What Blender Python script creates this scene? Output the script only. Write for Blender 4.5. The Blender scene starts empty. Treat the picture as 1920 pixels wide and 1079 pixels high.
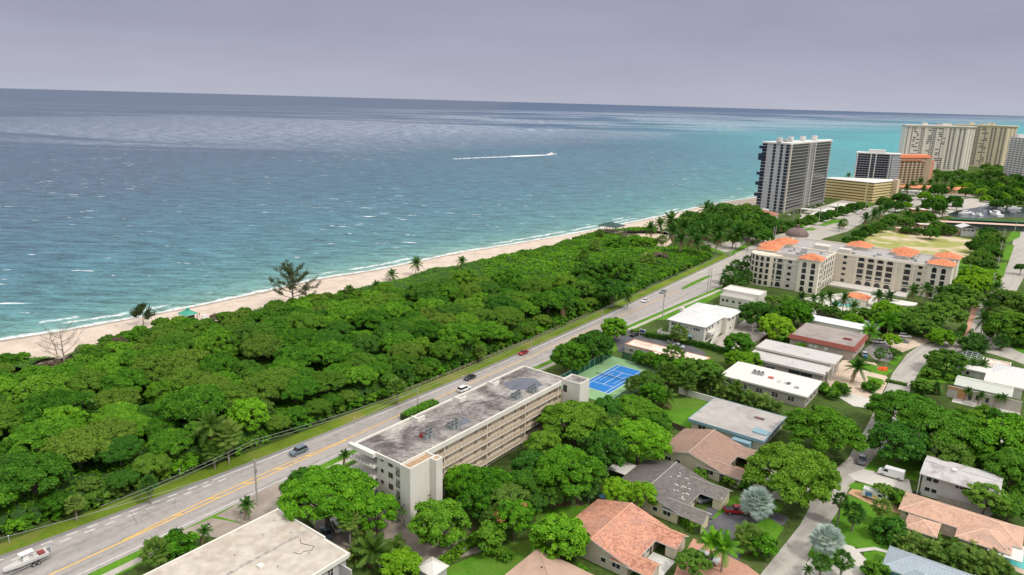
import bpy, math, random
import numpy as np
from mathutils import Vector, Matrix
random.seed(7); RNG = np.random.default_rng(11)
SC = bpy.context.scene
COL = SC.collection
PI = math.pi
R = math.radians

# ------------------------------------------------------------------ camera model
F_PX, CAM_H = 1330.0, 90.0
_roll = math.atan(51/1920.0)
_pitch = math.atan((539.5-190.0)*math.cos(_roll)/F_PX)
_Fw = Vector((0, math.cos(_pitch), -math.sin(_pitch)))
_U0 = Vector((0, math.sin(_pitch), math.cos(_pitch)))
_R0 = Vector((1, 0, 0))
_X = _R0*math.cos(_roll) + _U0*math.sin(_roll)
_Y = -_R0*math.sin(_roll) + _U0*math.cos(_roll)

def at(px, py, z=0.0):
    """survey: where a sight line through a photo point meets the level z"""
    v = _Fw + _X*((px-960)/F_PX) + _Y*((539.5-py)/F_PX)
    t = (z-CAM_H)/v.z
    return Vector((v.x*t, v.y*t, z))

def dist(p): return math.sqrt(p.x**2+p.y**2+(p.z-CAM_H)**2)

cam_d = bpy.data.cameras.new('camera')
cam = bpy.data.objects.new('camera', cam_d); COL.objects.link(cam)
cam.matrix_world = Matrix(((_X.x, _Y.x, -_Fw.x, 0), (_X.y, _Y.y, -_Fw.y, 0), (_X.z, _Y.z, -_Fw.z, CAM_H), (0, 0, 0, 1)))
cam_d.sensor_width = 36; cam_d.lens = F_PX/1920*36
cam_d.clip_start = 1; cam_d.clip_end = 200000
SC.camera = cam

# ------------------------------------------------------------------ materials
MATS = {}
def nn(nt, typ, **kw):
    n = nt.nodes.new(typ)
    for k, v in kw.items():
        if k.startswith('i_'):
            key = k[2:].replace('_', ' ')
            n.inputs[key].default_value = v
        else: setattr(n, k, v)
    return n

def newmat(name):
    m = bpy.data.materials.new(name); m.use_nodes = True
    nt = m.node_tree; nt.nodes.clear()
    out = nt.nodes.new('ShaderNodeOutputMaterial')
    return m, nt, out

def ramp(nt, fac, stops):
    r = nt.nodes.new('ShaderNodeValToRGB')
    el = r.color_ramp.elements
    while len(el) > 1: el.remove(el[-1])
    el[0].position = stops[0][0]; el[0].color = (*stops[0][1], 1)
    for p, c in stops[1:]:
        e = el.new(p); e.color = (*c, 1)
    nt.links.new(fac, r.inputs['Fac'])
    return r.outputs['Color']

def noise(nt, vec, scale, detail=4, rough=.55, dist_=0):
    n = nt.nodes.new('ShaderNodeTexNoise')
    n.inputs['Scale'].default_value = scale; n.inputs['Detail'].default_value = detail
    n.inputs['Roughness'].default_value = rough; n.inputs['Distortion'].default_value = dist_
    if vec is not None: nt.links.new(vec, n.inputs['Vector'])
    return n.outputs['Fac']

def mathn(nt, op, a, b=None, c=None, clamp=False):
    n = nt.nodes.new('ShaderNodeMath'); n.operation = op; n.use_clamp = clamp
    for i, v in enumerate((a, b, c)):
        if v is None: continue
        if isinstance(v, (int, float)): n.inputs[i].default_value = v
        else: nt.links.new(v, n.inputs[i])
    return n.outputs[0]

def mixc(nt, fac, a, b, mode='MIX'):
    n = nt.nodes.new('ShaderNodeMix'); n.data_type = 'RGBA'; n.blend_type = mode
    if isinstance(fac, (int, float)): n.inputs[0].default_value = fac
    else: nt.links.new(fac, n.inputs[0])
    for i, v in ((6, a), (7, b)):
        if isinstance(v, (tuple, list)): n.inputs[i].default_value = (*v[:3], 1)
        else: nt.links.new(v, n.inputs[i])
    return n.outputs[2]

def maprange(nt, v, a, b, c=0., d=1.):
    n = nt.nodes.new('ShaderNodeMapRange')
    nt.links.new(v, n.inputs[0])
    for i, x in enumerate((a, b, c, d)): n.inputs[i+1].default_value = x
    return n.outputs[0]

def wpos(nt, scale=(1, 1, 1), rotz=0.):
    g = nt.nodes.new('ShaderNodeNewGeometry')
    m = nt.nodes.new('ShaderNodeMapping'); m.inputs['Scale'].default_value = scale
    m.inputs['Rotation'].default_value = (0, 0, rotz)
    nt.links.new(g.outputs['Position'], m.inputs['Vector'])
    return m.outputs['Vector']

def opos(nt, scale=(1, 1, 1), rot=(0, 0, 0)):
    g = nt.nodes.new('ShaderNodeTexCoord')
    m = nt.nodes.new('ShaderNodeMapping'); m.inputs['Scale'].default_value = scale
    m.inputs['Rotation'].default_value = rot
    nt.links.new(g.outputs['Object'], m.inputs['Vector'])
    return m.outputs['Vector']

def principled(nt, out, col, rough=.8, metal=0., spec=.3, normal=None):
    p = nt.nodes.new('ShaderNodeBsdfPrincipled')
    if isinstance(col, (tuple, list)): p.inputs['Base Color'].default_value = (*col[:3], 1)
    else: nt.links.new(col, p.inputs['Base Color'])
    if isinstance(rough, (int, float)): p.inputs['Roughness'].default_value = rough
    else: nt.links.new(rough, p.inputs['Roughness'])
    p.inputs['Metallic'].default_value = metal
    if isinstance(spec, (int, float)): p.inputs['Specular IOR Level'].default_value = spec
    else: nt.links.new(spec, p.inputs['Specular IOR Level'])
    if normal is not None: nt.links.new(normal, p.inputs['Normal'])
    nt.links.new(p.outputs[0], out.inputs['Surface'])
    return p

def bump(nt, h, strength=.3, distance=.1):
    b = nt.nodes.new('ShaderNodeBump'); b.inputs['Strength'].default_value = strength
    b.inputs['Distance'].default_value = distance
    nt.links.new(h, b.inputs['Height'])
    return b.outputs['Normal']

def simple(name, col, rough=.8, var=.12, scale=.6, metal=0., spec=.3, stain=None, stain_amt=.5, stain_scale=.12, fine=6.):
    """painted or mineral surface with uneven tone, optional dirt patches of another colour"""
    if name in MATS: return MATS[name]
    m, nt, out = newmat(name)
    v = wpos(nt)
    n1 = noise(nt, v, scale, 5); n2 = noise(nt, v, fine, 3)
    n = mathn(nt, 'MULTIPLY_ADD', n2, .4, mathn(nt, 'MULTIPLY', n1, .6))
    dark = tuple(c*(1-var*1.8) for c in col); light = tuple(min(1, c*(1+var*1.4)) for c in col)
    c = ramp(nt, n, [(.3, dark), (.5, col), (.7, light)])
    if stain:
        s = noise(nt, v, stain_scale, 8, .68, .8)
        c = mixc(nt, mathn(nt, 'MULTIPLY', maprange(nt, s, .47, .62), stain_amt), c, stain)
    principled(nt, out, c, rough, metal, spec)
    MATS[name] = m
    return m

def stripes(name, col, dark, step, axis=1, rough=.8, depth=.6, var=.25, cross=None, stain=None):
    """roof tiles, cladding, ribs: repeated courses with uneven tone per course; object space"""
    if name in MATS: return MATS[name]
    m, nt, out = newmat(name)
    tc = nt.nodes.new('ShaderNodeTexCoord'); sep = nt.nodes.new('ShaderNodeSeparateXYZ')
    nt.links.new(tc.outputs['Object'], sep.inputs[0])
    a = sep.outputs[axis]
    t = mathn(nt, 'FRACT', mathn(nt, 'DIVIDE', a, step))
    line = maprange(nt, t, .0, .28, 1., 0.)
    v = wpos(nt)
    n1 = noise(nt, v, 1.4, 4, .7); n2 = noise(nt, v, .15, 4)
    b = nt.nodes.new('ShaderNodeTexVoronoi'); b.inputs['Scale'].default_value = 2.2
    nt.links.new(v, b.inputs['Vector'])
    sepc = nt.nodes.new('ShaderNodeSeparateColor'); nt.links.new(b.outputs['Color'], sepc.inputs[0])
    n = mathn(nt, 'ADD', mathn(nt, 'MULTIPLY', n1, .4), mathn(nt, 'ADD', mathn(nt, 'MULTIPLY', n2, .35), mathn(nt, 'MULTIPLY', sepc.outputs[0], .25)))
    lo = tuple(c*(1-var*1.6) for c in col); hi = tuple(min(1, c*(1+var)) for c in col)
    c = ramp(nt, n, [(.33, lo), (.5, col), (.68, hi)])
    if stain:
        s = noise(nt, v, .2, 7, .65, .5)
        c = mixc(nt, mathn(nt, 'MULTIPLY', maprange(nt, s, .5, .62), .7), c, stain)
    c = mixc(nt, mathn(nt, 'MULTIPLY', line, depth), c, dark)
    if cross is not None:
        t2 = mathn(nt, 'FRACT', mathn(nt, 'DIVIDE', sep.outputs[cross[0]], cross[1]))
        c = mixc(nt, mathn(nt, 'MULTIPLY', maprange(nt, t2, 0, .25, 1, 0), depth*.7), c, dark)
    principled(nt, out, c, rough, 0, .3, bump(nt, t, .6, .08))
    MATS[name] = m
    return m

def leafmat(name, lo, mid, hi, trans=.25, odd=None, big=.0):
    if name in MATS: return MATS[name]
    m, nt, out = newmat(name)
    at_ = nt.nodes.new('ShaderNodeAttribute'); at_.attribute_name = 'v'
    oi = nt.nodes.new('ShaderNodeObjectInfo')
    f = mathn(nt, 'ADD', mathn(nt, 'MULTIPLY', at_.outputs['Fac'], .58), mathn(nt, 'MULTIPLY', oi.outputs['Random'], .42))
    if big:
        nb = noise(nt, wpos(nt), .02, 3)
        f = mathn(nt, 'ADD', f, mathn(nt, 'MULTIPLY', mathn(nt, 'SUBTRACT', nb, .5), big))
    c = ramp(nt, f, [(.1, lo), (.5, mid), (.9, hi)])
    if odd:
        g = maprange(nt, mathn(nt, 'FRACT', mathn(nt, 'MULTIPLY', oi.outputs['Random'], 7.31)), .45, 1.)
        c = mixc(nt, mathn(nt, 'MULTIPLY', g, .75), c, odd)
        g = maprange(nt, mathn(nt, 'FRACT', mathn(nt, 'MULTIPLY', oi.outputs['Random'], 13.7)), .7, 1.)
        c = mixc(nt, mathn(nt, 'MULTIPLY', g, .6), c, (.035, .15, .02))
    d = nt.nodes.new('ShaderNodeBsdfDiffuse'); nt.links.new(c, d.inputs[0])
    t = nt.nodes.new('ShaderNodeBsdfTranslucent'); nt.links.new(c, t.inputs[0])
    g = nt.nodes.new('ShaderNodeBsdfGlossy'); g.inputs['Roughness'].default_value = .45
    g.inputs['Color'].default_value = (.6, .7, .4, 1)
    mx = nt.nodes.new('ShaderNodeMixShader'); mx.inputs[0].default_value = trans
    nt.links.new(d.outputs[0], mx.inputs[1]); nt.links.new(t.outputs[0], mx.inputs[2])
    mg = nt.nodes.new('ShaderNodeMixShader'); mg.inputs[0].default_value = .018
    nt.links.new(mx.outputs[0], mg.inputs[1]); nt.links.new(g.outputs[0], mg.inputs[2])
    nt.links.new(mg.outputs[0], out.inputs['Surface'])
    MATS[name] = m
    return m

LEAF = {
 'forest': leafmat('forest_leaf', (.026,.10,.008), (.085,.25,.016), (.22,.45,.03), odd=(.17,.25,.035)),
 'scrub': leafmat('scrub_leaf', (.07,.19,.01), (.13,.33,.014), (.24,.46,.02), big=.9),
 'bright': leafmat('bright_leaf', (.03,.125,.006), (.10,.30,.013), (.24,.50,.025), odd=(.17,.29,.03)),
 'lime': leafmat('lime_leaf', (.09,.24,.01), (.17,.38,.015), (.3,.52,.025)),
 'dark': leafmat('dark_leaf', (.025,.09,.01), (.065,.20,.016), (.15,.34,.03), odd=(.15,.24,.04)),
 'olive': leafmat('olive_leaf', (.05,.14,.016), (.115,.26,.03), (.22,.38,.05)),
 'palm': leafmat('palm_leaf', (.05,.11,.015), (.11,.21,.03), (.24,.33,.07)),
 'palm_dark': leafmat('palm_dark_leaf', (.025,.075,.012), (.05,.14,.02), (.1,.23,.04)),
 'silver': leafmat('silver_leaf', (.16,.24,.2), (.3,.39,.34), (.5,.58,.52)),
 'pine': leafmat('pine_leaf', (.05,.075,.03), (.09,.125,.05), (.15,.19,.09)),
 'dead': leafmat('dead_leaf', (.12,.07,.04), (.22,.15,.08), (.36,.26,.14)),
 'coral': leafmat('coral_flower', (.45,.13,.07), (.55,.2,.11), (.62,.33,.2)),
 'twig': leafmat('twig_brown', (.1,.075,.055), (.17,.12,.09), (.26,.2,.15)),
}
BARK = simple('bark', (.16,.125,.095), .9, .3, 3.)
BARKP = simple('palm_bark', (.26,.23,.19), .9, .25, 4.)
CORE = simple('shade_core', (.03,.06,.014), .95, .3, 1.)  # dark filler for crowns and hedges, inner shade put into its colour
DCORE = simple('dry_inner_twigs', (.1,.075,.055), .95, .3, 1.)

# ------------------------------------------------------------------ object helpers
def tag(o, label=None, cat=None, group=None, kind=None):
    if label: o['label'] = label
    if cat: o['category'] = cat
    if group: o['group'] = group
    if kind: o['kind'] = kind
    return o

def empty(name, loc, rz=0., label=None, cat=None, group=None):
    o = bpy.data.objects.new(name, None); COL.objects.link(o)
    o.location = loc; o.rotation_euler = (0, 0, rz); o.empty_display_size = .5
    return tag(o, label, cat, group)

def link(name, me, parent=None, loc=None, rz=None):
    o = bpy.data.objects.new(name, me); COL.objects.link(o)
    if parent is not None: o.parent = parent
    if loc is not None: o.location = loc
    if rz is not None: o.rotation_euler = (0, 0, rz)
    return o

def np_mesh(name, verts, faces, mats, fv=None, smooth=False, mi=None):
    """verts (n,3), faces (m,k) with constant k"""
    verts = np.asarray(verts, dtype=np.float32); faces = np.asarray(faces, dtype=np.int32)
    me = bpy.data.meshes.new(name)
    n, (m, k) = len(verts), faces.shape
    me.vertices.add(n); me.vertices.foreach_set('co', verts.ravel())
    me.loops.add(m*k); me.loops.foreach_set('vertex_index', faces.ravel())
    me.polygons.add(m); me.polygons.foreach_set('loop_start', np.arange(0, m*k, k, dtype=np.int32))
    me.polygons.foreach_set('loop_total', np.full(m, k, dtype=np.int32))
    for mm in (mats if isinstance(mats, (list, tuple)) else [mats]): me.materials.append(mm)
    if mi is not None: me.polygons.foreach_set('material_index', np.asarray(mi, dtype=np.int32))
    if smooth: me.polygons.foreach_set('use_smooth', np.ones(m, dtype=bool))
    me.update(calc_edges=True)
    if fv is not None:
        a = me.attributes.new('v', 'FLOAT', 'FACE'); a.data.foreach_set('value', np.asarray(fv, dtype=np.float32))
    return me

class MB:
    """collects shapes of ONE part into one mesh"""
    def __init__(s): s.v = []; s.f = []; s.m = []
    def poly(s, pts, m=0):
        b = len(s.v); s.v += [tuple(p) for p in pts]; s.f.append(tuple(range(b, b+len(pts)))); s.m.append(m); return s
    def box(s, x0, y0, z0, x1, y1, z1, m=0, top=None):
        b = len(s.v)
        t = top or 0
        s.v += [(x0,y0,z0),(x1,y0,z0),(x1,y1,z0),(x0,y1,z0),(x0+t,y0+t,z1),(x1-t,y0+t,z1),(x1-t,y1-t,z1),(x0+t,y1-t,z1)]
        for q in ((3,2,1,0),(4,5,6,7),(0,1,5,4),(1,2,6,5),(2,3,7,6),(3,0,4,7)):
            s.f.append(tuple(b+i for i in q)); s.m.append(m)
        return s
    def prism(s, pts, z0, z1, m=0, cap=True):
        n = len(pts); b = len(s.v)
        s.v += [(p[0], p[1], z0) for p in pts] + [(p[0], p[1], z1) for p in pts]
        for i in range(n):
            j = (i+1) % n; s.f.append((b+i, b+j, b+n+j, b+n+i)); s.m.append(m)
        if cap:
            s.f.append(tuple(b+n+i for i in range(n))); s.m.append(m)
            s.f.append(tuple(b+n-1-i for i in range(n))); s.m.append(m)
        return s
    def cone(s, c, r0, r1, z0, z1, n=10, m=0, c1=None):
        b = len(s.v); c1 = c1 or c
        for cc, r, z in ((c, r0, z0), (c1, r1, z1)):
            for i in range(n):
                a = 2*PI*i/n; s.v.append((cc[0]+r*math.cos(a), cc[1]+r*math.sin(a), z))
        for i in range(n):
            j = (i+1) % n; s.f.append((b+i, b+j, b+n+j, b+n+i)); s.m.append(m)
        s.f.append(tuple(b+n+i for i in range(n))); s.m.append(m)
        s.f.append(tuple(b+n-1-i for i in range(n))); s.m.append(m)
        return s
    def tube(s, pts, rads, n=6, m=0):
        pts = [Vector(p) for p in pts]; b = len(s.v)
        if isinstance(rads, (int, float)): rads = [rads]*len(pts)
        for i, p in enumerate(pts):
            d = (pts[min(i+1, len(pts)-1)]-pts[max(i-1, 0)]).normalized()
            a = d.orthogonal().normalized() if abs(d.z) > .9 else d.cross(Vector((0, 0, 1))).normalized()
            c = d.cross(a)
            for k in range(n):
                t = 2*PI*k/n; q = p+(a*math.cos(t)+c*math.sin(t))*rads[i]; s.v.append(tuple(q))
        for i in range(len(pts)-1):
            for k in range(n):
                l = (k+1) % n
                s.f.append((b+i*n+k, b+i*n+l, b+(i+1)*n+l, b+(i+1)*n+k)); s.m.append(m)
        s.f.append(tuple(b+n-1-i for i in range(n))); s.m.append(m)
        e = b+(len(pts)-1)*n; s.f.append(tuple(e+i for i in range(n))); s.m.append(m)
        return s
    def mesh(s, name, mats, bevel=0):
        me = bpy.data.meshes.new(name); me.from_pydata(s.v, [], s.f)
        for mm in (mats if isinstance(mats, (list, tuple)) else [mats]): me.materials.append(mm)
        for p, i in zip(me.polygons, s.m): p.material_index = i
        me.update(); return me
    def build(s, name, mats, parent=None, loc=None, rz=None):
        return link(name, s.mesh(name, mats), parent, loc, rz)

def copy_tree(o, parent=None, loc=None, rz=None, sc=None, label=None, group=None):
    c = o.copy(); COL.objects.link(c)
    if parent is not None: c.parent = parent
    if loc is not None: c.location = loc
    if rz is not None: c.rotation_euler = (0, 0, rz)
    if sc is not None: c.scale = sc
    if label: c['label'] = label
    if group: c['group'] = group
    for ch in CHILD.get(o.name, []): copy_tree(ch, c)
    return c
CHILD = {}

# ------------------------------------------------------------------ foliage
def leaf_arrays(cen, nrm, size, aspect=.6):
    """rhombic leaf sprays: one quad each"""
    n = len(cen)
    nrm = nrm/np.maximum(np.linalg.norm(nrm, axis=1, keepdims=True), 1e-6)
    r = RNG.normal(size=(n, 3)); a = np.cross(nrm, r); a /= np.maximum(np.linalg.norm(a, axis=1, keepdims=True), 1e-6)
    b = np.cross(nrm, a)
    s = size.reshape(-1, 1)
    V = np.stack([cen-a*s, cen-b*s*aspect+nrm*s*.12, cen+a*s, cen+b*s*aspect+nrm*s*.12], axis=1).reshape(-1, 3)
    Fq = np.arange(4*n).reshape(-1, 4)
    return V, Fq

def ico(level=2):
    t = (1+5**.5)/2
    v = [(-1,t,0),(1,t,0),(-1,-t,0),(1,-t,0),(0,-1,t),(0,1,t),(0,-1,-t),(0,1,-t),(t,0,-1),(t,0,1),(-t,0,-1),(-t,0,1)]
    f = [(0,11,5),(0,5,1),(0,1,7),(0,7,10),(0,10,11),(1,5,9),(5,11,4),(11,10,2),(10,7,6),(7,1,8),(3,9,4),(3,4,2),(3,2,6),(3,6,8),(3,8,9),(4,9,5),(2,4,11),(6,2,10),(8,6,7),(9,8,1)]
    v = [np.array(p)/np.linalg.norm(p) for p in v]
    for _ in range(level-1):
        mid = {}; nf = []
        def m(a, b):
            k = (min(a, b), max(a, b))
            if k not in mid:
                p = (v[a]+v[b])/2; v.append(p/np.linalg.norm(p)); mid[k] = len(v)-1
            return mid[k]
        for a, b, c in f:
            x, y, z = m(a, b), m(b, c), m(c, a); nf += [(a,x,z),(b,y,x),(c,z,y),(x,y,z)]
        f = nf
    return np.array(v), np.array(f)
ICO_V, ICO_F = ico(2)

def crown_mesh(name, R_=5., flat=.6, nl=26, leaves=7000, leaf=.33, mat=None, layers=False, hole=.0, lr=(.22,.36), under=.25, droop=0, accent=None, acc_p=.0):
    """a crown of leafy lobes; centre of its base ring at the origin, radius R_, height 2*flat*R_ above and below"""
    L = []
    ga = PI*(3-5**.5)
    for i in range(nl):
        t = (i+.5)/nl
        cz = 1-t*(1+under)            # from top to a bit under the equator
        rr = math.sqrt(max(0, 1-cz*cz))
        a = ga*i+random.uniform(-.35, .35)
        q = random.uniform(.70, .92) if not layers else random.uniform(.62, .95)
        lrad = R_*random.uniform(*lr)
        L.append((np.array([rr*math.cos(a)*R_*q, rr*math.sin(a)*R_*q, cz*R_*flat*q]), lrad, random.random()))
    for i in range(nl//3):
        a = random.uniform(0, 2*PI); q = random.uniform(.1, .5)
        L.append((np.array([math.cos(a)*R_*q, math.sin(a)*R_*q, R_*flat*random.uniform(.1, .7)]), R_*random.uniform(*lr), random.random()))
    L = [l for l in L if random.random() >= hole]
    w = np.array([l[1]**2 for l in L]); w /= w.sum()
    idx = RNG.choice(len(L), size=leaves, p=w)
    C = np.array([l[0] for l in L]); Rr = np.array([l[1] for l in L]); T = np.array([l[2] for l in L])
    d = RNG.normal(size=(leaves, 3)); d[:, 2] = np.where(RNG.random(leaves) < .75, np.abs(d[:, 2]), d[:, 2])
    d /= np.linalg.norm(d, axis=1, keepdims=True)
    # small sub-clumps: pull directions toward a set of random directions per lobe
    sub = RNG.normal(size=(len(L), 9, 3)); sub[:, :, 2] = np.abs(sub[:, :, 2])*.9-.15
    sub /= np.linalg.norm(sub, axis=2, keepdims=True)
    sd = sub[idx, RNG.integers(0, 9, leaves)]
    d = d*.75+sd; d /= np.linalg.norm(d, axis=1, keepdims=True)
    rad = Rr[idx]*(.74+.42*RNG.random(leaves)*RNG.random(leaves)+.12*np.sum(d*sd, axis=1))
    zs = .62 if layers else .8
    P = C[idx]+d*rad[:, None]*np.array([1, 1, zs])
    if droop: P[:, 2] -= droop*(np.hypot(P[:, 0], P[:, 1])/R_)**2*R_
    nr = d*.9+np.array([0, 0, .55])+RNG.normal(size=(leaves, 3))*.5
    sz = leaf*(.5+.8*RNG.random(leaves))
    V, Fq = leaf_arrays(P, nr, sz)
    fv = np.clip(.62*RNG.random(leaves)+.38*T[idx], 0, 1)
    # dark core inside each lobe, painting shade into the leaf gaps
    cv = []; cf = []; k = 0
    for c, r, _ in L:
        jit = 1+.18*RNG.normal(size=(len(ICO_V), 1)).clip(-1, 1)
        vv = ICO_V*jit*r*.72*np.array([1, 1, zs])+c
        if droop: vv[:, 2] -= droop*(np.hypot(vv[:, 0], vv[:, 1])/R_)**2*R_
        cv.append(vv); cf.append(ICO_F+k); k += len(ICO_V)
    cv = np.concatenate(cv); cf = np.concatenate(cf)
    nv = len(V)
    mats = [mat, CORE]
    V = np.concatenate([V, cv])
    F4 = np.concatenate([Fq, np.column_stack([cf+nv, cf[:, 2]+nv])]) if False else Fq
    # mixed polygon sizes: build from loops
    me = bpy.data.meshes.new(name)
    me.vertices.add(len(V)); me.vertices.foreach_set('co', V.astype(np.float32).ravel())
    lo = np.concatenate([Fq.ravel(), (cf+nv).ravel()]).astype(np.int32)
    me.loops.add(len(lo)); me.loops.foreach_set('vertex_index', lo)
    m4, m3 = len(Fq), len(cf)
    me.polygons.add(m4+m3)
    me.polygons.foreach_set('loop_start', np.concatenate([np.arange(m4)*4, m4*4+np.arange(m3)*3]).astype(np.int32))
    me.polygons.foreach_set('loop_total', np.concatenate([np.full(m4, 4), np.full(m3, 3)]).astype(np.int32))
    mi = np.concatenate([np.zeros(m4), np.ones(m3)]).astype(np.int32)
    if accent is not None:
        mats.append(accent); lob = RNG.random(len(L)) < acc_p
        mi[:m4][lob[idx] & (RNG.random(leaves) < .6)] = 2
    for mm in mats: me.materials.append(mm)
    me.polygons.foreach_set('material_index', mi)
    me.update(calc_edges=True)
    a = me.attributes.new('v', 'FLOAT', 'FACE'); a.data.foreach_set('value', np.concatenate([fv, np.zeros(m3)]).astype(np.float32))
    return me

def trunk_mesh(name, h, r, spread, n=6, mat=None, fork=.45):
    """tapered trunk with limbs that reach up into the crown; base at z=0, limbs end at z=h"""
    b = MB()
    lean = (random.uniform(-.06, .06)*h, random.uniform(-.06, .06)*h)
    zf = h*fork
    b.tube([(0, 0, -.3), (lean[0]*.3, lean[1]*.3, zf*.5), (lean[0], lean[1], zf)], [r*1.25, r*.95, r*.75], 8)
    for i in range(n):
        a = 2*PI*i/n+random.uniform(-.3, .3); s = spread*random.uniform(.6, 1)
        b.tube([(lean[0], lean[1], zf-.2), (lean[0]+math.cos(a)*s*.45, lean[1]+math.sin(a)*s*.45, zf+(h-zf)*.55),
                (lean[0]+math.cos(a)*s, lean[1]+math.sin(a)*s, h)], [r*.5, r*.32, r*.12], 6)
    return b.mesh(name, mat or BARK)

def frond_arrays(L, az, elev, sag, width, nseg=9, nleaf=22, twist=0., hang=.35):
    """one feather frond: arching rachis with leaflets both sides -> quads"""
    q = []
    ca, sa = math.cos(az), math.sin(az)
    pts = []
    for i in range(nseg+1):
        t = i/nseg
        r = L*t*math.cos(elev)*(1-.12*sag*t); z = L*t*math.sin(elev)-sag*L*t*t*.75
        pts.append(np.array([r*ca, r*sa, z]))
    for i in range(nseg):     # rachis as a thin strip
        a, b = pts[i], pts[i+1]; s = np.array([-sa, ca, 0])*.035*(1.6-i/nseg)
        q.append((a-s, b-s, b+s, a+s))
    side = np.array([-sa, ca, 0])
    for i in range(nleaf):
        t = (i+1.5)/(nleaf+1.5); k = min(int(t*nseg), nseg-1); u = t*nseg-k
        p = pts[k]*(1-u)+pts[k+1]*u; d = (pts[k+1]-pts[k]); d = d/np.linalg.norm(d)
        w = width*math.sin(PI*min(1, .12+t*.9))**.6
        for sg in (-1, 1):
            tip = p+(side*sg*.85+d*.55)*w+np.array([0, 0, -hang*w*(1+random.uniform(-.3, .5))])
            h = d*.09*(L/3.5)
            q.append((p-h, p+h, tip+h*.4, tip-h*.4))
    return q

def palm_crown_mesh(name, L=3.6, n=20, mat=None, width=.75, dead=3, sag=(.3, .9), hang=.35, up=True, nleaf=20):
    q = []; fv = []; mi = []
    for i in range(n+dead):
        az = i*2.39996+random.uniform(-.2, .2); t = i/max(1, n-1)
        if i < n: el = R(78)-R(95)*t**.9 if up else R(50)-R(60)*t; sg = random.uniform(*sag)*(.4+.6*t)
        else: el = R(-55); sg = .3
        fr = frond_arrays(L*random.uniform(.85, 1.08), az, el, sg, width, nleaf=nleaf, hang=hang)
        q += fr; b = random.random(); fv += [min(1, b*.7+random.random()*.3) for _ in fr]; mi += [0 if i < n else 1]*len(fr)
    V = np.array(q).reshape(-1, 3); Fq = np.arange(len(V)).reshape(-1, 4)
    return np_mesh(name, V, Fq, [mat, LEAF['dead']], fv, mi=mi)

def fan_crown_mesh(name, L=1.6, n=34, mat=None, blades=13, dead=8, stiff=.0, ball=True, bw=.105):
    """fan palm head: petioles ending in fans of split blades"""
    q = []; fv = []; mi = []
    for i in range(n+dead):
        az = i*2.39996+random.uniform(-.15, .15); t = i/(n-1)
        el = math.asin(max(-.98, 1-(1.55 if ball else 1.2)*min(1, t))) if i < n else R(-68)
        d = np.array([math.cos(az)*math.cos(el), math.sin(az)*math.cos(el), math.sin(el)])
        s = np.array([-math.sin(az), math.cos(az), 0]); u = np.cross(s, d)*-1
        if u[2] < 0: u = -u
        Lp = L*random.uniform(.75, 1.05)*(1. if i < n else .7); p0 = d*Lp*.95
        q.append((-s*.04, p0-s*.03, p0+s*.03, s*.04)); b = random.random(); k = 0 if i < n else 1
        fv.append(b); mi.append(k)
        Lb = L*.62
        for j in range(blades):
            a = R(-105)+R(210)*j/(blades-1)
            dr = d*math.cos(a)+s*math.sin(a)
            tip = p0+dr*Lb*(1-.25*abs(a)/2)*random.uniform(.8, 1.08)+np.array([0, 0, random.uniform(-.12, .06)*Lb-.28*Lb*(1-stiff)*(.6+.4*abs(math.sin(a)))])
            w = np.cross(u, dr)*Lb*bw
            midp = p0+dr*Lb*.55+np.array([0, 0, -.04*Lb])
            q.append((p0, midp-w, tip, midp+w)); fv.append(min(1, b*.6+random.random()*.4)); mi.append(k)
    V = np.array(q).reshape(-1, 3); Fq = np.arange(len(V)).reshape(-1, 4)
    return np_mesh(name, V, Fq, [mat, LEAF['dead']], fv, mi=mi)

def palm_trunk(name, h, r, curve=.0, mat=None):
    b = MB(); pts = []; rr = []
    for i in range(7):
        t = i/6; pts.append((curve*t*t, 0, h*t-(.2 if i == 0 else 0))); rr.append(r*(1.25-.4*t) if t < .95 else r*.8)
    b.tube(pts, rr, 8)
    return b.mesh(name, mat or BARKP)

# prototypes as (trunk mesh, crown mesh, trunk height for unit, crown z) ; unit crown radius known
PROTO = {}
def proto(key, crown, R_, trunk, H):
    """R_: crown radius of the mesh, H: crown centre height of the mesh"""
    PROTO.setdefault(key, []).append((crown, R_, trunk, H))

for i in range(6):
    proto('forest', crown_mesh('crown', 7., .5, 84, 34000, .25, LEAF['forest'], lr=(.11, .22), under=.2), 7., trunk_mesh('trunk', 7., .35, 4), 6.8)
for i in range(3):
    proto('forest_low', crown_mesh('crown', 4.2, .5, 44, 14000, .22, LEAF['forest'], lr=(.14, .26)), 4.2, trunk_mesh('trunk', 3., .2, 2.4), 2.6)
for i in range(2):
    proto('scrub', crown_mesh('crown', 4.5, .42, 22, 7500, .3, LEAF['scrub'], lr=(.24, .36)), 4.5, trunk_mesh('trunk', 2.4, .16, 2.4), 2.)
for i in range(3):
    proto('spread', crown_mesh('crown', 8., .46, 92, 42000, .25, LEAF['bright'], layers=True, lr=(.09, .19), under=.15, droop=.1), 8., trunk_mesh('trunk', 7., .45, 5.5, 8), 6.4)
for i in range(3):
    proto('round', crown_mesh('crown', 4.5, .8, 58, 19000, .21, LEAF['bright'], lr=(.13, .25), under=.6), 4.5, trunk_mesh('trunk', 5.5, .22, 2.4), 5.2)
for i in range(2):
    proto('lime', crown_mesh('crown', 4., .7, 46, 15000, .21, LEAF['lime'], lr=(.14, .26), under=.5), 4., trunk_mesh('trunk', 5., .2, 2.2), 4.6)
for i in range(3):
    proto('darkt', crown_mesh('crown', 5., .62, 52, 18000, .23, LEAF['dark'], lr=(.13, .25), under=.4), 5., trunk_mesh('trunk', 5.5, .3, 2.6), 5.2)
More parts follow.
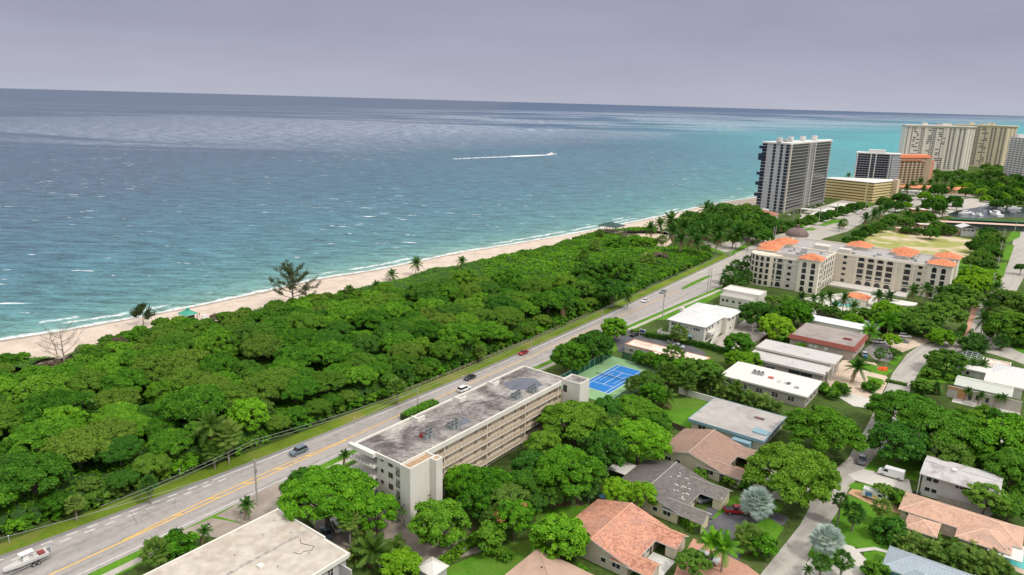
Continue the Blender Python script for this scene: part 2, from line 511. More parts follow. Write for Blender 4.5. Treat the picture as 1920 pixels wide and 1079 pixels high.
proto('airy', crown_mesh('crown', 5., .55, 46, 13000, .21, LEAF['olive'], layers=True, lr=(.11, .2), under=.3), 5., trunk_mesh('trunk', 5.5, .25, 3.), 5.)
proto('coral', crown_mesh('crown', 4., .7, 44, 14000, .21, LEAF['bright'], lr=(.14, .26), under=.5, accent=LEAF['coral'], acc_p=.14), 4., trunk_mesh('trunk', 5., .2, 2.2), 4.6)
for i in range(2):
    proto('bush', crown_mesh('crown', 1.8, .7, 14, 2600, .2, LEAF['bright'], lr=(.26, .4), under=.7), 1.8, trunk_mesh('trunk', 1.2, .08, .6, 4), 1.1)
proto('bush_dark', crown_mesh('crown', 1.8, .7, 14, 2600, .2, LEAF['dark'], lr=(.26, .4), under=.7), 1.8, trunk_mesh('trunk', 1.2, .08, .6, 4), 1.1)
proto('bush_dry', crown_mesh('crown', 2.4, .5, 14, 2600, .2, LEAF['twig'], lr=(.26, .4), under=.5, hole=.2), 2.4, trunk_mesh('trunk', 1.2, .08, .9, 4), 1.1)
for i in range(2):
    proto('coconut', palm_crown_mesh('crown', 3.6, 20, LEAF['palm_dark'], .8, 3), 3.2, palm_trunk('trunk', 8., .17, .9), 8.)
proto('royal', palm_crown_mesh('crown', 3.2, 18, LEAF['bright'], .8, 0, hang=.6), 3., palm_trunk('trunk', 8.5, .2, .1), 8.5)
proto('yellow_palm', palm_crown_mesh('crown', 3.6, 22, LEAF['palm'], .8, 4, hang=.5), 3.3, palm_trunk('trunk', 7., .17, .5), 7.)
for i in range(2):
    proto('sabal', fan_crown_mesh('crown', 1.55, 36, LEAF['palm'], dead=8), 2.2, palm_trunk('trunk', 5.2, .2, .1), 5.2)
proto('sabal_green', fan_crown_mesh('crown', 1.55, 34, LEAF['palm_dark'], dead=4), 2.2, palm_trunk('trunk', 5.2, .2, .1), 5.2)
proto('silver', fan_crown_mesh('crown', 2.2, 60, LEAF['silver'], blades=19, dead=4, stiff=.2, bw=.05), 3.2, palm_trunk('trunk', 3.2, .28, 0), 3.2)

def areca_mesh(name, mat, n=60, Lr=(1.8, 3.)):
    """clump palm: many arching stems from one foot"""
    q = []; fv = []
    for i in range(n):
        az = i*2.39996; el = R(random.uniform(25, 82)); off = np.array([math.cos(az), math.sin(az), 0])*random.uniform(0, .9)+np.array([0, 0, random.uniform(.2, 2.2)])
        fr = frond_arrays(random.uniform(*Lr), az, el, random.uniform(.5, 1.), .55, nseg=6, nleaf=12, hang=.5)
        b = random.random()
        for f in fr: q.append(tuple(p+off for p in f)); fv.append(min(1, b*.6+.4*random.random()))
    V = np.array(q).reshape(-1, 3); Fq = np.arange(len(V)).reshape(-1, 4)
    return np_mesh(name, V, Fq, [mat], fv)
proto('areca', areca_mesh('crown', LEAF['palm']), 2.7, MB().tube([(0,0,-.2),(0,0,1.2)], [.3,.12], 6).tube([(.3,.2,-.2),(.5,.4,1.4)], [.1,.06], 5).tube([(-.3,.1,-.2),(-.5,.2,1.4)], [.1,.06], 5).mesh('stem', BARKP), 0.)
proto('areca_green', areca_mesh('crown', LEAF['palm_dark']), 2.7, MB().tube([(0,0,-.2),(0,0,1.2)], [.3,.12], 6).tube([(.3,.2,-.2),(.5,.4,1.4)], [.1,.06], 5).tube([(-.3,.1,-.2),(-.5,.2,1.4)], [.1,.06], 5).mesh('stem', BARKP), 0.)

NAMES = {'forest': 'broadleaf_tree', 'forest_low': 'low_tree', 'scrub': 'shrub', 'spread': 'spreading_tree', 'round': 'round_tree', 'lime': 'light_green_tree',
         'darkt': 'dark_green_tree', 'airy': 'olive_green_tree', 'coral': 'flowering_tree', 'bush': 'bush', 'bush_dark': 'bush', 'bush_dry': 'dry_bush', 'coconut': 'coconut_palm', 'royal': 'feather_palm',
         'yellow_palm': 'feather_palm', 'sabal': 'fan_palm', 'sabal_green': 'fan_palm', 'silver': 'silver_palm', 'areca': 'clump_palm', 'areca_green': 'clump_palm'}
PALMS = ('coconut', 'royal', 'yellow_palm', 'sabal', 'sabal_green', 'silver')
def plant(kind, x, y, rad, h=None, label=None, cat=None, group=None, zs=None):
    """crown radius rad, crown centre height h"""
    crown, R_, trunk, H = random.choice(PROTO[kind])
    e = empty(NAMES[kind], (x, y, 0), random.uniform(0, 2*PI), label, cat or ('palm' if (kind in PALMS or 'areca' in kind) else ('bush' if 'bush' in kind or kind == 'scrub' else 'tree')), group)
    s = rad/R_
    if h is None: h = H*s
    t = link('trunk' if 'areca' not in kind else 'stem', trunk, e)
    hz = max(h, .3)/H if H > 0 else s
    if kind in PALMS: t.scale = (1, 1, hz)
    else: t.scale = (s, s, hz*1.0 if H > 0 else s)
    c = link('crown', crown, e)
    tipx = 0.
    if kind in PALMS:
        tipx = {'coconut': .9, 'royal': .1, 'yellow_palm': .5}.get(kind, .1)
    c.location = (tipx, 0, h if H > 0 else 0); c.scale = (s, s, s*(zs or random.uniform(.9, 1.1)))
    return e

def ptree(kind, px, py, dpx, h, label=None, group=None, cat=None):
    """tree whose crown centre (height h) is seen at px,py with dpx crown width"""
    p = at(px, py, h); rad = dpx/2*dist(p)/F_PX
    if kind not in PALMS and 'areca' not in kind: p = at(px, py, h+.2*rad)
    return plant(kind, p.x, p.y, rad, h, label, cat, group)

def dirpos(nt, ang, s_along, s_across):
    """world position in a frame turned by ang, stretched along it"""
    g = nt.nodes.new('ShaderNodeNewGeometry'); o = nt.nodes.new('ShaderNodeCombineXYZ')
    for i, (a, sc) in enumerate(((ang, s_along), (ang+PI/2, s_across))):
        v = nt.nodes.new('ShaderNodeVectorMath'); v.operation = 'DOT_PRODUCT'
        nt.links.new(g.outputs['Position'], v.inputs[0]); v.inputs[1].default_value = (math.cos(a)*sc, math.sin(a)*sc, 0)
        nt.links.new(v.outputs['Value'], o.inputs[i])
    return o.outputs[0]
# ------------------------------------------------------------------ light
SUN_EL, SUN_AZ = R(52), R(128)         # azimuth measured from +Y towards +X
w = bpy.data.worlds.new('World'); SC.world = w; w.use_nodes = True
nt = w.node_tree; nt.nodes.clear()
wo = nt.nodes.new('ShaderNodeOutputWorld'); bg = nt.nodes.new('ShaderNodeBackground'); bg.inputs['Strength'].default_value = .10
sky = nt.nodes.new('ShaderNodeTexSky'); sky.sky_type = 'NISHITA'; sky.sun_disc = False
sky.sun_elevation = SUN_EL; sky.sun_rotation = SUN_AZ
tc = nt.nodes.new('ShaderNodeTexCoord'); sep = nt.nodes.new('ShaderNodeSeparateXYZ')
nt.links.new(tc.outputs['Generated'], sep.inputs[0])
cl = ramp(nt, sep.outputs['Z'], [(0., (4.7, 4.9, 5.9)), (.03, (4.25, 4.35, 5.5)), (.085, (3.65, 3.65, 4.85)), (.16, (3.4, 3.4, 4.5)), (.35, (8.2, 8.3, 8.7)), (.8, (14.6, 14.4, 14.))])
mp = nt.nodes.new('ShaderNodeMapping'); mp.inputs['Scale'].default_value = (2.2, 2.2, 9)
nt.links.new(tc.outputs['Generated'], mp.inputs['Vector'])
n1 = noise(nt, mp.outputs['Vector'], 1.6, 6, .5, .4)
v = maprange(nt, n1, .3, .7, .94, 1.07)
vm = nt.nodes.new('ShaderNodeVectorMath'); vm.operation = 'SCALE'
nt.links.new(cl, vm.inputs[0]); nt.links.new(v, vm.inputs['Scale'])
# thin rose tint in the cloud towards the left
n2 = noise(nt, mp.outputs['Vector'], .8, 3)
rose = mixc(nt, maprange(nt, n2, .4, .65, 0., .35), vm.outputs[0], (1.0, .93, .98), 'MULTIPLY')
mx = mixc(nt, .92, sky.outputs[0], rose)
nt.links.new(mx, bg.inputs['Color']); nt.links.new(bg.outputs[0], wo.inputs['Surface'])

sd = bpy.data.lights.new('sun', 'SUN'); sd.energy = 2.1; sd.angle = R(9); sd.color = (1., .95, .87)
so = bpy.data.objects.new('sun', sd); COL.objects.link(so)
sv = Vector((math.sin(SUN_AZ)*math.cos(SUN_EL), math.cos(SUN_AZ)*math.cos(SUN_EL), math.sin(SUN_EL)))
so.rotation_euler = sv.to_track_quat('Z', 'Y').to_euler(); so.location = (0, 0, 300)
SC.view_settings.view_transform = 'Standard'; SC.view_settings.look = 'None'
SC.view_settings.exposure = 0; SC.view_settings.gamma = 1

# ------------------------------------------------------------------ shore line
NX, NY = -.742, .670                                     # seaward normal
WATER = [at(*p, -1.) for p in [(0,638),(90,625),(200,606),(350,578),(500,546),(600,522),(700,508),(860,474),(950,460),(1060,441),(1150,424),(1230,408),(1300,391),(1360,379),(1415,371)]]
d0 = (WATER[-1]-WATER[-6]).normalized()
WATER = [WATER[0]+(WATER[0]-WATER[2]).normalized()*t for t in (40000, 3000, 600, 150)]+WATER+[WATER[-1]+d0*t for t in (60, 150, 400, 900, 2500, 9000, 60000)]
def resample(pts, step_near=5.):
    out = []
    for a, b in zip(pts[:-1], pts[1:]):
        L = (b-a).length; n = max(1, min(40, int(L/step_near)))
        for i in range(n): out.append(a.lerp(b, i/n))
    out.append(pts[-1]); return out
SH = resample(WATER)
# smooth the digitised shore and add small scallops
for _ in range(6):
    SH = [SH[0]]+[(SH[i-1]+SH[i]*2+SH[i+1])/4 if (SH[i+1]-SH[i-1]).length < 80 else SH[i] for i in range(1, len(SH)-1)]+[SH[-1]]
DS = [-6, -3, 0, 2, 4, 6, 9, 12, 16, 22, 30, 42, 60, 90, 130, 190, 280, 420, 650, 1000, 1600, 2600, 4500, 8000, 16000, 32000, 64000, 110000]
V = []; Fq = []; dv = []
for i, p in enumerate(SH):
    for d in DS:
        V.append((p.x+NX*d, p.y+NY*d, -1.)); dv.append(d)
m = len(DS)
for i in range(len(SH)-1):
    for j in range(m-1): Fq.append((i*m+j, (i+1)*m+j, (i+1)*m+j+1, i*m+j+1))
me = bpy.data.meshes.new('sea'); me.from_pydata(V, [], Fq)
a = me.attributes.new('shore', 'FLOAT', 'POINT'); a.data.foreach_set('value', np.array(dv, dtype=np.float32))
mt, nt, out = newmat('sea_water')
sh = nt.nodes.new('ShaderNodeAttribute'); sh.attribute_name = 'shore'; D = sh.outputs['Fac']
P = wpos(nt)
wig = noise(nt, wpos(nt, (.004, .004, 1)), 1., 4)
wig2 = noise(nt, wpos(nt, (.0012, .0012, 1)), 1., 3)
lg = mathn(nt, 'DIVIDE', mathn(nt, 'LOGARITHM', mathn(nt, 'ADD', mathn(nt, 'MAXIMUM', D, 0), 10), 10), 5.)   # 10 m -> .2 , 100 -> .4, 1000 -> .6
lgw = mathn(nt, 'ADD', lg, mathn(nt, 'ADD', mathn(nt, 'MULTIPLY', mathn(nt, 'SUBTRACT', wig, .5), .10), mathn(nt, 'MULTIPLY', mathn(nt, 'SUBTRACT', wig2, .5), .16)))
c = ramp(nt, lgw, [(.2, (.27, .36, .29)), (.27, (.15, .30, .275)), (.36, (.09, .22, .235)), (.45, (.07, .175, .225)), (.53, (.055, .135, .195)), (.60, (.04, .10, .175)), (.70, (.026, .078, .155)), (.9, (.014, .06, .14))])
# clear turquoise flats to the south (world x large): another sea bed
sx = nt.nodes.new('ShaderNodeSeparateXYZ'); nt.links.new(P, sx.inputs[0])
south = maprange(nt, mathn(nt, 'ADD', sx.outputs['X'], mathn(nt, 'MULTIPLY', mathn(nt, 'SUBTRACT', wig2, .5), 700)), 120, 900)
ft = mathn(nt, 'MULTIPLY', south, maprange(nt, lgw, .52, .69, 1, 0))
c = mixc(nt, mathn(nt, 'MULTIPLY', ft, .9), c, (.05, .34, .36))
# grey-violet cloud shade over the northern water, put into the colour
north = maprange(nt, mathn(nt, 'ADD', sx.outputs['X'], mathn(nt, 'MULTIPLY', mathn(nt, 'SUBTRACT', wig, .5), 300)), -20, -420)
cloud_shade = mathn(nt, 'MULTIPLY', north, maprange(nt, lgw, .44, .56, 0, 1))
c = mixc(nt, mathn(nt, 'MULTIPLY', cloud_shade, .6), c, (.075, .098, .155))
# waves: crests run roughly parallel to world x
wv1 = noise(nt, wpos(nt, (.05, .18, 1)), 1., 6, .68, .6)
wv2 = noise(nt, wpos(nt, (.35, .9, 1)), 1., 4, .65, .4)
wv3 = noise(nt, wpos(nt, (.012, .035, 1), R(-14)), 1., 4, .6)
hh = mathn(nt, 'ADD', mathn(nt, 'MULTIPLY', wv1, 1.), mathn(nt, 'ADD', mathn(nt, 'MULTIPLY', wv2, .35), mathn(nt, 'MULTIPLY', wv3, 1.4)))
wave_shade = maprange(nt, mathn(nt, 'ADD', mathn(nt, 'MULTIPLY', wv1, .6), mathn(nt, 'MULTIPLY', wv2, .4)), .40, .60, .5, 1.42)  # wave shading put into the colour: dark troughs, light crests
vm = nt.nodes.new('ShaderNodeVectorMath'); vm.operation = 'SCALE'; nt.links.new(c, vm.inputs[0]); nt.links.new(wave_shade, vm.inputs['Scale']); c = vm.outputs[0]
# white caps
wc = noise(nt, wpos(nt, (.05, .2, 1), R(-10)), 1., 3, .6)
wcz = noise(nt, wpos(nt, (.006, .006, 1)), 1., 2)
caps = maprange(nt, mathn(nt, 'ADD', wc, mathn(nt, 'MULTIPLY', mathn(nt, 'SUBTRACT', wcz, .5), .22)), .685, .72)
wcs = noise(nt, wpos(nt, (.16, .5, 1), R(-10)), 1., 2, .6)
caps2 = maprange(nt, mathn(nt, 'ADD', wcs, mathn(nt, 'MULTIPLY', mathn(nt, 'SUBTRACT', wcz, .5), .25)), .755, .77)
# surf: several broken lines close to the sand
sn = noise(nt, wpos(nt, (.09, .09, 1)), 1., 6, .65, .6)
sn2 = noise(nt, wpos(nt, (.5, .5, 1)), 1., 4, .65)
dd = mathn(nt, 'ADD', D, mathn(nt, 'ADD', mathn(nt, 'MULTIPLY', mathn(nt, 'SUBTRACT', sn, .5), 9), mathn(nt, 'MULTIPLY', mathn(nt, 'SUBTRACT', sn2, .5), 3)))
surf = maprange(nt, dd, 1.5, 3.6, 1, 0)
surf2 = mathn(nt, 'MULTIPLY', mathn(nt, 'MULTIPLY', maprange(nt, dd, 7, 8.5, 0, 1), maprange(nt, dd, 9.5, 11, 1, 0)), maprange(nt, noise(nt, wpos(nt, (.02, .02, 1)), 1., 3), .5, .58))
big = mathn(nt, 'MULTIPLY', maprange(nt, mathn(nt, 'SUBTRACT', dd, mathn(nt, 'MULTIPLY', sn, 5)), 12, 14, 0, 1), maprange(nt, dd, 17, 19, 1, 0))
big = mathn(nt, 'MULTIPLY', big, maprange(nt, noise(nt, wpos(nt, (.014, .014, 1)), 3., 2), .62, .67))
lace = maprange(nt, sn2, .42, .55, .35, 1)
foam = mathn(nt, 'MINIMUM', mathn(nt, 'ADD', mathn(nt, 'MAXIMUM', surf, mathn(nt, 'MAXIMUM', surf2, big)), 0), 1)
foam = mathn(nt, 'MULTIPLY', foam, lace)
foam = mathn(nt, 'MAXIMUM', foam, mathn(nt, 'MULTIPLY', mathn(nt, 'MAXIMUM', caps, caps2), maprange(nt, D, 20, 40)))
c = mixc(nt, foam, c, (.8, .82, .82))
# sun-glitter bands far out: glint painted as pale colour, plus stronger specular
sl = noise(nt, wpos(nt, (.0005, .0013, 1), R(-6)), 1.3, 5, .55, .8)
glint_mask = mathn(nt, 'MULTIPLY', maprange(nt, sl, .48, .54), mathn(nt, 'MULTIPLY', maprange(nt, D, 600, 1300), maprange(nt, D, 3600, 5600, 1, 0)))
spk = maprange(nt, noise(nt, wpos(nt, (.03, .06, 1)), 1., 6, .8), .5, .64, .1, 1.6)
glint_mask = mathn(nt, 'MULTIPLY', glint_mask, maprange(nt, sx.outputs['X'], -1500, 0, .3, 1.))
c = mixc(nt, mathn(nt, 'MULTIPLY', mathn(nt, 'MULTIPLY', glint_mask, spk), .85), c, (.55, .62, .7))
spec = mathn(nt, 'MULTIPLY_ADD', glint_mask, .22, .06)
nrm = nt.nodes.new('ShaderNodeBump'); nrm.inputs['Strength'].default_value = .55; nrm.inputs['Distance'].default_value = 1.1
nt.links.new(hh, nrm.inputs['Height'])
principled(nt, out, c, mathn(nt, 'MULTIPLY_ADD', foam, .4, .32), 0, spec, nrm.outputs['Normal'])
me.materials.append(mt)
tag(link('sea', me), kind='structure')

# beach
VEG = [at(*p, 2.) for p in [(-60,672),(0,664),(105,663),(180,642),(300,604),(400,598),(500,574),(650,545),(800,505),(900,485),(1000,467),(1120,434),(1220,424),(1300,402),(1400,386),(1440,378)]]
def vegline(x):      # inland offset of the vegetation from the water line as a function of distance along the shore
    pass
def along(p): return p[0]*NY-p[1]*NX
def off(p): return p[0]*NX+p[1]*NY
vs = sorted((along(p), off(p)) for p in VEG)
va = np.array([q[0] for q in vs]); vo = np.array([q[1] for q in vs])
ws = [(along(p), off(p)) for p in SH]; wa = np.array([q[0] for q in ws]); wof = np.array([q[1] for q in ws])
def veg_off(al):
    if al > va[-1]: return float(np.interp(al, wa, wof))-38
    if al < va[0]: return float(np.interp(al, wa, wof))-22
    return float(np.interp(al, va, vo))
def from_ao(al, o): return (al*NY+o*NX, -al*NX+o*NY)
V = []; Fq = []
ROW = [(-9, -.35), (-.5, .03), (.0, .35), (.25, .2), (.55, -.1), (.8, -.45), (1., -1.), (1.35, -2.2)]
BA = [q for q in np.concatenate([np.arange(-400, 1500, 4.), np.arange(1500, 6000, 200)])]
for al in BA:
    o0 = veg_off(al)+1.2*math.sin(al*.11)+.8*math.sin(al*.37+1); o1 = float(np.interp(al, wa, wof))
    for k, (t, z) in enumerate(ROW):
        if k < 2: o = o0+(-9 if k == 0 else -6); z = .03
        else: o = o0+(o1-o0)*t
        x, y = from_ao(al, o); V.append((x, y, z+(random.uniform(-.05, .05) if 2 < k < 6 else 0)))
m = len(ROW)
for i in range(len(BA)-1):
    for j in range(m-1): Fq.append((i*m+j, (i+1)*m+j, (i+1)*m+j+1, i*m+j+1))
me = bpy.data.meshes.new('beach_sand'); me.from_pydata(V, [], Fq)
mt, nt, out = newmat('sand')
pz = nt.nodes.new('ShaderNodeSeparateXYZ'); P = wpos(nt); nt.links.new(P, pz.inputs[0])
n1 = noise(nt, P, .12, 6, .6); n2 = noise(nt, P, 1.5, 5, .7)
c = ramp(nt, mathn(nt, 'ADD', mathn(nt, 'MULTIPLY', n1, .6), mathn(nt, 'MULTIPLY', n2, .4)), [(.35, (.46, .375, .30)), (.5, (.57, .475, .39)), (.65, (.65, .56, .47))])
wet = maprange(nt, mathn(nt, 'ADD', pz.outputs['Z'], mathn(nt, 'MULTIPLY', mathn(nt, 'SUBTRACT', n1, .5), .5)), -.62, -.78)
c = mixc(nt, mathn(nt, 'MULTIPLY', wet, .8), c, (.28, .23, .19))
wrack = mathn(nt, 'MULTIPLY', maprange(nt, noise(nt, P, .5, 7, .75), .56, .64), mathn(nt, 'MULTIPLY', maprange(nt, pz.outputs['Z'], -.6, -.45), maprange(nt, pz.outputs['Z'], -.1, -.3)))
c = mixc(nt, mathn(nt, 'MULTIPLY', wrack, .6), c, (.22, .14, .09))
principled(nt, out, c, .9, 0, .2, bump(nt, n2, .5, .15))
me.materials.append(mt); tag(link('beach_sand', me), kind='structure')

# ground sheet: everything inland of the beach
mt, nt, out = newmat('ground_soil_grass')
P = wpos(nt); n1 = noise(nt, P, .05, 6, .6); n2 = noise(nt, P, .8, 5, .65)
c = ramp(nt, mathn(nt, 'ADD', mathn(nt, 'MULTIPLY', n1, .6), mathn(nt, 'MULTIPLY', n2, .4)), [(.36, (.035, .05, .018)), (.48, (.06, .10, .02)), (.56, (.08, .13, .03)), (.68, (.16, .14, .08))])
principled(nt, out, c, .95, 0, .1, bump(nt, n2, .4, .15))
b = MB()
al0, al1 = -400, 5990
L = [from_ao(al, veg_off(al)-2) for al in np.arange(-400, 6000, 60)]
L = L+[from_ao(6000, veg_off(6000)-9000), from_ao(-400, -9000)]
b.poly([(x, y, 0) for x, y in L][::-1])
me = b.mesh('ground', mt)
import bmesh
bm = bmesh.new(); bm.from_mesh(me); bmesh.ops.triangulate(bm, faces=bm.faces); bmesh.ops.recalc_face_normals(bm, faces=bm.faces); bm.to_mesh(me); bm.free()
if me.polygons[0].normal.z < 0: me.flip_normals()
tag(link('ground', me), kind='structure')

# flat sheets
LEVEL = [0]
def sheet(name, pts, mat, z, kind='structure', px=True):
    """pts: photo points on the ground (or world xy with px=False)"""
    w_ = [at(*p, 0.) for p in pts] if px else [Vector((p[0], p[1], 0)) for p in pts]
    me = MB().poly([(q.x, q.y, z) for q in w_]).mesh(name, mat)
    bm = bmesh.new(); bm.from_mesh(me); bmesh.ops.triangulate(bm, faces=bm.faces); bm.to_mesh(me); bm.free()
    if sum(p.normal.z*p.area for p in me.polygons) < 0: me.flip_normals()
    o = link(name, me)
    if kind: o['kind'] = kind
    return o
def grassmat(name, lo, mid, hi, dry=(.2, .2, .06), dryamt=.35):
    m, nt, out = newmat(name)
    P = wpos(nt); n1 = noise(nt, P, .12, 5, .6); n2 = noise(nt, P, 1.6, 5, .7); n3 = noise(nt, P, .06, 4, .6, .5)
    c = ramp(nt, mathn(nt, 'ADD', mathn(nt, 'MULTIPLY', n1, .5), mathn(nt, 'MULTIPLY', n2, .5)), [(.34, lo), (.5, mid), (.66, hi)])
    c = mixc(nt, mathn(nt, 'MULTIPLY', maprange(nt, n3, .52 if dryamt < .9 else .48, .66 if dryamt < .9 else .58), dryamt), c, dry)
    principled(nt, out, c, .95, 0, .1, bump(nt, n2, .5, .12))
    return m
GRASS = grassmat('lawn_grass', (.05, .14, .012), (.085, .22, .016), (.14, .29, .025))
VERGE = grassmat('verge_grass', (.08, .13, .015), (.13, .20, .02), (.19, .25, .03), (.28, .2, .08), .5)
DRY = grassmat('dry_field_grass', (.2, .24, .06), (.32, .33, .1), (.42, .38, .16), (.56, .46, .33), 1.)
def roadmat(name, col, dark, ang):
    m, nt, out = newmat(name); v = wpos(nt)
    n1 = noise(nt, v, .5, 6, .65); n2 = noise(nt, dirpos(nt, ang, .015, .55), 1., 5, .6); n3 = noise(nt, v, 9., 3, .7)
    c = ramp(nt, mathn(nt, 'ADD', mathn(nt, 'MULTIPLY', n1, .4), mathn(nt, 'ADD', mathn(nt, 'MULTIPLY', n2, .45), mathn(nt, 'MULTIPLY', n3, .15))), [(.38, dark), (.5, col), (.62, tuple(q*1.13 for q in col))])
    pt = noise(nt, dirpos(nt, ang, .05, .22), 1., 2, .4); c = mixc(nt, mathn(nt, 'MULTIPLY', maprange(nt, pt, .6, .615), .3), c, dark)
    vo = nt.nodes.new('ShaderNodeTexVoronoi'); vo.feature = 'DISTANCE_TO_EDGE'; vo.inputs['Scale'].default_value = .16; nt.links.new(dirpos(nt, ang, 1., 1.), vo.inputs['Vector'])
    cr = mathn(nt, 'MULTIPLY', maprange(nt, vo.outputs['Distance'], 0, .012, 1, 0), maprange(nt, noise(nt, v, .07, 3), .5, .56)); c = mixc(nt, mathn(nt, 'MULTIPLY', cr, .6), c, (.1, .095, .09))
    principled(nt, out, c, .9, 0, .25); return m
ASPH = roadmat('road_asphalt', (.345, .32, .30), (.25, .235, .22), R(52.9))
ASPH_D = simple('dark_asphalt', (.10, .098, .11), .85, .15, .3, stain=(.16, .15, .15), stain_amt=.4)
ASPH_S = simple('shoulder_asphalt', (.22, .205, .2), .9, .1, .4)
CONC = simple('concrete_paving', (.46, .42, .37), .9, .1, .5, stain=(.34, .3, .26), stain_amt=.5, stain_scale=.15)
STREET = roadmat('street_surface', (.40, .37, .33), (.30, .275, .25), R(45))
SANDY = simple('sandy_soil', (.58, .47, .36), .95, .15, .4, stain=(.4, .31, .22), stain_amt=.5)
PAVER = simple('brick_pavers', (.52, .28, .2), .9, .15, 1.5)
PALE = simple('pale_pavers', (.56, .53, .48), .85, .1, 1.2)
LOT = simple('old_parking_lot', (.34, .29, .245), .9, .12, .3, stain=(.22, .18, .15), stain_amt=.6, stain_scale=.12)
WHITE = simple('road_white_paint', (.78, .76, .72), .7, .1, 1.)
YELLOW = simple('road_yellow_paint', (.85, .48, .07), .7, .12, 1.)
EARTH = simple('bare_earth', (.2, .14, .09), .95, .2, .6)

OC = [1.24855611e-06, -1.36336819e-03, 1.19389322, -227.237101]
YC = [6.43572248e-05, .720479049, -172.465129]
IC = [2.13891910e-04, .686086698, -164.980194]
def pv(c, y):
    r = 0
    for k in c: r = r*y+k
    return r
def ocx(y): return pv(OC, y)-.6
def ycx(y): return pv(YC, y)
def icx(y): return pv(IC, y)
ys = [60+i*6 for i in range(70)]
ys = [y for y in ys if y < 475]
def strip(name, fa, fb, y0, y1, mat, z, step=6, kind='structure', closed=None):
    n = max(2, int((y1-y0)/step)); Y = [y0+(y1-y0)*i/n for i in range(n+1)]
    b = MB()
    for a_, c_ in zip(Y[:-1], Y[1:]):
        b.poly([(fa(a_), a_, z), (fb(a_), a_, z), (fb(c_), c_, z), (fa(c_), c_, z)])
    o = b.build(name, mat)
    for p in o.data.polygons: pass
    if o.data.polygons[0].normal.z < 0: o.data.flip_normals()
    if kind: o['kind'] = kind
    return o
# highway
strip('highway', lambda y: ocx(y), lambda y: icx(y)+1.6, 55, 365, ASPH, .035)
strip('bike_lane', lambda y: ocx(y)-.2, lambda y: ocx(y)+1.3, 55, 470, ASPH_S, .039)
strip('seaside_verge', lambda y: ocx(y)-6.4, lambda y: ocx(y)-.1, 55, 470, VERGE, .02)
strip('inland_verge', lambda y: icx(y)+1.5, lambda y: icx(y)+7.5, 55, 365, GRASS, .016)
strip('inland_sidewalk', lambda y: icx(y)+4.3, lambda y: icx(y)+6.6, 55, 365, CONC, .024)
# southern, wide part with the junction
jun = [(ocx(y), y) for y in (355, 380, 405, 430, 455, 470)]
jp = [at(*p) for p in [(1440,452),(1490,436),(1530,424),(1592,400),(1640,386),(1700,372),(1770,358),(1830,350),(1900,348),(1990,346),(1990,372),(1910,366),(1840,368),(1770,376),(1720,386),(1690,395),(1640,408),(1618,418),(1590,434),(1545,447),(1500,470),(1430,505),(1385,522),(1357,534)]]
sheet('highway', jun+[(p.x, p.y) for p in jp]+[(icx(357)+1.6, 357)], STREET, .031, px=False)
sheet('seaside_sidewalk', [(1378,476),(1440,446),(1500,428),(1560,409),(1620,390),(1624,393),(1562,413),(1502,432),(1442,451),(1382,482)], CONC, .043)
for pts in ([(1277,541),(1300,528),(1330,516),(1333,519),(1304,533),(1279,544)],):
    sheet('median_strip', pts, GRASS, .06)
def line(fx, y0, y1, w_, mat, z, name='lane_line'):
    return strip(name, lambda y: fx(y)-w_/2*1.25, lambda y: fx(y)+w_/2*1.25, y0, y1, mat, z)
line(lambda y: ocx(y)+2.1, 190, 470, .16, WHITE, .048)
line(lambda y: ocx(y)+2.1, 152, 172, .2, WHITE, .048)
line(lambda y: icx(y)+.1, 55, 330, .16, WHITE, .048)
line(lambda y: ycx(y)-.15, 175, 345, .13, YELLOW, .048)
line(lambda y: ycx(y)+.19, 175, 345, .13, YELLOW, .048)
line(lambda y: ycx(y)+.45, 80, 175, .3, YELLOW, .048)
def y2(y):
    t = (y-128)/(176-128); t = min(max(t, 0), 1); return ycx(y)+.1-1.7*math.sin(PI*t)
line(y2, 128, 176, .26, YELLOW, .050)
for y in (137, 144, 151, 158, 165):
    sheet('lane_line', [(y2(y)+.15, y+.3), (ycx(y+1.)+.3, y+1.), (ycx(y+1.4)+.3, y+1.4), (y2(y)+.15, y+.7)], YELLOW, .052, px=False)
b = MB(); b2 = MB()
y = 60.
k = 0
while y < 152:
    for f, oo, bb in ((0, 2.1, b), (1.1, 4.2, b)):
        yy = y+f; x0, x1 = ocx(yy)+oo, ocx(yy+1.5)+oo
        bb.poly([(x0-.15, yy, .048), (x0+.15, yy, .048), (x1+.15, yy+1.5, .048), (x1-.15, yy+1.5, .048)])
    y += 2.9+.5*(k % 2); k += 1
tag(b.build('lane_dashes', WHITE), kind='structure')

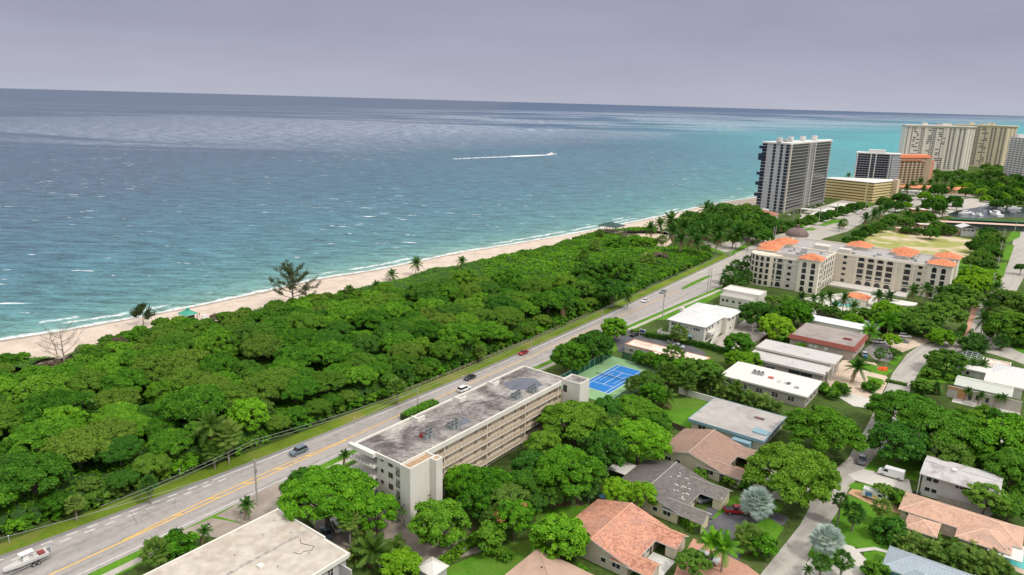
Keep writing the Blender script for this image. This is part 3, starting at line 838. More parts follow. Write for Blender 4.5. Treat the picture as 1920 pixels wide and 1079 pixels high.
# driveway aprons and grass panels between road and walk
for name, pts, mt, z in [
 ('driveway', [(405,968),(520,905),(560,940),(470,985)], LOT, .045),
 ('driveway', [(330,1000),(398,972),(470,985),(420,1010)], LOT, .045),
 ('lawn', [(405,970),(450,948),(530,930),(580,955),(480,990),(440,1000)], GRASS, .03),
 ('parking_lot', [(700,965),(770,978),(860,1000),(905,1035),(800,1062),(740,1040),(690,1000)], LOT, .03),
 ('parking_lot', [(560,950),(660,930),(780,985),(720,1040),(640,1040),(590,990)], LOT, .026),
 ('lawn', [(800,1079),(960,1015),(1010,1010),(1010,1079),(950,1120),(820,1120)], GRASS, .02),
 ('lawn', [(1000,950),(1060,930),(1110,945),(1060,985),(1010,1000)], GRASS, .02),
 ('bare_soil', [(1000,930),(1080,930),(1100,948),(1010,952)], EARTH, .024),
 ('lawn', [(1110,840),(1180,835),(1240,850),(1220,880),(1140,880)], GRASS, .02),
 ('lawn', [(1240,750),(1320,745),(1340,780),(1290,805),(1250,790)], GRASS, .02),
 ('lawn', [(1030,675),(1150,625),(1170,650),(1080,700)], GRASS, .018),
 ('parking_lot', [(1150,632),(1175,618),(1260,632),(1320,660),(1330,680),(1160,660)], ASPH_D, .028),
 ('lawn', [(1205,600),(1260,600),(1340,560),(1370,545),(1340,545),(1240,585)], GRASS, .022),
 ('parking_lot', [(1335,640),(1400,598),(1460,612),(1420,640),(1360,660)], CONC, .028),
 ('garden_lawn', [(1440,640),(1480,615),(1500,640),(1470,660)], GRASS, .02),
 ('courtyard_paving', [(1500,560),(1620,545),(1700,580),(1690,600),(1520,590)], PALE, .02),
 ('side_street', [(1400,1120),(1425,1079),(1500,985),(1545,900),(1590,860),(1625,800),(1655,740),(1674,700),(1700,665),(1724,648),(1765,640),(1805,625),(1820,600),(1838,570),(1860,545),(1880,520),(1892,490),(1900,450),(1915,420),(1960,380),(1990,390),(1960,430),(1935,480),(1920,520),(1905,548),(1880,575),(1872,600),(1866,628),(1880,640),(1905,658),(1960,680),(1960,700),(1900,676),(1860,664),(1830,658),(1790,660),(1752,668),(1728,690),(1708,725),(1700,760),(1690,790),(1660,835),(1620,880),(1590,920),(1570,960),(1520,1040),(1500,1079),(1480,1120)], STREET, .036),
 ('driveway', [(1590,890),(1620,880),(1705,900),(1712,935),(1650,915),(1600,900)], PALE, .04),
 ('driveway', [(1590,925),(1600,915),(1680,945),(1690,965),(1640,950)], simple('orange_pavers', (.5, .31, .18), .9, .15, 1.2), .042),
 ('lawn', [(1598,905),(1650,912),(1670,925),(1600,918),(1590,912)], GRASS, .044),
 ('lawn', [(1620,880),(1640,850),(1730,860),(1725,905)], GRASS, .028),
 ('lawn', [(1545,1000),(1590,930),(1690,960),(1700,1030),(1660,1040),(1580,1020)], GRASS, .028),
 ('circular_drive', [(1510,1060),(1535,1025),(1560,1015),(1600,1025),(1625,1050),(1620,1090),(1490,1100)], PALE, .048),
 ('lawn', [(1513,1042),(1525,1022),(1570,1035),(1580,1060),(1545,1060)], GRASS, .052),
 ('lawn', [(1620,1035),(1670,1035),(1690,1100),(1620,1100)], GRASS, .03),
 ('garden_path', [(1605,1030),(1640,1026),(1668,1034),(1665,1038),(1640,1032),(1610,1036)], PALE, .056),
 ('driveway', [(1310,970),(1330,950),(1400,940),(1480,970),(1470,985),(1400,990),(1385,1060),(1340,1030)], ASPH_D, .03),
 ('lawn', [(1400,950),(1440,930),(1470,950),(1460,962),(1410,955)], GRASS, .034),
 ('lawn', [(1385,1000),(1440,970),(1470,990),(1430,1050),(1395,1050)], GRASS, .044),
 ('lawn', [(1330,980),(1360,940),(1380,930),(1400,935),(1390,945),(1350,965)], GRASS, .034),
 ('driveway', [(1270,1060),(1300,1010),(1340,1030),(1400,1060),(1425,1079),(1400,1120),(1250,1120)], PAVER, .04),
 ('driveway', [(1380,900),(1420,870),(1500,905),(1545,935),(1520,950),(1450,935)], STREET, .028),
 ('sandy_lot', [(1580,675),(1640,680),(1664,708),(1662,722),(1650,745),(1620,752),(1585,745),(1560,735),(1550,712)], SANDY, .028),
 ('lawn', [(1590,672),(1640,685),(1676,695),(1660,705),(1600,690)], GRASS, .034),
 ('parking_lot', [(1620,655),(1650,635),(1690,650),(1670,680),(1640,675)], ASPH_S, .032),
 ('parking_lot', [(1660,625),(1700,622),(1760,637),(1720,650),(1690,662),(1668,650)], SANDY, .033),
 ('lawn', [(1665,680),(1685,665),(1692,672),(1680,688)], GRASS, .042),
 ('lawn', [(1716,700),(1736,672),(1756,665),(1815,690),(1790,720),(1730,715)], GRASS, .03),
 ('driveway', [(1572,745),(1600,738),(1645,752),(1640,768),(1600,762)], PALE, .044),
 ('lawn', [(1625,705),(1655,712),(1660,722),(1630,718)], GRASS, .04),
 ('brick_walk', [(1750,642),(1800,632),(1812,612),(1822,575),(1836,572),(1818,622),(1806,638)], PAVER, .045),
 ('lawn', [(1880,652),(1900,640),(1960,655),(1960,680),(1910,664)], GRASS, .03),
 ('patio', [(1860,800),(1900,790),(1940,810),(1940,860),(1890,850)], PALE, .03),
 ('hotel_lot', [(1620,455),(1700,447),(1780,465),(1800,500),(1790,520),(1640,500)], LOT, .012),
 ('open_field', [(1615,452),(1648,432),(1700,435),(1770,440),(1835,452),(1825,480),(1790,505),(1700,495),(1630,475)], DRY, .02),
 ('lawn', [(1785,485),(1825,482),(1850,500),(1835,520),(1795,510)], GRASS, .026),
 ('lawn', [(1885,455),(1905,420),(1918,415),(1912,445),(1897,452)], GRASS, .05),
 ('lawn', [(1878,488),(1886,458),(1902,460),(1893,488)], GRASS, .05),
 ('lawn', [(1862,522),(1873,493),(1889,493),(1882,520)], GRASS, .05),
 ('lawn', [(1846,545),(1860,524),(1880,526),(1868,545)], GRASS, .05),
 ('seaside_lawn', [(1450,437),(1490,420),(1600,385),(1620,382),(1640,380),(1612,395),(1560,410),(1500,428)], GRASS, .040),
 ('median_strip', [(1508,430),(1523,427),(1532,430),(1522,433),(1510,433)], GRASS, .05),
 ('median_strip', [(1532,423),(1560,412),(1590,411),(1570,418),(1545,424)], GRASS, .05),
 ('park_lawn', [(1330,470),(1340,458),(1400,442),(1420,455),(1370,480)], GRASS, .03),
 ('park_path', [(1175,440),(1225,432),(1250,436),(1260,455),(1240,470),(1225,465),(1238,448),(1200,444),(1180,446)], SANDY, .035),
 ('park_path', [(1225,430),(1300,444),(1340,458),(1370,470),(1360,474),(1330,462),(1290,448),(1222,436)], CONC, .035),
 ('beach_path', [(1345,458),(1372,472),(1400,455),(1440,440),(1420,435),(1380,450)], CONC, .037),
 ('parking_lot', [(1500,400),(1590,372),(1650,375),(1620,390),(1560,405),(1510,418)], CONC, .014),
 ('marina_water', [(1775,402),(1792,397),(1822,391),(1850,386),(1960,389),(1960,412),(1905,408),(1830,410),(1790,408)], None, .05),
 ('marina_yard', [(1700,392),(1760,382),(1820,372),(1870,378),(1840,388),(1790,396),(1780,404),(1740,412),(1700,410)], CONC, .018),
 ('sandy_lot', [(1825,365),(1850,355),(1895,358),(1905,370),(1870,372),(1840,372)], SANDY, .02),
]:
    if mt is None:
        mt, nt, out = newmat('harbour_water')
        n = noise(nt, wpos(nt), .5, 4)
        principled(nt, out, (.035, .045, .06), .12, 0, .5, bump(nt, n, .1, .05))
    sheet(name, pts, mt, z)
# ------------------------------------------------------------------ coastal forest
def proj(x, y, z):
    q = Vector((x, y, z-CAM_H)); d = q.dot(_Fw)
    return (960+F_PX*q.dot(_X)/d, 539.5-F_PX*q.dot(_Y)/d)
def fr(x, y):
    dr = (ocx(y)-6.8-x)*.79
    dv = veg_off(along((x, y)))-off((x, y))
    return dr, dv
BARE = [(at(110, 690, 1), 11), (at(60, 700, 2), 9), (at(40, 745, 3), 8), (at(350, 605, 1), 5)]
def in_park(x, y):
    """open park ground south of the forest"""
    px, py = proj(x, y, 0)
    return py < 498 and px > 1120 and (py < 470 - 0*(px-1120) or px > 1345)
def park_clear(x, y):
    px, py = proj(x, y, 0)
    if px > 1335 and py > 448: return True
    if 1165 < px < 1240 and 440 < py < 470: return True
    return False
cand = []
y = 88.
pts = []
def near(p, r):
    for q in pts:
        if (q[0]-p[0])**2+(q[1]-p[1])**2 < (r+q[2])**2*.34*1.0: return True
    return False
tries = 0
while tries < 26000 and len(pts) < 420:
    tries += 1
    x = random.uniform(-260, 150); y = random.uniform(84, 470)
    dr, dv = fr(x, y)
    if dr < 1.5 or dv < 4: continue
    px, py = proj(x, y, 4)
    if px < -70 or px > 1400 or py > 1150: continue
    if park_clear(x, y) or in_park(x, y): continue
    if any((x-b.x)**2+(y-b.y)**2 < r*r for b, r in BARE): continue
    f = dr/(dr+dv)
    nrm_ = min(1, dr/12)
    south = px > 940 and py < 520
    if south and dr > 16: continue
    if f > .86 and random.random() < .7: continue
    rad = random.uniform(4.6, 8.4)*(1 if f < .55 else 1-.55*(f-.55)/.45)
    if dr < 5: rad = min(rad, random.uniform(3., 4.4))
    if south: rad *= .75
    if near((x, y), rad): continue
    pts.append((x, y, rad, f, south, px, py))
print('forest trees', len(pts))
pts.sort(key=lambda p: p[1]**2+p[0]**2)
for i, (x, y, rad, f, south, px, py) in enumerate(pts[:292]):
    low = f > .62
    k = 'forest_low' if (low or south) else random.choice(['forest']*7+['round', 'darkt'])
    h = (rad*.98+1.2)*(1.0 if not low else .62)
    if low: h = min(h, 3.4)
    if k in ('round', 'darkt'): rad *= .85
    dr, _ = fr(x, y)
    if k == 'forest' and dr < 6: h *= .8
    zone = 'roadside' if dr < 9 else ('dune' if low else 'middle')
    lab = {'roadside': 'dense green tree at the highway edge of the coastal forest',
           'dune': 'low wind-cut tree on the beach side of the coastal forest',
           'middle': 'tall broadleaf tree inside the coastal forest'}[zone]
    lab += ', left part' if px < 480 else (', middle part' if px < 960 else ', right part')
    grp = {'roadside': 'forest trees along the verge', 'dune': 'low forest trees behind the beach', 'middle': 'trees inside the coastal forest'}[zone]
    grp += {True: ' (left)', False: ''}[px < 480]+(' (right)' if px >= 960 else '')
    if k in ('round', 'darkt') and False: pass
    o = plant(k, x, y, rad, h, lab, 'tree', grp)
    o.name = 'broadleaf_tree'

# leafy undergrowth between and behind the crowns, dune scrub towards the sand
def fbm(x, y):
    return (math.sin(x*.13+1.7*math.sin(y*.07))+math.sin(y*.17+x*.05+2*math.sin(x*.043)))*.25+(math.sin(x*.41+y*.29)+math.sin(y*.53-x*.37+1))*.12
def under_h(x, y):
    dr, dv = fr(x, y)
    px, py = proj(x, y, 2)
    f = dr/(dr+dv)
    base = 2.3+.9*fbm(x, y)*2
    if px > 900 and py < 540: base = 2.6+1.1*fbm(x*1.6, y*1.6)*2
    elif f < .6: base *= 1.7
    e = min(1, min(dr/3.5, (dv+.5)/5))
    return base*(max(0, e)**.6)*min(1, max(.0, dr-.8)/2.2)
step = 2.2
grid = {}; V = []; Fq = []; leaves = []
xs = np.arange(-262, 175, step); ysx = np.arange(84, 560, step)
def is_in(x, y):
    if y > 470: drr = 50
    dr, dv = fr(x, y) if y < 470 else (20, veg_off(along((x, y)))-off((x, y)))
    if dr < .3 or dv < -1: return False
    px, py = proj(x, y, 0)
    if px < -150 or px > 1345 or py > 1200: return False
    if park_clear(x, y): return False
    if in_park(x, y) and px > 1235: return False
    if py < 432 : return False
    if any((x-b.x)**2+(y-b.y)**2 < (r*.8)**2 for b, r in BARE[:3]): return False
    return True
for x in xs:
    for y in ysx:
        if is_in(x, y) and is_in(x+step, y) and is_in(x, y+step) and is_in(x+step, y+step):
            q = []
            for dx, dy in ((0, 0), (step, 0), (step, step), (0, step)):
                k = (round(x+dx, 2), round(y+dy, 2))
                if k not in grid:
                    grid[k] = len(V); V.append((k[0], k[1], max(.05, under_h(*k) if k[1] < 470 else 2.4)+random.uniform(-.25, .25)))
                q.append(grid[k])
            Fq.append(q)
            px, py = proj(x, y, 0)
            dr, dv = fr(x, y) if y < 470 else (20, 20)
            f = dr/(dr+dv)
            dens = 26 if (px > 900 and py < 540) else (24 if f > .55 else 20)
            d_ = math.hypot(x, y)
            n = int(dens*(1 if d_ < 330 else .75))
            if dr < 5 and y < 470: n = int(n*3)
            z00, z10, z11, z01 = (V[i][2] for i in q)
            for _ in range(n):
                u_, w_ = random.random(), random.random(); z = (z00*(1-u_)+z10*u_)*(1-w_)+(z01*(1-u_)+z11*u_)*w_
                leaves.append((x+u_*step, y+w_*step, z+random.uniform(-.1, .4), .8+.5*(px > 900 and py < 540)))
me = np_mesh('undergrowth', V, Fq, simple('low_creeping_green', (.035, .085, .016), .95, .4, 1.5), smooth=True)
ug = link('undergrowth', me); tag(ug, 'green undergrowth and dune scrub covering the ground of the coastal forest', 'undergrowth', None, 'stuff')
Lv = np.array(leaves); print('undergrowth leaves', len(Lv))
cen = Lv[:, :3].copy()
# bumpy little mounds
cen[:, 2] += .35*np.sin(cen[:, 0]*1.1+2*np.sin(cen[:, 1]*.6))*np.sin(cen[:, 1]*1.3+cen[:, 0]*.5)
nr = np.stack([RNG.normal(size=len(Lv))*.55, RNG.normal(size=len(Lv))*.55, np.full(len(Lv), 1.)], axis=1)
Vv, Ff = leaf_arrays(cen, nr, .40*Lv[:, 3]*(.7+.6*RNG.random(len(Lv))))
pat = .5+.5*np.sin(cen[:, 0]*.35+1.3*np.sin(cen[:, 1]*.22))*np.sin(cen[:, 1]*.31+cen[:, 0]*.12)
me = np_mesh('scrub_leaves', Vv, Ff, LEAF['scrub'], np.clip(.55*RNG.random(len(Lv))+.45*pat, 0, 1))
sl_ = link('foliage', me, ug)

for k, (b_, r) in enumerate(BARE[:3]):      # dry thicket
    for j in range(7):
        a = random.uniform(0, 2*PI); q = random.uniform(.1, .9)*r
        plant('bush_dry', b_.x+math.cos(a)*q, b_.y+math.sin(a)*q, random.uniform(1.8, 3.2), 1.2, 'grey-brown leafless thicket in the gap at the left of the coastal forest', 'bush', 'dry thickets in the forest gap')
for (px, py, d) in ((405, 596, 26), (222, 640, 30), (1240, 480, 30)):
    ptree('bush_dry', px, py, d, 2.5, {405: 'small brown shrub on the sand edge behind the green hut', 222: 'brown dry shrub beside the beach left of the small pine', 1240: 'dry brown brush patch in the park scrub below the pavilion'}[px], None, 'bush')

yy_ = 92.
while yy_ < 425:
    dr_ = random.uniform(1.6, 3.4); x_ = ocx(yy_)-6.8-dr_/.79; px_, py_ = proj(x_, yy_, 1)
    if -60 < px_ < 1330 and not park_clear(x_, yy_):
        o = plant('bush' if random.random() < .7 else 'bush_dark', x_, yy_, random.uniform(1.7, 2.9), random.uniform(1.0, 1.6), 'leafy shrub at the foot of the forest edge beside the highway verge', 'bush', 'shrubs at the foot of the forest edge')
    yy_ += random.uniform(2.4, 4.6)
# emergent palms of the forest
FP = [('yellow_palm', 397, 795, 62, 10.5, 'tall yellow-green palm with drooping fronds rising from the forest nearest the highway, left'),
 ('sabal', 425, 815, 60, 7.5, 'shaggy fan palm with brown dead skirt right beside the drooping yellow-green palm'),
 ('sabal', 400, 845, 40, 5, 'small fan palm hanging over the verge below the drooping yellow-green palm'),
 ('sabal_green', 278, 908, 34, 5, 'fan palm with a bare trunk standing at the verge edge left of the light pole'),
 ('sabal', 140, 945, 34, 4, 'faded yellow fan palm low in the forest edge near the far left of the highway'),
 ('sabal', 745, 725, 42, 6, 'brown-green fan palm at the forest edge opposite the roof of the condominium'),
 ('coconut', 779, 494, 32, 7, 'lone coconut palm standing against the beach, left one of the pair above the forest'),
 ('coconut', 864, 490, 26, 7, 'coconut palm above the dune scrub, right one of the pair against the beach'),
 ('coconut', 738, 514, 28, 3.5, 'low coconut palm sticking out of the dune scrub left of the lone tall one'),
 ('coconut', 708, 535, 24, 5, 'dark coconut palm half buried in the canopy near the dune edge'),
 ('coconut', 880, 527, 50, 9, 'wide coconut palm over the canopy left of the car clearing'),
 ('coconut', 1053, 565, 54, 9, 'coconut palm with pale fronds near the highway, tallest of the right half of the forest'),
 ('sabal', 655, 545, 24, 4, 'yellowish fan palm tuft on the seaward slope right of the big pine'),
 ('sabal', 1117, 460, 26, 6, 'shaggy grey fan palm in the bright scrub left of the pavilion, upper one'),
 ('sabal', 1095, 480, 26, 6, 'shaggy grey fan palm in the bright scrub left of the pavilion, lower one'),
 ('sabal', 1125, 437, 20, 5, 'small fan palm just below the dark pavilion roof'),
 ('sabal', 1242, 450, 24, 6, 'fan palm beside the park path right of the round hedge patch'),
 ('sabal', 1215, 487, 34, 4, 'dense fan palm clump in the middle of the bright scrub'),
 ('sabal', 925, 612, 30, 6, 'fan palm head showing between forest crowns'),
 ('sabal', 900, 660, 28, 4, 'pale dry fan palm at the forest foot behind the dark car'),
 ('sabal_green', 170, 770, 40, 7, 'fan palm among the broadleaf crowns at the left of the forest'),
 ('yellow_palm', 1178, 555, 26, 6, 'yellow-tipped palm at the verge where the highway narrows')]
for k, px, py, d, h, l in FP: ptree(k, px, py, d, h, l)
# park palms: a grove of coconut palms between beach and highway
GROVE = [(1222,428),(1240,420),(1262,432),(1285,424),(1300,440),(1310,452),(1318,436),(1330,428),(1345,446),(1352,430),(1368,424),(1290,410),(1330,408),(1180+80,412),(1395,418),(1382,436),(1405,440),(1275,448),(1325,392),(1340,398)]
for i, (px, py) in enumerate(GROVE):
    ptree('coconut', px, py, random.uniform(30, 42), random.uniform(9, 12), 'coconut palm in the park grove between the pavilion and the highway junction', 'park grove palms')
for i, (px, py, d) in enumerate([(1370,400,60),(1400,398,60),(1425,410,55),(1440,420,40),(1300,408,50),(1335,412,50),(1390,425,50),(1420,432,50),(1265,445-25,30),(1350,418,50),(1310,425,46),(1280,418,40),(1432,440,36),(1405,412,50),(1375,445,30),(1340,402,46),(1360,392,40)]):
    ptree('darkt', px, py, d, 6.5, 'dark green broadleaf tree under the coconut palms of the park', 'broadleaf trees of the park', 'tree')
for (px, py, d) in [(1160,455,44),(1190,450,40),(1215,452,36)]:
    ptree('forest_low', px, py, d, 3.4, 'flat green canopy beside the park path', 'flat canopies beside the park path', 'tree')
for (px, py, d, l) in [(1160,500,70,'large dark green tree crown standing out of the bright scrub, right one of two'),(1105,505,60,'large dark green tree crown standing out of the bright scrub, left one of two'),(1150,540,60,'dark tree between the bright scrub and the highway bend')]:
    ptree('darkt', px, py, d, 8, l)

# Australian pines and bare trees at the sand edge
def wispy(name, px, py_base, h, spread, label, mat=None, n=9, leafy=True, lean=0, seed=1, dens=1.):
    rs = random.Random(seed); p = at(px, py_base, 0)
    e = empty(name, (p.x, p.y, 0), 0, label, 'tree')
    b = MB(); lv = []
    b.tube([(0, 0, -.3), (lean*.2, .1, h*.3), (lean*.6, 0, h*.62), (lean, .2, h)], [h*.022, h*.017, h*.010, h*.003], 8)
    for i in range(n):
        t0 = .22+.65*i/n; a = rs.uniform(0, 2*PI) if i > 1 else (PI if i == 0 else .2)
        s = spread*(1.05-t0*.75)*rs.uniform(.75, 1.1); z0 = h*t0; z1 = z0+s*rs.uniform(.35, .9)
        q = [Vector((lean*t0, 0, z0)), Vector((lean*t0+math.cos(a)*s*.45, math.sin(a)*s*.45, z0+(z1-z0)*.25)), Vector((lean*t0+math.cos(a)*s, math.sin(a)*s, z1))]
        b.tube(q, [h*.009, h*.006, h*.002], 5)
        for j in range(7):
            u = rs.uniform(.3, 1); k = 0 if u < .45 else 1; base = q[0].lerp(q[1], u/.45) if u < .45 else q[1].lerp(q[2], (u-.45)/.55)
            a2 = a+rs.uniform(-1.1, 1.1); s2 = s*rs.uniform(.2, .42)
            tip = base+Vector((math.cos(a2)*s2, math.sin(a2)*s2, s2*rs.uniform(.3, 1.2)))
            b.tube([base, tip], [h*.003, h*.0012], 4)
            if leafy:
                for m_ in range(int(26*dens)):
                    w_ = base.lerp(tip, rs.uniform(.15, 1.1))+Vector((rs.gauss(0, .42), rs.gauss(0, .42), rs.gauss(0, .36)))
                    lv.append(tuple(w_))
            else:
                for m_ in range(3):
                    c0 = base.lerp(tip, rs.uniform(.4, 1)); b.tube([c0, c0+Vector((rs.gauss(0, .6), rs.gauss(0, .6), rs.uniform(.4, 1.2)))], [h*.0016, h*.0008], 3)
    b.build('trunk', mat or BARK, e)
    if leafy:
        for k in range(int(160*dens)):
            z = rs.uniform(.75, 1.02)*h; lv.append((lean*.8+rs.gauss(0, .6), rs.gauss(0, .6), z))
        C = np.array(lv); Nr = RNG.normal(size=C.shape); Nr[:, 2] *= .5
        Vv, Ff = leaf_arrays(C, Nr, .42*(.6+.7*RNG.random(len(C))), .32)
        link('crown', np_mesh('crown', Vv, Ff, LEAF['pine'], RNG.random(len(C))), e)
    return e
wispy('pine_tree', 550, 577, 19.5, 11, 'large feathery grey-green pine with forked dark trunk at the edge of the beach', n=20, seed=4, dens=1.2)
wispy('pine_tree', 575, 572, 9, 4.5, 'thin sparse sapling just right of the large beach pine', n=7, seed=9, dens=.35)
wispy('pine_tree', 269, 610, 8.5, 4.2, 'small feathery pine at the sand edge left of the green hut', n=12, seed=6, dens=1.1)
wispy('bare_tree', 122, 690, 15, 9, 'leafless grey tree in front of the beach at the far left', mat=simple('grey_bark', (.34, .29, .25), .9, .2, 3.), n=12, leafy=False, seed=3)
wispy('bare_tree', 108, 668, 9, 6, 'smaller leafless grey tree just left of the tall leafless one', mat=MATS['grey_bark'], n=8, leafy=False, seed=8, lean=-2)
# ------------------------------------------------------------------ buildings
ANG = R(-37.1)
GLASS = simple('dark_glass', (.025, .03, .035), .12, .1, .5, spec=.6)
GLASSB = simple('blue_glass', (.05, .075, .1), .12, .15, .3, spec=.6)
FRAME = simple('white_frame', (.7, .7, .68), .6, .05)
DFRAME = simple('dark_frame', (.06, .055, .05), .6, .1)
CREAM = simple('cream_stucco', (.62, .56, .46), .85, .05, .3, stain=(.48, .42, .34), stain_amt=.3, stain_scale=.25)
BEIGE = simple('beige_stucco', (.66, .57, .44), .85, .06, .3)
WHITEW = simple('white_stucco', (.72, .69, .62), .85, .04, .3, stain=(.6, .57, .52), stain_amt=.35, stain_scale=.25)
GREYW = simple('grey_stucco', (.45, .44, .42), .85, .08, .4)
YWALL = simple('pale_yellow_stucco', (.66, .59, .36), .85, .05, .4)
METALG = simple('galvanised_metal', (.42, .43, .43), .45, .1, 2., metal=.5)
ACB = simple('ac_cabinet', (.24, .27, .27), .6, .12, 3.)
ACG = simple('ac_grille', (.05, .055, .055), .7, .1, 3.)
BLACK = simple('black_paint', (.03, .03, .03), .5, .1)
POLE = simple('weathered_pole', (.42, .39, .36), .85, .15, 2.)

_wcache = {}
def win_mesh(w_, h_, kind):
    k = (round(w_, 2), round(h_, 2), kind)
    if k in _wcache: return _wcache[k]
    hw, hh = w_/2, h_/2; fr_ = .09 if w_ > .9 else .06
    f = MB(); g = MB()
    if kind == 'frame':
        f.box(-hw-fr_, -.07, -hh-fr_, hw+fr_, .02, -hh).box(-hw-fr_, -.07, hh, hw+fr_, .02, hh+fr_)
        f.box(-hw-fr_, -.07, -hh, -hw, .02, hh).box(hw, -.07, -hh, hw+fr_, .02, hh)
        if w_ > 1.1: f.box(-.04, -.055, -hh, .04, -.02, hh)
        if h_ > 1.4: f.box(-hw, -.05, .05, hw, -.025, .11)
        g.box(-hw, -.03, -hh, hw, .01, hh)
        r = (f, g)
    elif kind == 'arch':
        pts = [(-hw, -hh), (hw, -hh)]+[(hw*math.cos(PI*i/8), hh-hw+hw*math.sin(PI*i/8)) for i in range(9)]
        b = len(g.v); n = len(pts)
        for y_ in (-.06, .02): g.v += [(p[0], y_, p[1]) for p in pts]
        g.f.append(tuple(range(n))); g.m.append(0)
        for i in range(n):
            j = (i+1) % n; g.f.append((i, n+i, n+j, j)); g.m.append(0)
        for s in (-1, 1): f.box(s*hw-.12*(s < 0), -.12, -hh, s*hw+.12*(s > 0), .02, hh-hw)
        for i in range(8):
            a0, a1 = PI*i/8, PI*(i+1)/8
            q = []
            for rr in (hw, hw+.16):
                q += [(rr*math.cos(a0), -.12, hh-hw+rr*math.sin(a0)), (rr*math.cos(a1), -.12, hh-hw+rr*math.sin(a1))]
            f.poly([q[0], q[2], q[3], q[1]])
        r = (f, g)
    else:
        g.box(-hw, -.05, -hh, hw, .01, hh); r = (None, g)
    _wcache[k] = (r[0], r[1], {}) ; return _wcache[k]

class Bd:
    """one building: an Empty at its base and its parts in a local frame (x along the near face, y away)"""
    def __init__(s, name, label, P, ang=ANG, cat='building', group=None):
        s.r = empty(name, (P[0], P[1], 0), ang, label, cat, group); s.wins = []
    def part(s, name, b, mats, parent=None, label=None):
        o = b.build(name, mats, parent or s.r)
        if label: o['label'] = label
        return o
    def box(s, name, x0, y0, z0, x1, y1, z1, mat, top=None, parent=None):
        return s.part(name, MB().box(x0, y0, z0, x1, y1, z1, top=top), mat, parent)
    def flat(s, x0, y0, x1, y1, h, wall, roof, par=.45, pt=.25, ov=0, fascia=None, ft=.5, z0=0):
        if ov:
            s.box('wall', x0, y0, z0, x1, y1, h-ft, wall)
            b = MB().box(x0-ov, y0-ov, h-ft, x1+ov, y1+ov, h, 0)
            b.box(x0-ov+.2, y0-ov+.2, h, x1+ov-.2, y1+ov-.2, h+.05, 1)
            for (a0, b0, a1, b1) in ((x0-ov, y0-ov, x1+ov, y0-ov+.2), (x0-ov, y1+ov-.2, x1+ov, y1+ov), (x0-ov, y0-ov+.2, x0-ov+.2, y1+ov-.2), (x1+ov-.2, y0-ov+.2, x1+ov, y1+ov-.2)):
                b.box(a0, b0, h, a1, b1, h+.12, 0)
            return s.part('roof', b, [fascia or wall, roof])
        rz_ = h-par
        s.box('wall', x0, y0, z0, x1, y1, rz_-.12, wall)
        s.box('roof', x0+pt, y0+pt, rz_-.12, x1-pt, y1-pt, rz_, roof)
        b = MB()
        for (a0, b0, a1, b1) in ((x0-.03, y0-.03, x1+.03, y0+pt), (x0-.03, y1-pt, x1+.03, y1+.03), (x0-.03, y0+pt, x0+pt, y1-pt), (x1-pt, y0+pt, x1+.03, y1-pt)):
            b.box(a0, b0, rz_-.12, a1, b1, h)
        return s.part('parapet', b, fascia or wall)
    def gable(s, x0, y0, x1, y1, e, rz_, mat, axis='y', ridge=None, under=None, th=.22, name='roof', e2=None):
        """ridge runs along axis; e eave height, rz_ ridge height"""
        e2 = e if e2 is None else e2
        b = MB(); o = .0
        if axis == 'y':
            m_ = ridge if ridge is not None else (x0+x1)/2
            A = [(x0, e), (m_, rz_), (x1, e2)]
            P_ = lambda q, yy: (q[0], yy, q[1])
            ends = (y0, y1)
        else:
            m_ = ridge if ridge is not None else (y0+y1)/2
            A = [(y0, e), (m_, rz_), (y1, e2)]
            P_ = lambda q, xx: (xx, q[0], q[1])
            ends = (x0, x1)
        for i in range(2):
            a, c = A[i], A[i+1]
            q = [P_(a, ends[0]), P_(c, ends[0]), P_(c, ends[1]), P_(a, ends[1])]
            if (axis == 'y'): q = q if False else q
            lo = [(p[0], p[1], p[2]-th) for p in q]
            n = (Vector(q[1])-Vector(q[0])).cross(Vector(q[2])-Vector(q[1]))
            if n.z < 0: q = q[::-1]; lo = lo[::-1]
            b.poly(q, 0); b.poly(lo[::-1], 1)
            for k in range(4):
                l = (k+1) % 4; b.poly([q[k], lo[k], lo[l], q[l]], 1)
        cap = MB()
        R0, R1 = P_(A[1], ends[0]), P_(A[1], ends[1])
        o_ = s.part(name, b, [mat, under or FRAME])
        s.part('ridge_cap', MB().tube([(R0[0], R0[1], R0[2]+.02), (R1[0], R1[1], R1[2]+.02)], .13, 6), mat[1] if isinstance(mat, tuple) else RIDGE.get(mat.name, mat), o_)
        return o_
    def gwall(s, x0, y0, x1, y1, e, rz_, mat, axis='y', ridge=None, name='wall', e2=None):
        """walls closed up to a gable"""
        e2 = e if e2 is None else e2
        b = MB()
        if axis == 'y':
            m_ = ridge if ridge is not None else (x0+x1)/2
            for yy, fl in ((y0, 1), (y1, -1)):
                p = [(x0, yy, 0), (x1, yy, 0), (x1, yy, e2), (m_, yy, rz_), (x0, yy, e)]; b.poly(p[::fl])
            b.poly([(x0, y1, 0), (x0, y0, 0), (x0, y0, e), (x0, y1, e)]); b.poly([(x1, y0, 0), (x1, y1, 0), (x1, y1, e2), (x1, y0, e2)])
        else:
            m_ = ridge if ridge is not None else (y0+y1)/2
            for xx, fl in ((x0, -1), (x1, 1)):
                p = [(xx, y0, 0), (xx, y1, 0), (xx, y1, e2), (xx, m_, rz_), (xx, y0, e)]; b.poly(p[::fl])
            b.poly([(x0, y0, 0), (x1, y0, 0), (x1, y0, e), (x0, y0, e)]); b.poly([(x1, y1, 0), (x0, y1, 0), (x0, y1, e2), (x1, y1, e2)])
        return s.part(name, b, mat)
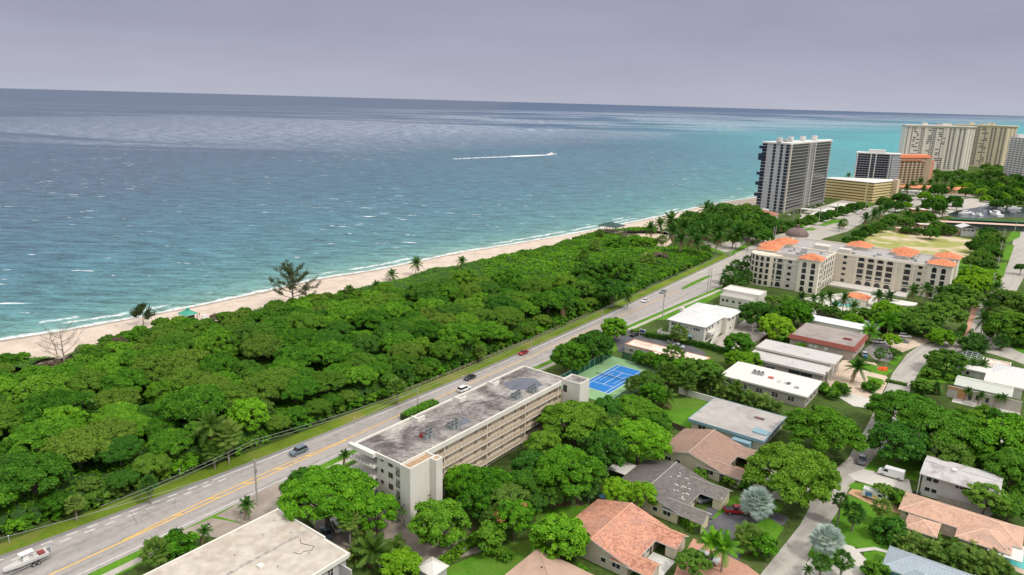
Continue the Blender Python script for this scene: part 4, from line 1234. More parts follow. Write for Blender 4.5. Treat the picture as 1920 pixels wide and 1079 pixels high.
    def hip(s, x0, y0, x1, y1, e, rz_, mat, name='roof', th=.2, ends=(1, 1), run=None):
        b = MB(); w_, d_ = x1-x0, y1-y0
        if w_ >= d_:
            r_ = run or d_/2; a = (x0+r_*ends[0], (y0+y1)/2, rz_); c = (x1-r_*ends[1], (y0+y1)/2, rz_)
            E = [(x0, y0, e), (x1, y0, e), (x1, y1, e), (x0, y1, e)]
            b.poly([E[0], E[1], c, a]); b.poly([E[2], E[3], a, c]); b.poly([E[1], E[2], c]); b.poly([E[3], E[0], a])
        else:
            r_ = run or w_/2; a = ((x0+x1)/2, y0+r_*ends[0], rz_); c = ((x0+x1)/2, y1-r_*ends[1], rz_)
            E = [(x0, y0, e), (x1, y0, e), (x1, y1, e), (x0, y1, e)]
            b.poly([E[0], E[1], a]); b.poly([E[1], E[2], c, a]); b.poly([E[2], E[3], c]); b.poly([E[3], E[0], a, c])
        b.box(x0, y0, e-th, x1, y1, e-.01, 1)
        o_ = s.part(name, b, [mat, FRAME]); rm = RIDGE.get(mat.name, mat)
        rb = MB().tube([a, c], .12, 6) if (Vector(a)-Vector(c)).length > .3 else MB()
        for q in E:
            n = a if (Vector(a)-Vector(q)).length < (Vector(c)-Vector(q)).length else c
            rb.tube([q, n], .1, 5)
        s.part('ridge_cap', rb, rm, o_)
        return o_
    def win(s, face, a, z, w_, h_, x=0, kind='frame', fm=None, gm=None, name='window'):
        """face f/b/l/r ; a along the face in local coords, x the face plane coordinate, z centre"""
        pos = {'f': (a, x, z), 'b': (a, x, z), 'r': (x, a, z), 'l': (x, a, z)}[face]
        rot = {'f': 0, 'b': PI, 'r': PI/2, 'l': -PI/2}[face]
        s.wins.append((name, kind, pos, rot, w_, h_, fm or FRAME, gm or GLASS))
    def finish(s):
        by = {}
        for w_ in s.wins: by.setdefault(w_[0], []).append(w_)
        for name, L in by.items():
            cl = Vector((-s.r.location.x, -s.r.location.y, 0))
            L.sort(key=lambda q: -q[4]*q[5])
            for i, (nm, kind, pos, rot, w_, h_, fm, gm) in enumerate(L[:98]):
                f, g, cache = win_mesh(w_, h_, kind)
                key = (fm.name, gm.name)
                if key not in cache:
                    cache[key] = (f.mesh('window', fm) if f else None, g.mesh('pane', gm))
                fmesh, gmesh = cache[key]
                if fmesh:
                    o = link(nm, fmesh, s.r, pos, rot); link('pane', gmesh, o)
                else: link(nm, gmesh, s.r, pos, rot)
            rest = L[98:]
            if rest:
                b = MB()
                for (nm, kind, pos, rot, w_, h_, fm, gm) in rest:
                    c, sn = math.cos(rot), math.sin(rot)
                    hw, hh = w_/2, h_/2; base = len(b.v)
                    for (x, y, z) in [(-hw, -.05, -hh), (hw, -.05, -hh), (hw, .01, -hh), (-hw, .01, -hh), (-hw, -.05, hh), (hw, -.05, hh), (hw, .01, hh), (-hw, .01, hh)]:
                        b.v.append((pos[0]+x*c-y*sn, pos[1]+x*sn+y*c, pos[2]+z))
                    for q in ((3,2,1,0),(4,5,6,7),(0,1,5,4),(1,2,6,5),(2,3,7,6),(3,0,4,7)): b.f.append(tuple(base+i for i in q)); b.m.append(0)
                o = b.build(name, rest[0][7], s.r); o['kind'] = 'stuff'
        return s.r

def at_local(P, x, y, ang=ANG):
    return (P[0]+x*math.cos(ang)-y*math.sin(ang), P[1]+x*math.sin(ang)+y*math.cos(ang))

# roof surfaces
mt, nt, out = newmat('weathered_brown_roofing'); v_ = wpos(nt)
n1 = noise(nt, v_, .09, 7, .62, 1.2); n2 = noise(nt, v_, .9, 6, .7); n3 = noise(nt, v_, .22, 5, .6, 2.5)
c = ramp(nt, mathn(nt, 'ADD', mathn(nt, 'MULTIPLY', n1, .7), mathn(nt, 'MULTIPLY', n2, .3)), [(.37, (.075, .065, .063)), (.45, (.16, .14, .135)), (.5, (.26, .235, .22)), (.56, (.36, .33, .305)), (.63, (.48, .45, .41))])
c = mixc(nt, mathn(nt, 'MULTIPLY', mathn(nt, 'MULTIPLY', maprange(nt, n3, .49, .5), maprange(nt, n3, .505, .515, 1, 0)), .7), c, (.07, .055, .055))
principled(nt, out, c, .8, 0, .3, bump(nt, n2, .3, .05)); R_STAIN = mt
R_PALE = simple('aged_pale_roofing', (.52, .47, .40), .85, .16, .5, stain=(.38, .31, .25), stain_amt=.65, stain_scale=.2)
R_WHITE = simple('white_membrane_roof', (.67, .645, .60), .75, .03, .3, stain=(.66, .6, .52), stain_amt=.4, stain_scale=.3)
R_PINKW = simple('pinkish_white_roof', (.76, .66, .58), .8, .06, .4, stain=(.5, .3, .2), stain_amt=.6, stain_scale=.14)
R_GREY = simple('grey_flat_roofing', (.42, .395, .37), .85, .1, .3, stain=(.27, .25, .235), stain_amt=.6, stain_scale=.12)
R_BROWNF = simple('brown_grey_flat_roofing', (.33, .285, .26), .85, .1, .3, stain=(.2, .17, .155), stain_amt=.6, stain_scale=.1)
R_HOTEL = simple('hotel_roof_deck', (.38, .36, .35), .85, .12, .5)
T_ORANGE = stripes('orange_tile', (.55, .27, .18), (.36, .13, .08), .42, 0, var=.28, stain=(.42, .25, .2))
T_GREY = stripes('dark_grey_tile', (.16, .145, .135), (.09, .08, .078), .40, 0, var=.2)
T_BROWN = stripes('brown_tile', (.33, .215, .165), (.2, .12, .09), .40, 0, var=.15)
T_TAN = simple('tan_shingle', (.47, .32, .24), .9, .1, .5)
T_PINK = stripes('pink_tile', (.57, .36, .26), (.42, .24, .17), .45, 1, var=.15, depth=.5, stain=(.4, .28, .23))
T_TERRA = stripes('terracotta_tile', (.66, .23, .11), (.42, .13, .06), .8, 0, var=.4, depth=.5)
T_METAL = stripes('blue_grey_metal_roof', (.36, .42, .47), (.24, .29, .33), .6, 0, var=.06, rough=.45, depth=.5)
T_GREEN = simple('green_metal_roof', (.05, .33, .24), .5, .08)
T_DGREEN = simple('dark_green_roof', (.03, .075, .065), .6, .1)
RIDGE = {'orange_tile': simple('orange_ridge', (.7, .4, .26), .8, .1), 'dark_grey_tile': simple('pale_ridge', (.38, .35, .32), .8, .1), 'brown_tile': simple('pale_brown_ridge', (.5, .38, .3), .8, .1),
         'pink_tile': simple('light_ridge', (.78, .56, .42), .8, .1), 'terracotta_tile': simple('terracotta_ridge', (.75, .36, .2), .8, .1), 'blue_grey_metal_roof': simple('metal_ridge', (.5, .55, .6), .5, .05)}

# --- the long condominium
P = at(664, 831, 14); b = Bd('apartment_building', 'long low beige condominium with brown stained flat roof and open gallery walkways beside the highway', P)
W_, D_, H_ = 15.4, 64.5, 14.
b.box('wall', 2.2, 3.8, 0, W_-1.7, D_-.3, H_-.9, CREAM); b.box('end_wall', 7.2, .3, 0, W_-.1, 3.75, H_-.93, WHITEW)
b.box('gallery_wall', W_-1.7, .3, 0, W_-1.62, D_-.3, H_-.9, BEIGE)
# roof deck with stepped seaward edge
b.part('roof', MB().prism([(0,0),(W_,0),(W_,D_),(0,D_)], H_-.9, H_-.35), R_STAIN)
par = MB()
t = .35
par.box(-.02, -.02, H_-.95, W_+.02, t, H_+.05).box(-.02, D_-t, H_-.95, W_+.02, D_+.02, H_+.1).box(W_-t, t, H_-1.15, W_+.05, D_-t, H_+.1)
for (y0, y1, x) in ((t, 17.5, 0), (19, 33, -0.), (34.5, 47, -0.), (48.5, D_-t, 0)): par.box(x-.02, y0, H_-.95, x+t, y1, H_+.1)
for yy in (18.2, 33.7, 47.7):
    par.box(-.02, yy-.8, H_-.95, .7, yy+.9, H_+.02); par.box(.7, yy-.9, H_-.4, 3., yy-.5, H_+.75); par.box(2.6, yy-.5, H_-.4, 3., yy+1.6, H_+.75)
b.part('parapet', par, WHITEW)
# seaward bays below the stepped edge
for y0, y1 in ((6, 17.4), (19.1, 32.9), (34.6, 46.9), (48.6, D_-.3)): b.box('wall', .3, y0, 0, 2.2, y1, H_-.95, CREAM)
for k in range(1, 5):
    z = 2.72*k-.35
    b.box('gallery_slab', W_-1.6, 2.2, z-.22, W_+.04, D_-.3, z, WHITEW)
    rb = MB(); rb.box(W_-.10, 2.2, z+1.02, W_+.0, D_-.3, z+1.12)
    y = 2.4
    rb.box(W_-.06, 2.2, z+.06, W_-.03, D_-.3, z+.98, 1)
    while y < D_-.4: rb.box(W_-.09, y, z, W_-.01, y+.09, z+1.05, 2); y += 1.35
    b.part('railing', rb, [CREAM, simple('tan_railing_infill', (.62, .49, .37), .8, .1), simple('brown_picket', (.28, .17, .11), .8, .1)])
for k in range(5):
    z = 2.72*k-.35 if k else 0
    for j in range(11):
        y = 5+j*5.35
        b.win('r', y, z+1.1, .95, 2.05, W_-1.62, gm=simple('beige_door', (.38, .29, .2), .7, .05), name='door')
        if j % 2 == 0: b.win('r', y+2.2, z+1.62, 2.3, .75, W_-1.62)
        elif j % 3 == 0: b.win('r', y+1.7, z+1.6, 1., .8, W_-1.62)
cb = MB()
for y in (13.5, 29, 45, 60.5): b.box('column', W_-1.55, y, 0, W_-.12, y+.3, H_-1.2, BEIGE)
b.part('wet_patch', MB().prism([(3, 50), (8, 48.5), (12, 52), (12.5, 57), (8, 59.5), (4.5, 57)], H_-.345, H_-.335), simple('damp_blue_roofing', (.12, .13, .16), .35, .15, .4))
b.part('wet_patch', MB().prism([(9.5, 22), (12, 22.5), (12.6, 26), (10, 27.5)], H_-.345, H_-.335), MATS['damp_blue_roofing'])
for q in range(9): b.part('vent_pipe', MB().cone((random.uniform(2, 13), 4+q*6.8), .1, .1, H_-.4, H_+.1, 6), METALG)
b.part('lightning_cable', MB().tube([(2, 3, H_-.3), (6, 9, H_-.3), (4, 17, H_-.3), (8.5, 26, H_-.3), (6.2, 34, H_-.3), (9, 41, H_-.3), (7, 52, H_-.3)], .04, 4), BLACK)
# near end: windows, balconies and the stair tower
for k in range(5):
    z = 2.75*k+.1
    b.win('f', 8.9, z+1.75, .8, .8, .3, fm=simple('tan_frame', (.4, .3, .22), .7)); b.win('f', 11.6, z+1.6, 1.25, 1.25, .3, fm=MATS['tan_frame'])
    b.win('f', 4.9, z+1.2, 2.6, 2.1, 3.8); b.win('l', 2.2, z+1.2, 1.5, 2.0, 7.2)
for k in range(1, 5):
    z = 2.72*k-.3
    b.box('balcony', -.9, -.9, z-.2, 7.15, 3.78, z+.25, WHITEW)
    rb = MB().tube([(-.8, 3.7, z+1.15), (-.8, -.8, z+1.15), (7.1, -.8, z+1.15)], .055, 4).tube([(-.8, 3.7, z+.7), (-.8, -.8, z+.7), (7.1, -.8, z+.7)], .035, 4)
    for q in range(8): rb.box(-.8+q*1.1, -.83, z, -.74+q*1.1, -.77, z+1.15)
    b.part('balcony_railing', rb, BLACK)
    rb = MB().tube([(13.5, .1, z+1.), (15., .1, z+1.8)], .05, 4).tube([(13.5, .1, z+.2), (13.5, .1, z+1.)], .05, 4).tube([(13.5, .1, z+.2), (15., .1, z+.4)], .05, 4)
    b.part('stair_railing', rb, BLACK); b.box('stair_opening', 13.3, .24, z-.1, 15.2, .29, z+1.9, simple('stairwell_grey', (.3, .28, .25), .9))
b.box('balcony_roof', -.95, -.95, H_-.93, 7.3, -.03, H_+.05, WHITEW)
RUST = simple('rusty_roof_patch', (.45, .32, .2), .9, .2, 1., stain=(.3, .16, .08))
for (x0, y0, x1, y1, hh) in ((15.45, -.6, 18.5, 7.2, 14.4), (18.55, 5.4, 20.4, 7.4, 14.5)): b.flat(x0, y0, x1, y1, hh, WHITEW, RUST, par=.7 if y0 < 1 else .25)
b.flat(W_+.1, D_-2.5, W_+6., D_+2.5, 14.8, WHITEW, R_STAIN, par=.5)
b.box('service_door', W_+.6, D_-2.56, 11.2, W_+1.8, D_-2.5, 13.2, GLASS)
b.finish()
condoP = P
# rooftop machines
def ac_unit(x, y, z, rz, label, group, mat=ACB, s=1., parent=None):
    e = empty('air_conditioner', (x, y, z), rz, label, 'air conditioner', group)
    c = MB().box(-.45*s, -.45*s, .12, .45*s, .45*s, .95*s, top=.03); c.box(-.5*s, -.5*s, 0, .5*s, .5*s, .12)
    c.build('cabinet', mat, e)
    MB().cone((0, 0), .36*s, .36*s, .95*s, 1.03*s, 10).build('fan_guard', ACG, e)
    return e
CL = [(600, 10.2, 8.5), ]
k = 0
for (cx, cy, n) in ((9.3, 12.5, 5), (10.6, 20.2, 5), (11.3, 44.5, 5), (12.2, 50.5, 5)):
    for j in range(n):
        x, y = at_local(condoP, cx+(j % 2)*1.25+random.uniform(-.1, .1), cy+(j//2)*1.35)
        red = (k == 0)
        ac_unit(x, y, H_-.34, ANG, 'rust-red rooftop air conditioner, the only red unit on the condominium roof' if red else 'grey rooftop air conditioner in a cluster on the condominium roof', None if red else 'grey air conditioners on the condominium roof', simple('red_cabinet', (.32, .06, .05), .6) if red else ACB, 1.15)
        k += 1

# --- pale flat roofed block in the foreground
P = at(520, 955, 7.6); b = Bd('apartment_block', 'flat-roofed two-storey block with patched cream roof in the bottom left foreground', P)
b.box('wall', .6, -40, 0, 22., -.5, 6.9, GREYW)
b.part('roof', MB().box(0, -41, 6.9, 22.8, 0, 7.5), R_PALE)
pb = MB()
pb.box(0, -.3, 7.5, 15.5, .02, 7.85).box(15.5, -.6, 6.8, 22.85, .0-.3, 7.6).box(-.03, -41, 6.8, .3, 0-.3, 7.75).box(22.5, -41, 6.75, 22.86, -.6, 7.62)
b.part('parapet', pb, WHITEW)
b.box('walkway', 22., -18, 3.3, 24.2, -2, 3.5, GREYW)
b.box('balcony_wall', 24.1, -18, 3.3, 24.25, -2, 4.4, WHITEW)
b.box('end_wall', 22., -2.2, 0, 25.4, -1.9, 6.2, GREYW)
b.box('roof_seam', 10.5, -41, 7.5, 11.1, -.6, 7.56, simple('tar_seam', (.3, .28, .26), .9, .2, 1., stain=(.6, .55, .5), stain_amt=.8, stain_scale=1.))
b.box('roof_hatch', 13, -13.4, 7.5, 14.1, -12.4, 7.95, WHITEW)
sk = MB(); sk.box(19., -18.5, 7.5, 21.9, -18.2, 8.1).box(19, -15.4, 7.5, 21.9, -15.1, 8.1).box(19, -18.2, 7.5, 19.3, -15.4, 8.1).box(21.6, -18.2, 7.5, 21.9, -15.4, 8.1)
o = b.part('light_well', sk, WHITEW); b.box('pane', 19.3, -18.2, 7.5, 21.6, -15.4, 7.56, GLASS, parent=o)  # dark glass sheet imitates the well's shaded depth; the roof is uncut
for y in (-4.2, -9.5, -14.8): b.win('r', y, 5.2, 1.3, 1.5, 22.); b.win('r', y, 1.8, 1.3, 1.5, 22.)
for y in (-5, -13, -21, -29): b.win('l', y, 5., 1.6, 1.3, .6)
hp = [(3., -2.8), (5.5, -7), (9, -3.2), (17, -5), (7, -14), (16, -11)]
for (x, y) in hp:
    b.part('vent_pipe', MB().cone((x, y), .09, .09, 7.5, 7.9, 8), METALG)
# rambling cable on the roof
b.part('roof_cable', MB().tube([(12.2, -3.4, 7.56), (13.2, -4., 7.56), (14.4, -3.6, 7.56), (16., -3., 7.56), (16.6, -4.2, 7.56), (15.8, -5.2, 7.56), (15.9, -6.2, 7.56), (14.6, -6.6, 7.56)], .05, 4), BLACK)
b.finish()

# --- three U-shaped ranch houses with wing roofs round a forecourt
def ranch(P, label, tile, wall, dark=False, y0=-2., cy0=3.1, carport=True, holes=False, wingx=15.):
    b = Bd('house', label, P, cat='house')
    e, rz_ = 3., 5.35
    b.gwall(-6.4, y0+.5, 9.8, 14.9, e-.1, rz_-.15, wall, ridge=1.5)
    b.gable(-7.1, y0, 10.4, 15.5, e, rz_, tile, ridge=1.5)
    wt = WTILE[tile.name]
    for i, (a, c) in enumerate(((9.6, 15.5), (y0, cy0))):
        b.gable(6.0, a, wingx, c, e-.15, e+1.05, wt, axis='x', ridge=a+(c-a)*.62 if i == 0 else a+(c-a)*.55, name='wing_roof')
        if i == 0:
            b.part('wing_wall', MB().box(9.8, c-.8, 0, wingx-.5, c-.5, e-.1).box(wingx-.8, a+.4, 0, wingx-.5, c-.8, e+.1).box(wingx-2.6, a+.4, 0, wingx-.8, a+.6, e-.1), wall)
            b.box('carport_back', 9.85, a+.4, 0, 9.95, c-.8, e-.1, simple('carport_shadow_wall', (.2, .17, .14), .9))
        else:
            b.part('wing_wall', MB().box(12.6, a+.5, 0, wingx-.5, a+.7, e-.1).box(wingx-.8, a+.7, 0, wingx-.5, c-.4, e+.1).box(9.8, c-.6, 0, 10.6, c-.4, e-.1), wall)
    for x, w_ in ((-4, 1.6), (-1.2, 1.1), (4.4, 1.1), (7.3, 1.8)): b.win('f', x, 1.7, w_, 1.0, y0+.5)
    for y in (5., 7.2): b.win('r', y, 1.7, 1.2, 1.3, 9.8)
    b.box('door', 9.8, 8., 0, 9.88, 9., 2.1, simple('dark_door', (.1, .07, .05), .6))
    return b
WTILE = {'orange_tile': stripes('orange_tile_cross', (.55, .27, .18), (.36, .13, .08), .42, 1, var=.28), 'dark_grey_tile': stripes('grey_tile_cross', (.19, .175, .16), (.09, .08, .078), .40, 1, var=.2), 'brown_tile': stripes('brown_tile_cross', (.36, .24, .185), (.2, .12, .09), .40, 1, var=.15)}
for a_, c_ in (('orange_tile_cross', 'orange_tile'), ('grey_tile_cross', 'dark_grey_tile'), ('brown_tile_cross', 'brown_tile')): RIDGE[a_] = RIDGE[c_]
b = ranch(at(1104, 1017, 3), 'ranch house with bright orange tile roof in the bottom centre foreground', T_ORANGE, simple('light_beige_stucco', (.55, .49, .38), .85, .06))
b.box('courtyard_floor', 10., 3.2, 0, 15., 9.5, .07, simple('white_terrace', (.62, .61, .57), .8, .1, .8, stain=(.45, .42, .38)))
b.finish()
P5 = at(1228, 934, 3); o5 = at_local(P5, -3.2, -.6)
b = ranch(o5, 'house with dark grey tile roof dotted with pale patches, between orange-tiled and brown-tiled houses', T_GREY, simple('pale_yellow_wall', (.62, .56, .38), .85, .05), wingx=15.9)
for i in range(17):
    x = random.uniform(2.6, 8.6); y = random.uniform(1., 13.5); z = 5.35-(x-1.5)*(5.35-3.)/8.9+.03
    w_ = random.choice([.35, .5, .9]); sl_k = (5.35-3.)/8.9
    m_ = MB().poly([(x, y, z), (x+w_, y, z-w_*sl_k), (x+w_, y+.3, z-w_*sl_k), (x, y+.3, z)])
    b.part('roof_patch', m_, simple('pale_patch', (.62, .56, .5), .8, .1))
b.box('patio_roof', -12.4, 6., 2.5, -7., 12., 2.65, R_WHITE)
for (x, y) in ((-12.2, 6.2), (-12.2, 11.8)): b.part('post', MB().box(x-.06, y-.06, 0, x+.06, y+.06, 2.5), FRAME)
b.finish()
P6 = at(1245, 850, 3); o6 = at_local(P6, 5.0, 1.6)
b = ranch(o6, 'house with brown tile roof behind the dark grey one, left of the umbrella tree', T_BROWN, simple('cream_house_wall', (.58, .53, .40), .85, .05), y0=-1.6, wingx=15.4)
b.box('courtyard_floor', 10., 3.2, 0, 14.6, 9.5, .07, PAVER)
b.finish()

# tan hipped house at the bottom edge
P = at(945, 1079, 3); b = Bd('house', 'house with plain tan shingle roof cut by the bottom edge, left of the orange-tiled house', P, cat='house')
b.box('wall', .5, -12.5, 0, 15., 10.4, 2.8, CREAM)
b.hip(0, -13, 15.5, 11, 3., 4.9, T_TAN)
b.part('vent_pipe', MB().cone((5.2, 5.), .16, .16, 4., 4.5, 8), GLASS)
b.finish()
P = at(790, 1079, 0)
b = Bd('garden_shed', 'small shed with white pyramid roof at the bottom edge right of the cream-roofed block', P, cat='shed')
b.box('wall', 0, -1, 0, 4., 3, 2.2, GREYW); b.hip(-.3, -1.3, 4.3, 3.3, 2.3, 3.5, R_WHITE); b.finish()

# blue-grey fascia flat house
P = at(1290, 785, 3.6); b = Bd('house', 'flat grey-roofed house with blue-grey fascia behind the brown-tiled house', P, cat='house')
BLUEF = simple('blue_fascia', (.23, .36, .42), .7, .06)
b.flat(.9, .9, 20.8, 19., 3.5, simple('cream2', (.58, .54, .44), .85, .05), R_GREY, ov=.9, fascia=BLUEF, ft=.75)
b.part('skylight_opening', MB().box(14.5, 13, 3.5, 17.2, 14, 3.9), simple('brown_trim', (.2, .12, .1), .8))
b.part('roof_step', MB().box(17.2, 3.5, 3.5, 21.2, 6.5, 3.86), BLUEF)
b.win('f', 8.5, 1.6, .5, 1.6, .9); b.win('f', 4., 1.7, 2.2, 1.2, .9); b.win('f', 13.5, 1.7, 1.4, .6, .9); b.win('r', 10, 1.7, 2., 1.2, 20.8)
b.box('wing', 13.5, -1.9, 0, 18.5, .85, 2.4, BLUEF)
b.finish()

# white flat roofed long house
P = at(1350, 703, 4.2); b = Bd('house', 'long low house with bright white flat roof and a cluster of roof machines', P, cat='house')
b.flat(.7, .7, 27.3, 16.3, 4.1, simple('grey_brown_wall', (.4, .36, .31), .85, .06), R_WHITE, ov=.7, fascia=simple('white_fascia', (.72, .7, .66), .7, .04), ft=.4)
rp = MB()
for x in (16.5, 17.2, 18.6, 19.3): rp.tube([(x, 7.2, 4.2), (x, 7.2, 4.6), (x+.5, 7.2, 4.6), (x+.5, 5.8, 4.6), (x+.5, 5.8, 4.2)], .07, 5)
b.part('roof_pipes', rp, METALG)
b.part('roof_patch', MB().box(13.2, 7.8, 4.2, 14.8, 9.2, 4.5), simple('red_curb', (.5, .12, .09), .7))
b.part('roof_curb', MB().box(22.5, 4.8, 4.2, 23.8, 5.9, 4.6), METALG)
b.part('skylight', MB().box(19.5, 6.5, 4.2, 20.6, 8.1, 4.5), GLASSB)
for y in (3, 7, 11): b.win('r', y, 2., 2.4, 1.8, 27.3)
for x in (3, 8, 13, 18, 23): b.win('f', x, 2., 2., 1.5, .7)
b.finish()
for j in range(6):
    x, y = at_local(P, 8.2+(j % 3)*1.3, 8.6+(j//3)*1.4); ac_unit(x, y, 4.2, ANG, 'grey air conditioner in the fenced cluster on the bright white flat roof', 'air conditioners on the white flat roof', METALG, .95)

# grey two-level block
P = at(1397, 665, 5.2); b = Bd('apartment_block', 'grey modern block with two-level pale flat roof, between the white-roofed house and the maroon-edged building', P)
gw = simple('taupe_wall', (.42, .36, .31), .85, .06); gf = simple('pale_grey_fascia', (.6, .56, .51), .8, .05)
b.flat(1.2, 1., 26., 9., 4.5, gw, simple('light_grey_membrane', (.52, .5, .48), .8, .05, stain=(.4, .38, .36), stain_amt=.4), ov=.9, fascia=gf, ft=.6)
b.flat(1.2, 10, 27., 20., 5.7, gw, MATS['light_grey_membrane'], ov=.7, fascia=gf, ft=.6)
b.box('entrance_pier', 26.3, 8.9, 0, 27.5, 10.2, 6., gf); b.box('entrance_pier', 26.8, 2., 0, 27.6, 3., 5., gw)
for x in (3, 9): b.win('f', x, 2., 3., 1.4, 1., gm=GLASSB)
b.win('f', 19, 2., 8., 2.6, 1.); b.win('r', 14, 2.4, 3., 3., 27.); b.win('r', 5, 2.2, 2.4, 2.6, 26., gm=GLASSB)
for i in range(9): b.part('vent_pipe', MB().cone((random.uniform(3, 25), random.choice([4., 13, 16])+random.random()), .1, .1, 4.4, 6.3 if i % 2 else 5., 6), METALG)
b.finish()

# maroon edged building
P = at(1478, 627, 5.2); b = Bd('apartment_block', 'building with brown-grey flat roof and sloping maroon tile edge on the near side', P)
MAR = simple('maroon_tile', (.3, .09, .07), .8, .15, 1.5)
b.box('wall', .8, .4, 0, 23.6, 20.8, 4.6, simple('pinkish_grey_wall', (.46, .38, .34), .85, .07))
b.part('roof', MB().box(.9, .5, 4.6, 23.5, 21, 5.2), R_BROWNF)
mn = MB()
def mansard(b_, x0, y0, x1, y1, z0, z1, k_):
    b_.poly([(x0-k_, y0-k_, z0), (x1+k_, y0-k_, z0), (x1, y0, z1), (x0, y0, z1)]); b_.poly([(x1+k_, y0-k_, z0), (x1+k_, y1, z0), (x1, y1, z1), (x1, y0, z1)])
    b_.poly([(x0, y0, z1), (x1, y0, z1), (x1, y0+.25, z1), (x0, y0+.25, z1)]); b_.poly([(x1-.25, y0, z1), (x1, y0, z1), (x1, y1, z1), (x1-.25, y1, z1)])
    b_.poly([(x0-k_, y0-k_, z0), (x1+k_, y0-k_, z0), (x1+k_, y0+.3, z0), (x0-k_, y0+.3, z0)][::-1])
    b_.poly([(x0-k_, y0-k_, z0), (x0, y0, z1), (x0, y1, z1), (x0-k_, y1, z0)])
mansard(mn, .6, .2, 23.9, 20.6, 3.9, 5.45, .7)
b.part('mansard_edge', mn, MAR)
b.part('roof_well', MB().box(18., 7.8, 5.2, 21., 8.1, 5.6).box(18, 9.5, 5.2, 21, 9.8, 5.6).box(18, 8.1, 5.2, 18.3, 9.5, 5.6).box(20.7, 8.1, 5.2, 21, 9.5, 5.6), MAR)
for x in (4.6, 8.6, 10.4, 14.2): b.win('f', x, 2.5, 1.2, 1.0, .4, gm=simple('blind_white', (.75, .75, .72), .7))
for y in (4, 9, 14): b.win('r', y, 2.2, 2.2, 1.3, 23.6)
b.finish()
P = at(1500, 594, 4.2); b = Bd('annex', 'long white metal-roofed annex directly behind the maroon-edged building', P)
WM = stripes('white_rib_metal', (.72, .75, .78), (.5, .53, .57), .8, 0, var=.04, rough=.5)
b.box('wall', .2, .2, 0, 24, 7., 3.6, WHITEW); b.gable(0, 0, 24.4, 7.3, 3.7, 4.5, WM, axis='x', ridge=5.6); b.finish()
P = at(1602, 606, 3.4); b = Bd('annex', 'small grey ribbed awning roof to the right end of the long white annex', P)
b.box('wall', .2, .2, 0, 9, 9, 2.8, GREYW); b.gable(0, 0, 9.4, 9.4, 2.9, 3.6, stripes('grey_rib_metal', (.5, .54, .57), (.33, .36, .4), .7, 0, var=.05), axis='x'); b.finish()
for i, (px, py) in enumerate(((1583, 590), (1603, 597), (1625, 592))):
    P = at(px, py, 3); b = Bd('thatch_hut', ['straw-coloured thatched hut roof nearest the white annex, left', 'largest straw-coloured thatched roof behind the white annex, middle', 'straw-coloured thatched roof behind the annex, right one'][i], P, cat='hut')
    b.hip(-3.2, -2.5, 3.2, 2.5, 2.5, 4.6, simple('thatch', (.6, .42, .2), .95, .15, 2.))
    for (x, y) in ((-2.8, -2.1), (2.8, -2.1), (2.8, 2.1), (-2.8, 2.1)): b.part('post', MB().cone((x, y), .1, .1, 0, 2.4, 6), BARK)
    b.finish()

# white two-storey condominium
P = at(1250, 598, 7.4); b = Bd('apartment_house', 'white two-storey house with white hipped metal roofs and a carport wing beside the highway', P)
WT = stripes('white_metal_roof', (.66, .655, .645), (.4, .4, .4), .9, 0, var=.05, depth=.5)
b.box('wall', .8, 1., 0, 15.6, 20., 7., WHITEW); b.box('wall', 8., 19., 0, 17.6, 33., 6.9, WHITEW)
b.hip(0, 0, 16.4, 21, 7.2, 8.7, WT); b.hip(6.6, 19.5, 18.6, 34.5, 7.0, 8.5, WT); b.hip(-1., 17, 9.5, 33, 7.1, 8.5, WT)
b.part('chimney', MB().box(-1., 14.2, 0, .6, 15.4, 8.9), WHITEW)
b.box('balcony', 15.6, 3., 3.4, 17.6, 12., 3.6, WHITEW); b.part('balcony_railing', MB().box(17.5, 3, 3.6, 17.58, 12, 4.6).box(15.7, 3, 3.6, 17.5, 3.08, 4.6), FRAME)
b.part('external_stair', MB().poly([(17.6, 2, 0), (19., 2, 0), (19., 9, 3.5), (17.6, 9, 3.5)]).poly([(19.02, 2, .0), (19.02, 9, 3.5), (19.02, 9, 4.5), (19.02, 2, 1.)]), WHITEW)
for x in (2.2, 3.2, 4.2, 5.2): b.win('f', x, 5.6, .75, 1., 1.)
for x in (7.6, 8.6, 10.3): b.win('f', x, 5.4, .5, .5, 1.)
for x in (11.6, 12.5, 13.4): b.win('f', x, 5.3, .6, 1., 1.)
b.win('f', 10.3, 1.5, 1., 2., 1., name='door'); b.win('f', 4., 1.7, 1.8, 1.2, 1.)
b.part('awning', MB().poly([(9.4, .95, 2.9), (11.2, .95, 2.9), (11.2, -.1, 2.3), (9.4, -.1, 2.3)]), simple('aqua_awning', (.35, .62, .6), .8))
for y, z in ((3.3, 5.5), (6, 5.5), (9, 5.5), (15, 5.5), (3.3, 1.8), (9.5, 1.8)): b.win('r', y, z, 1.5, 1.5, 15.6)
for y, z in ((22, 5.5), (26, 5.5), (30, 5.5), (24, 1.6)): b.win('r', y, z, 1.3, 1.1, 17.6)
b.part('garden_wall', MB().box(-3.5, -.3, 0, 2.5, -.1, 1.8).box(-3.5, -.1, 0, -3.3, 4, 1.8), WHITEW)
b.finish()
P = at(1350, 545, 6); b = Bd('apartment_house', 'white flat-roofed building with slatted pergola edge behind the white hipped house', P)
b.flat(0, 3.5, 17.5, 13.8, 6.2, WHITEW, R_WHITE)
b.part('wing', MB().box(1.5, -3, 0, 16, 3.4, 4.6), WHITEW)
pg = MB()
for i in range(16): pg.box(1.6+i*.95, -4, 4.9, 1.85+i*.95, 3.3, 5.15)
b.part('pergola', pg, simple('grey_slats', (.45, .44, .42), .8))
for x in (3, 5, 8, 11, 14): b.win('f', x, 2.6, 1.2, 1.3, -3.)
b.finish()
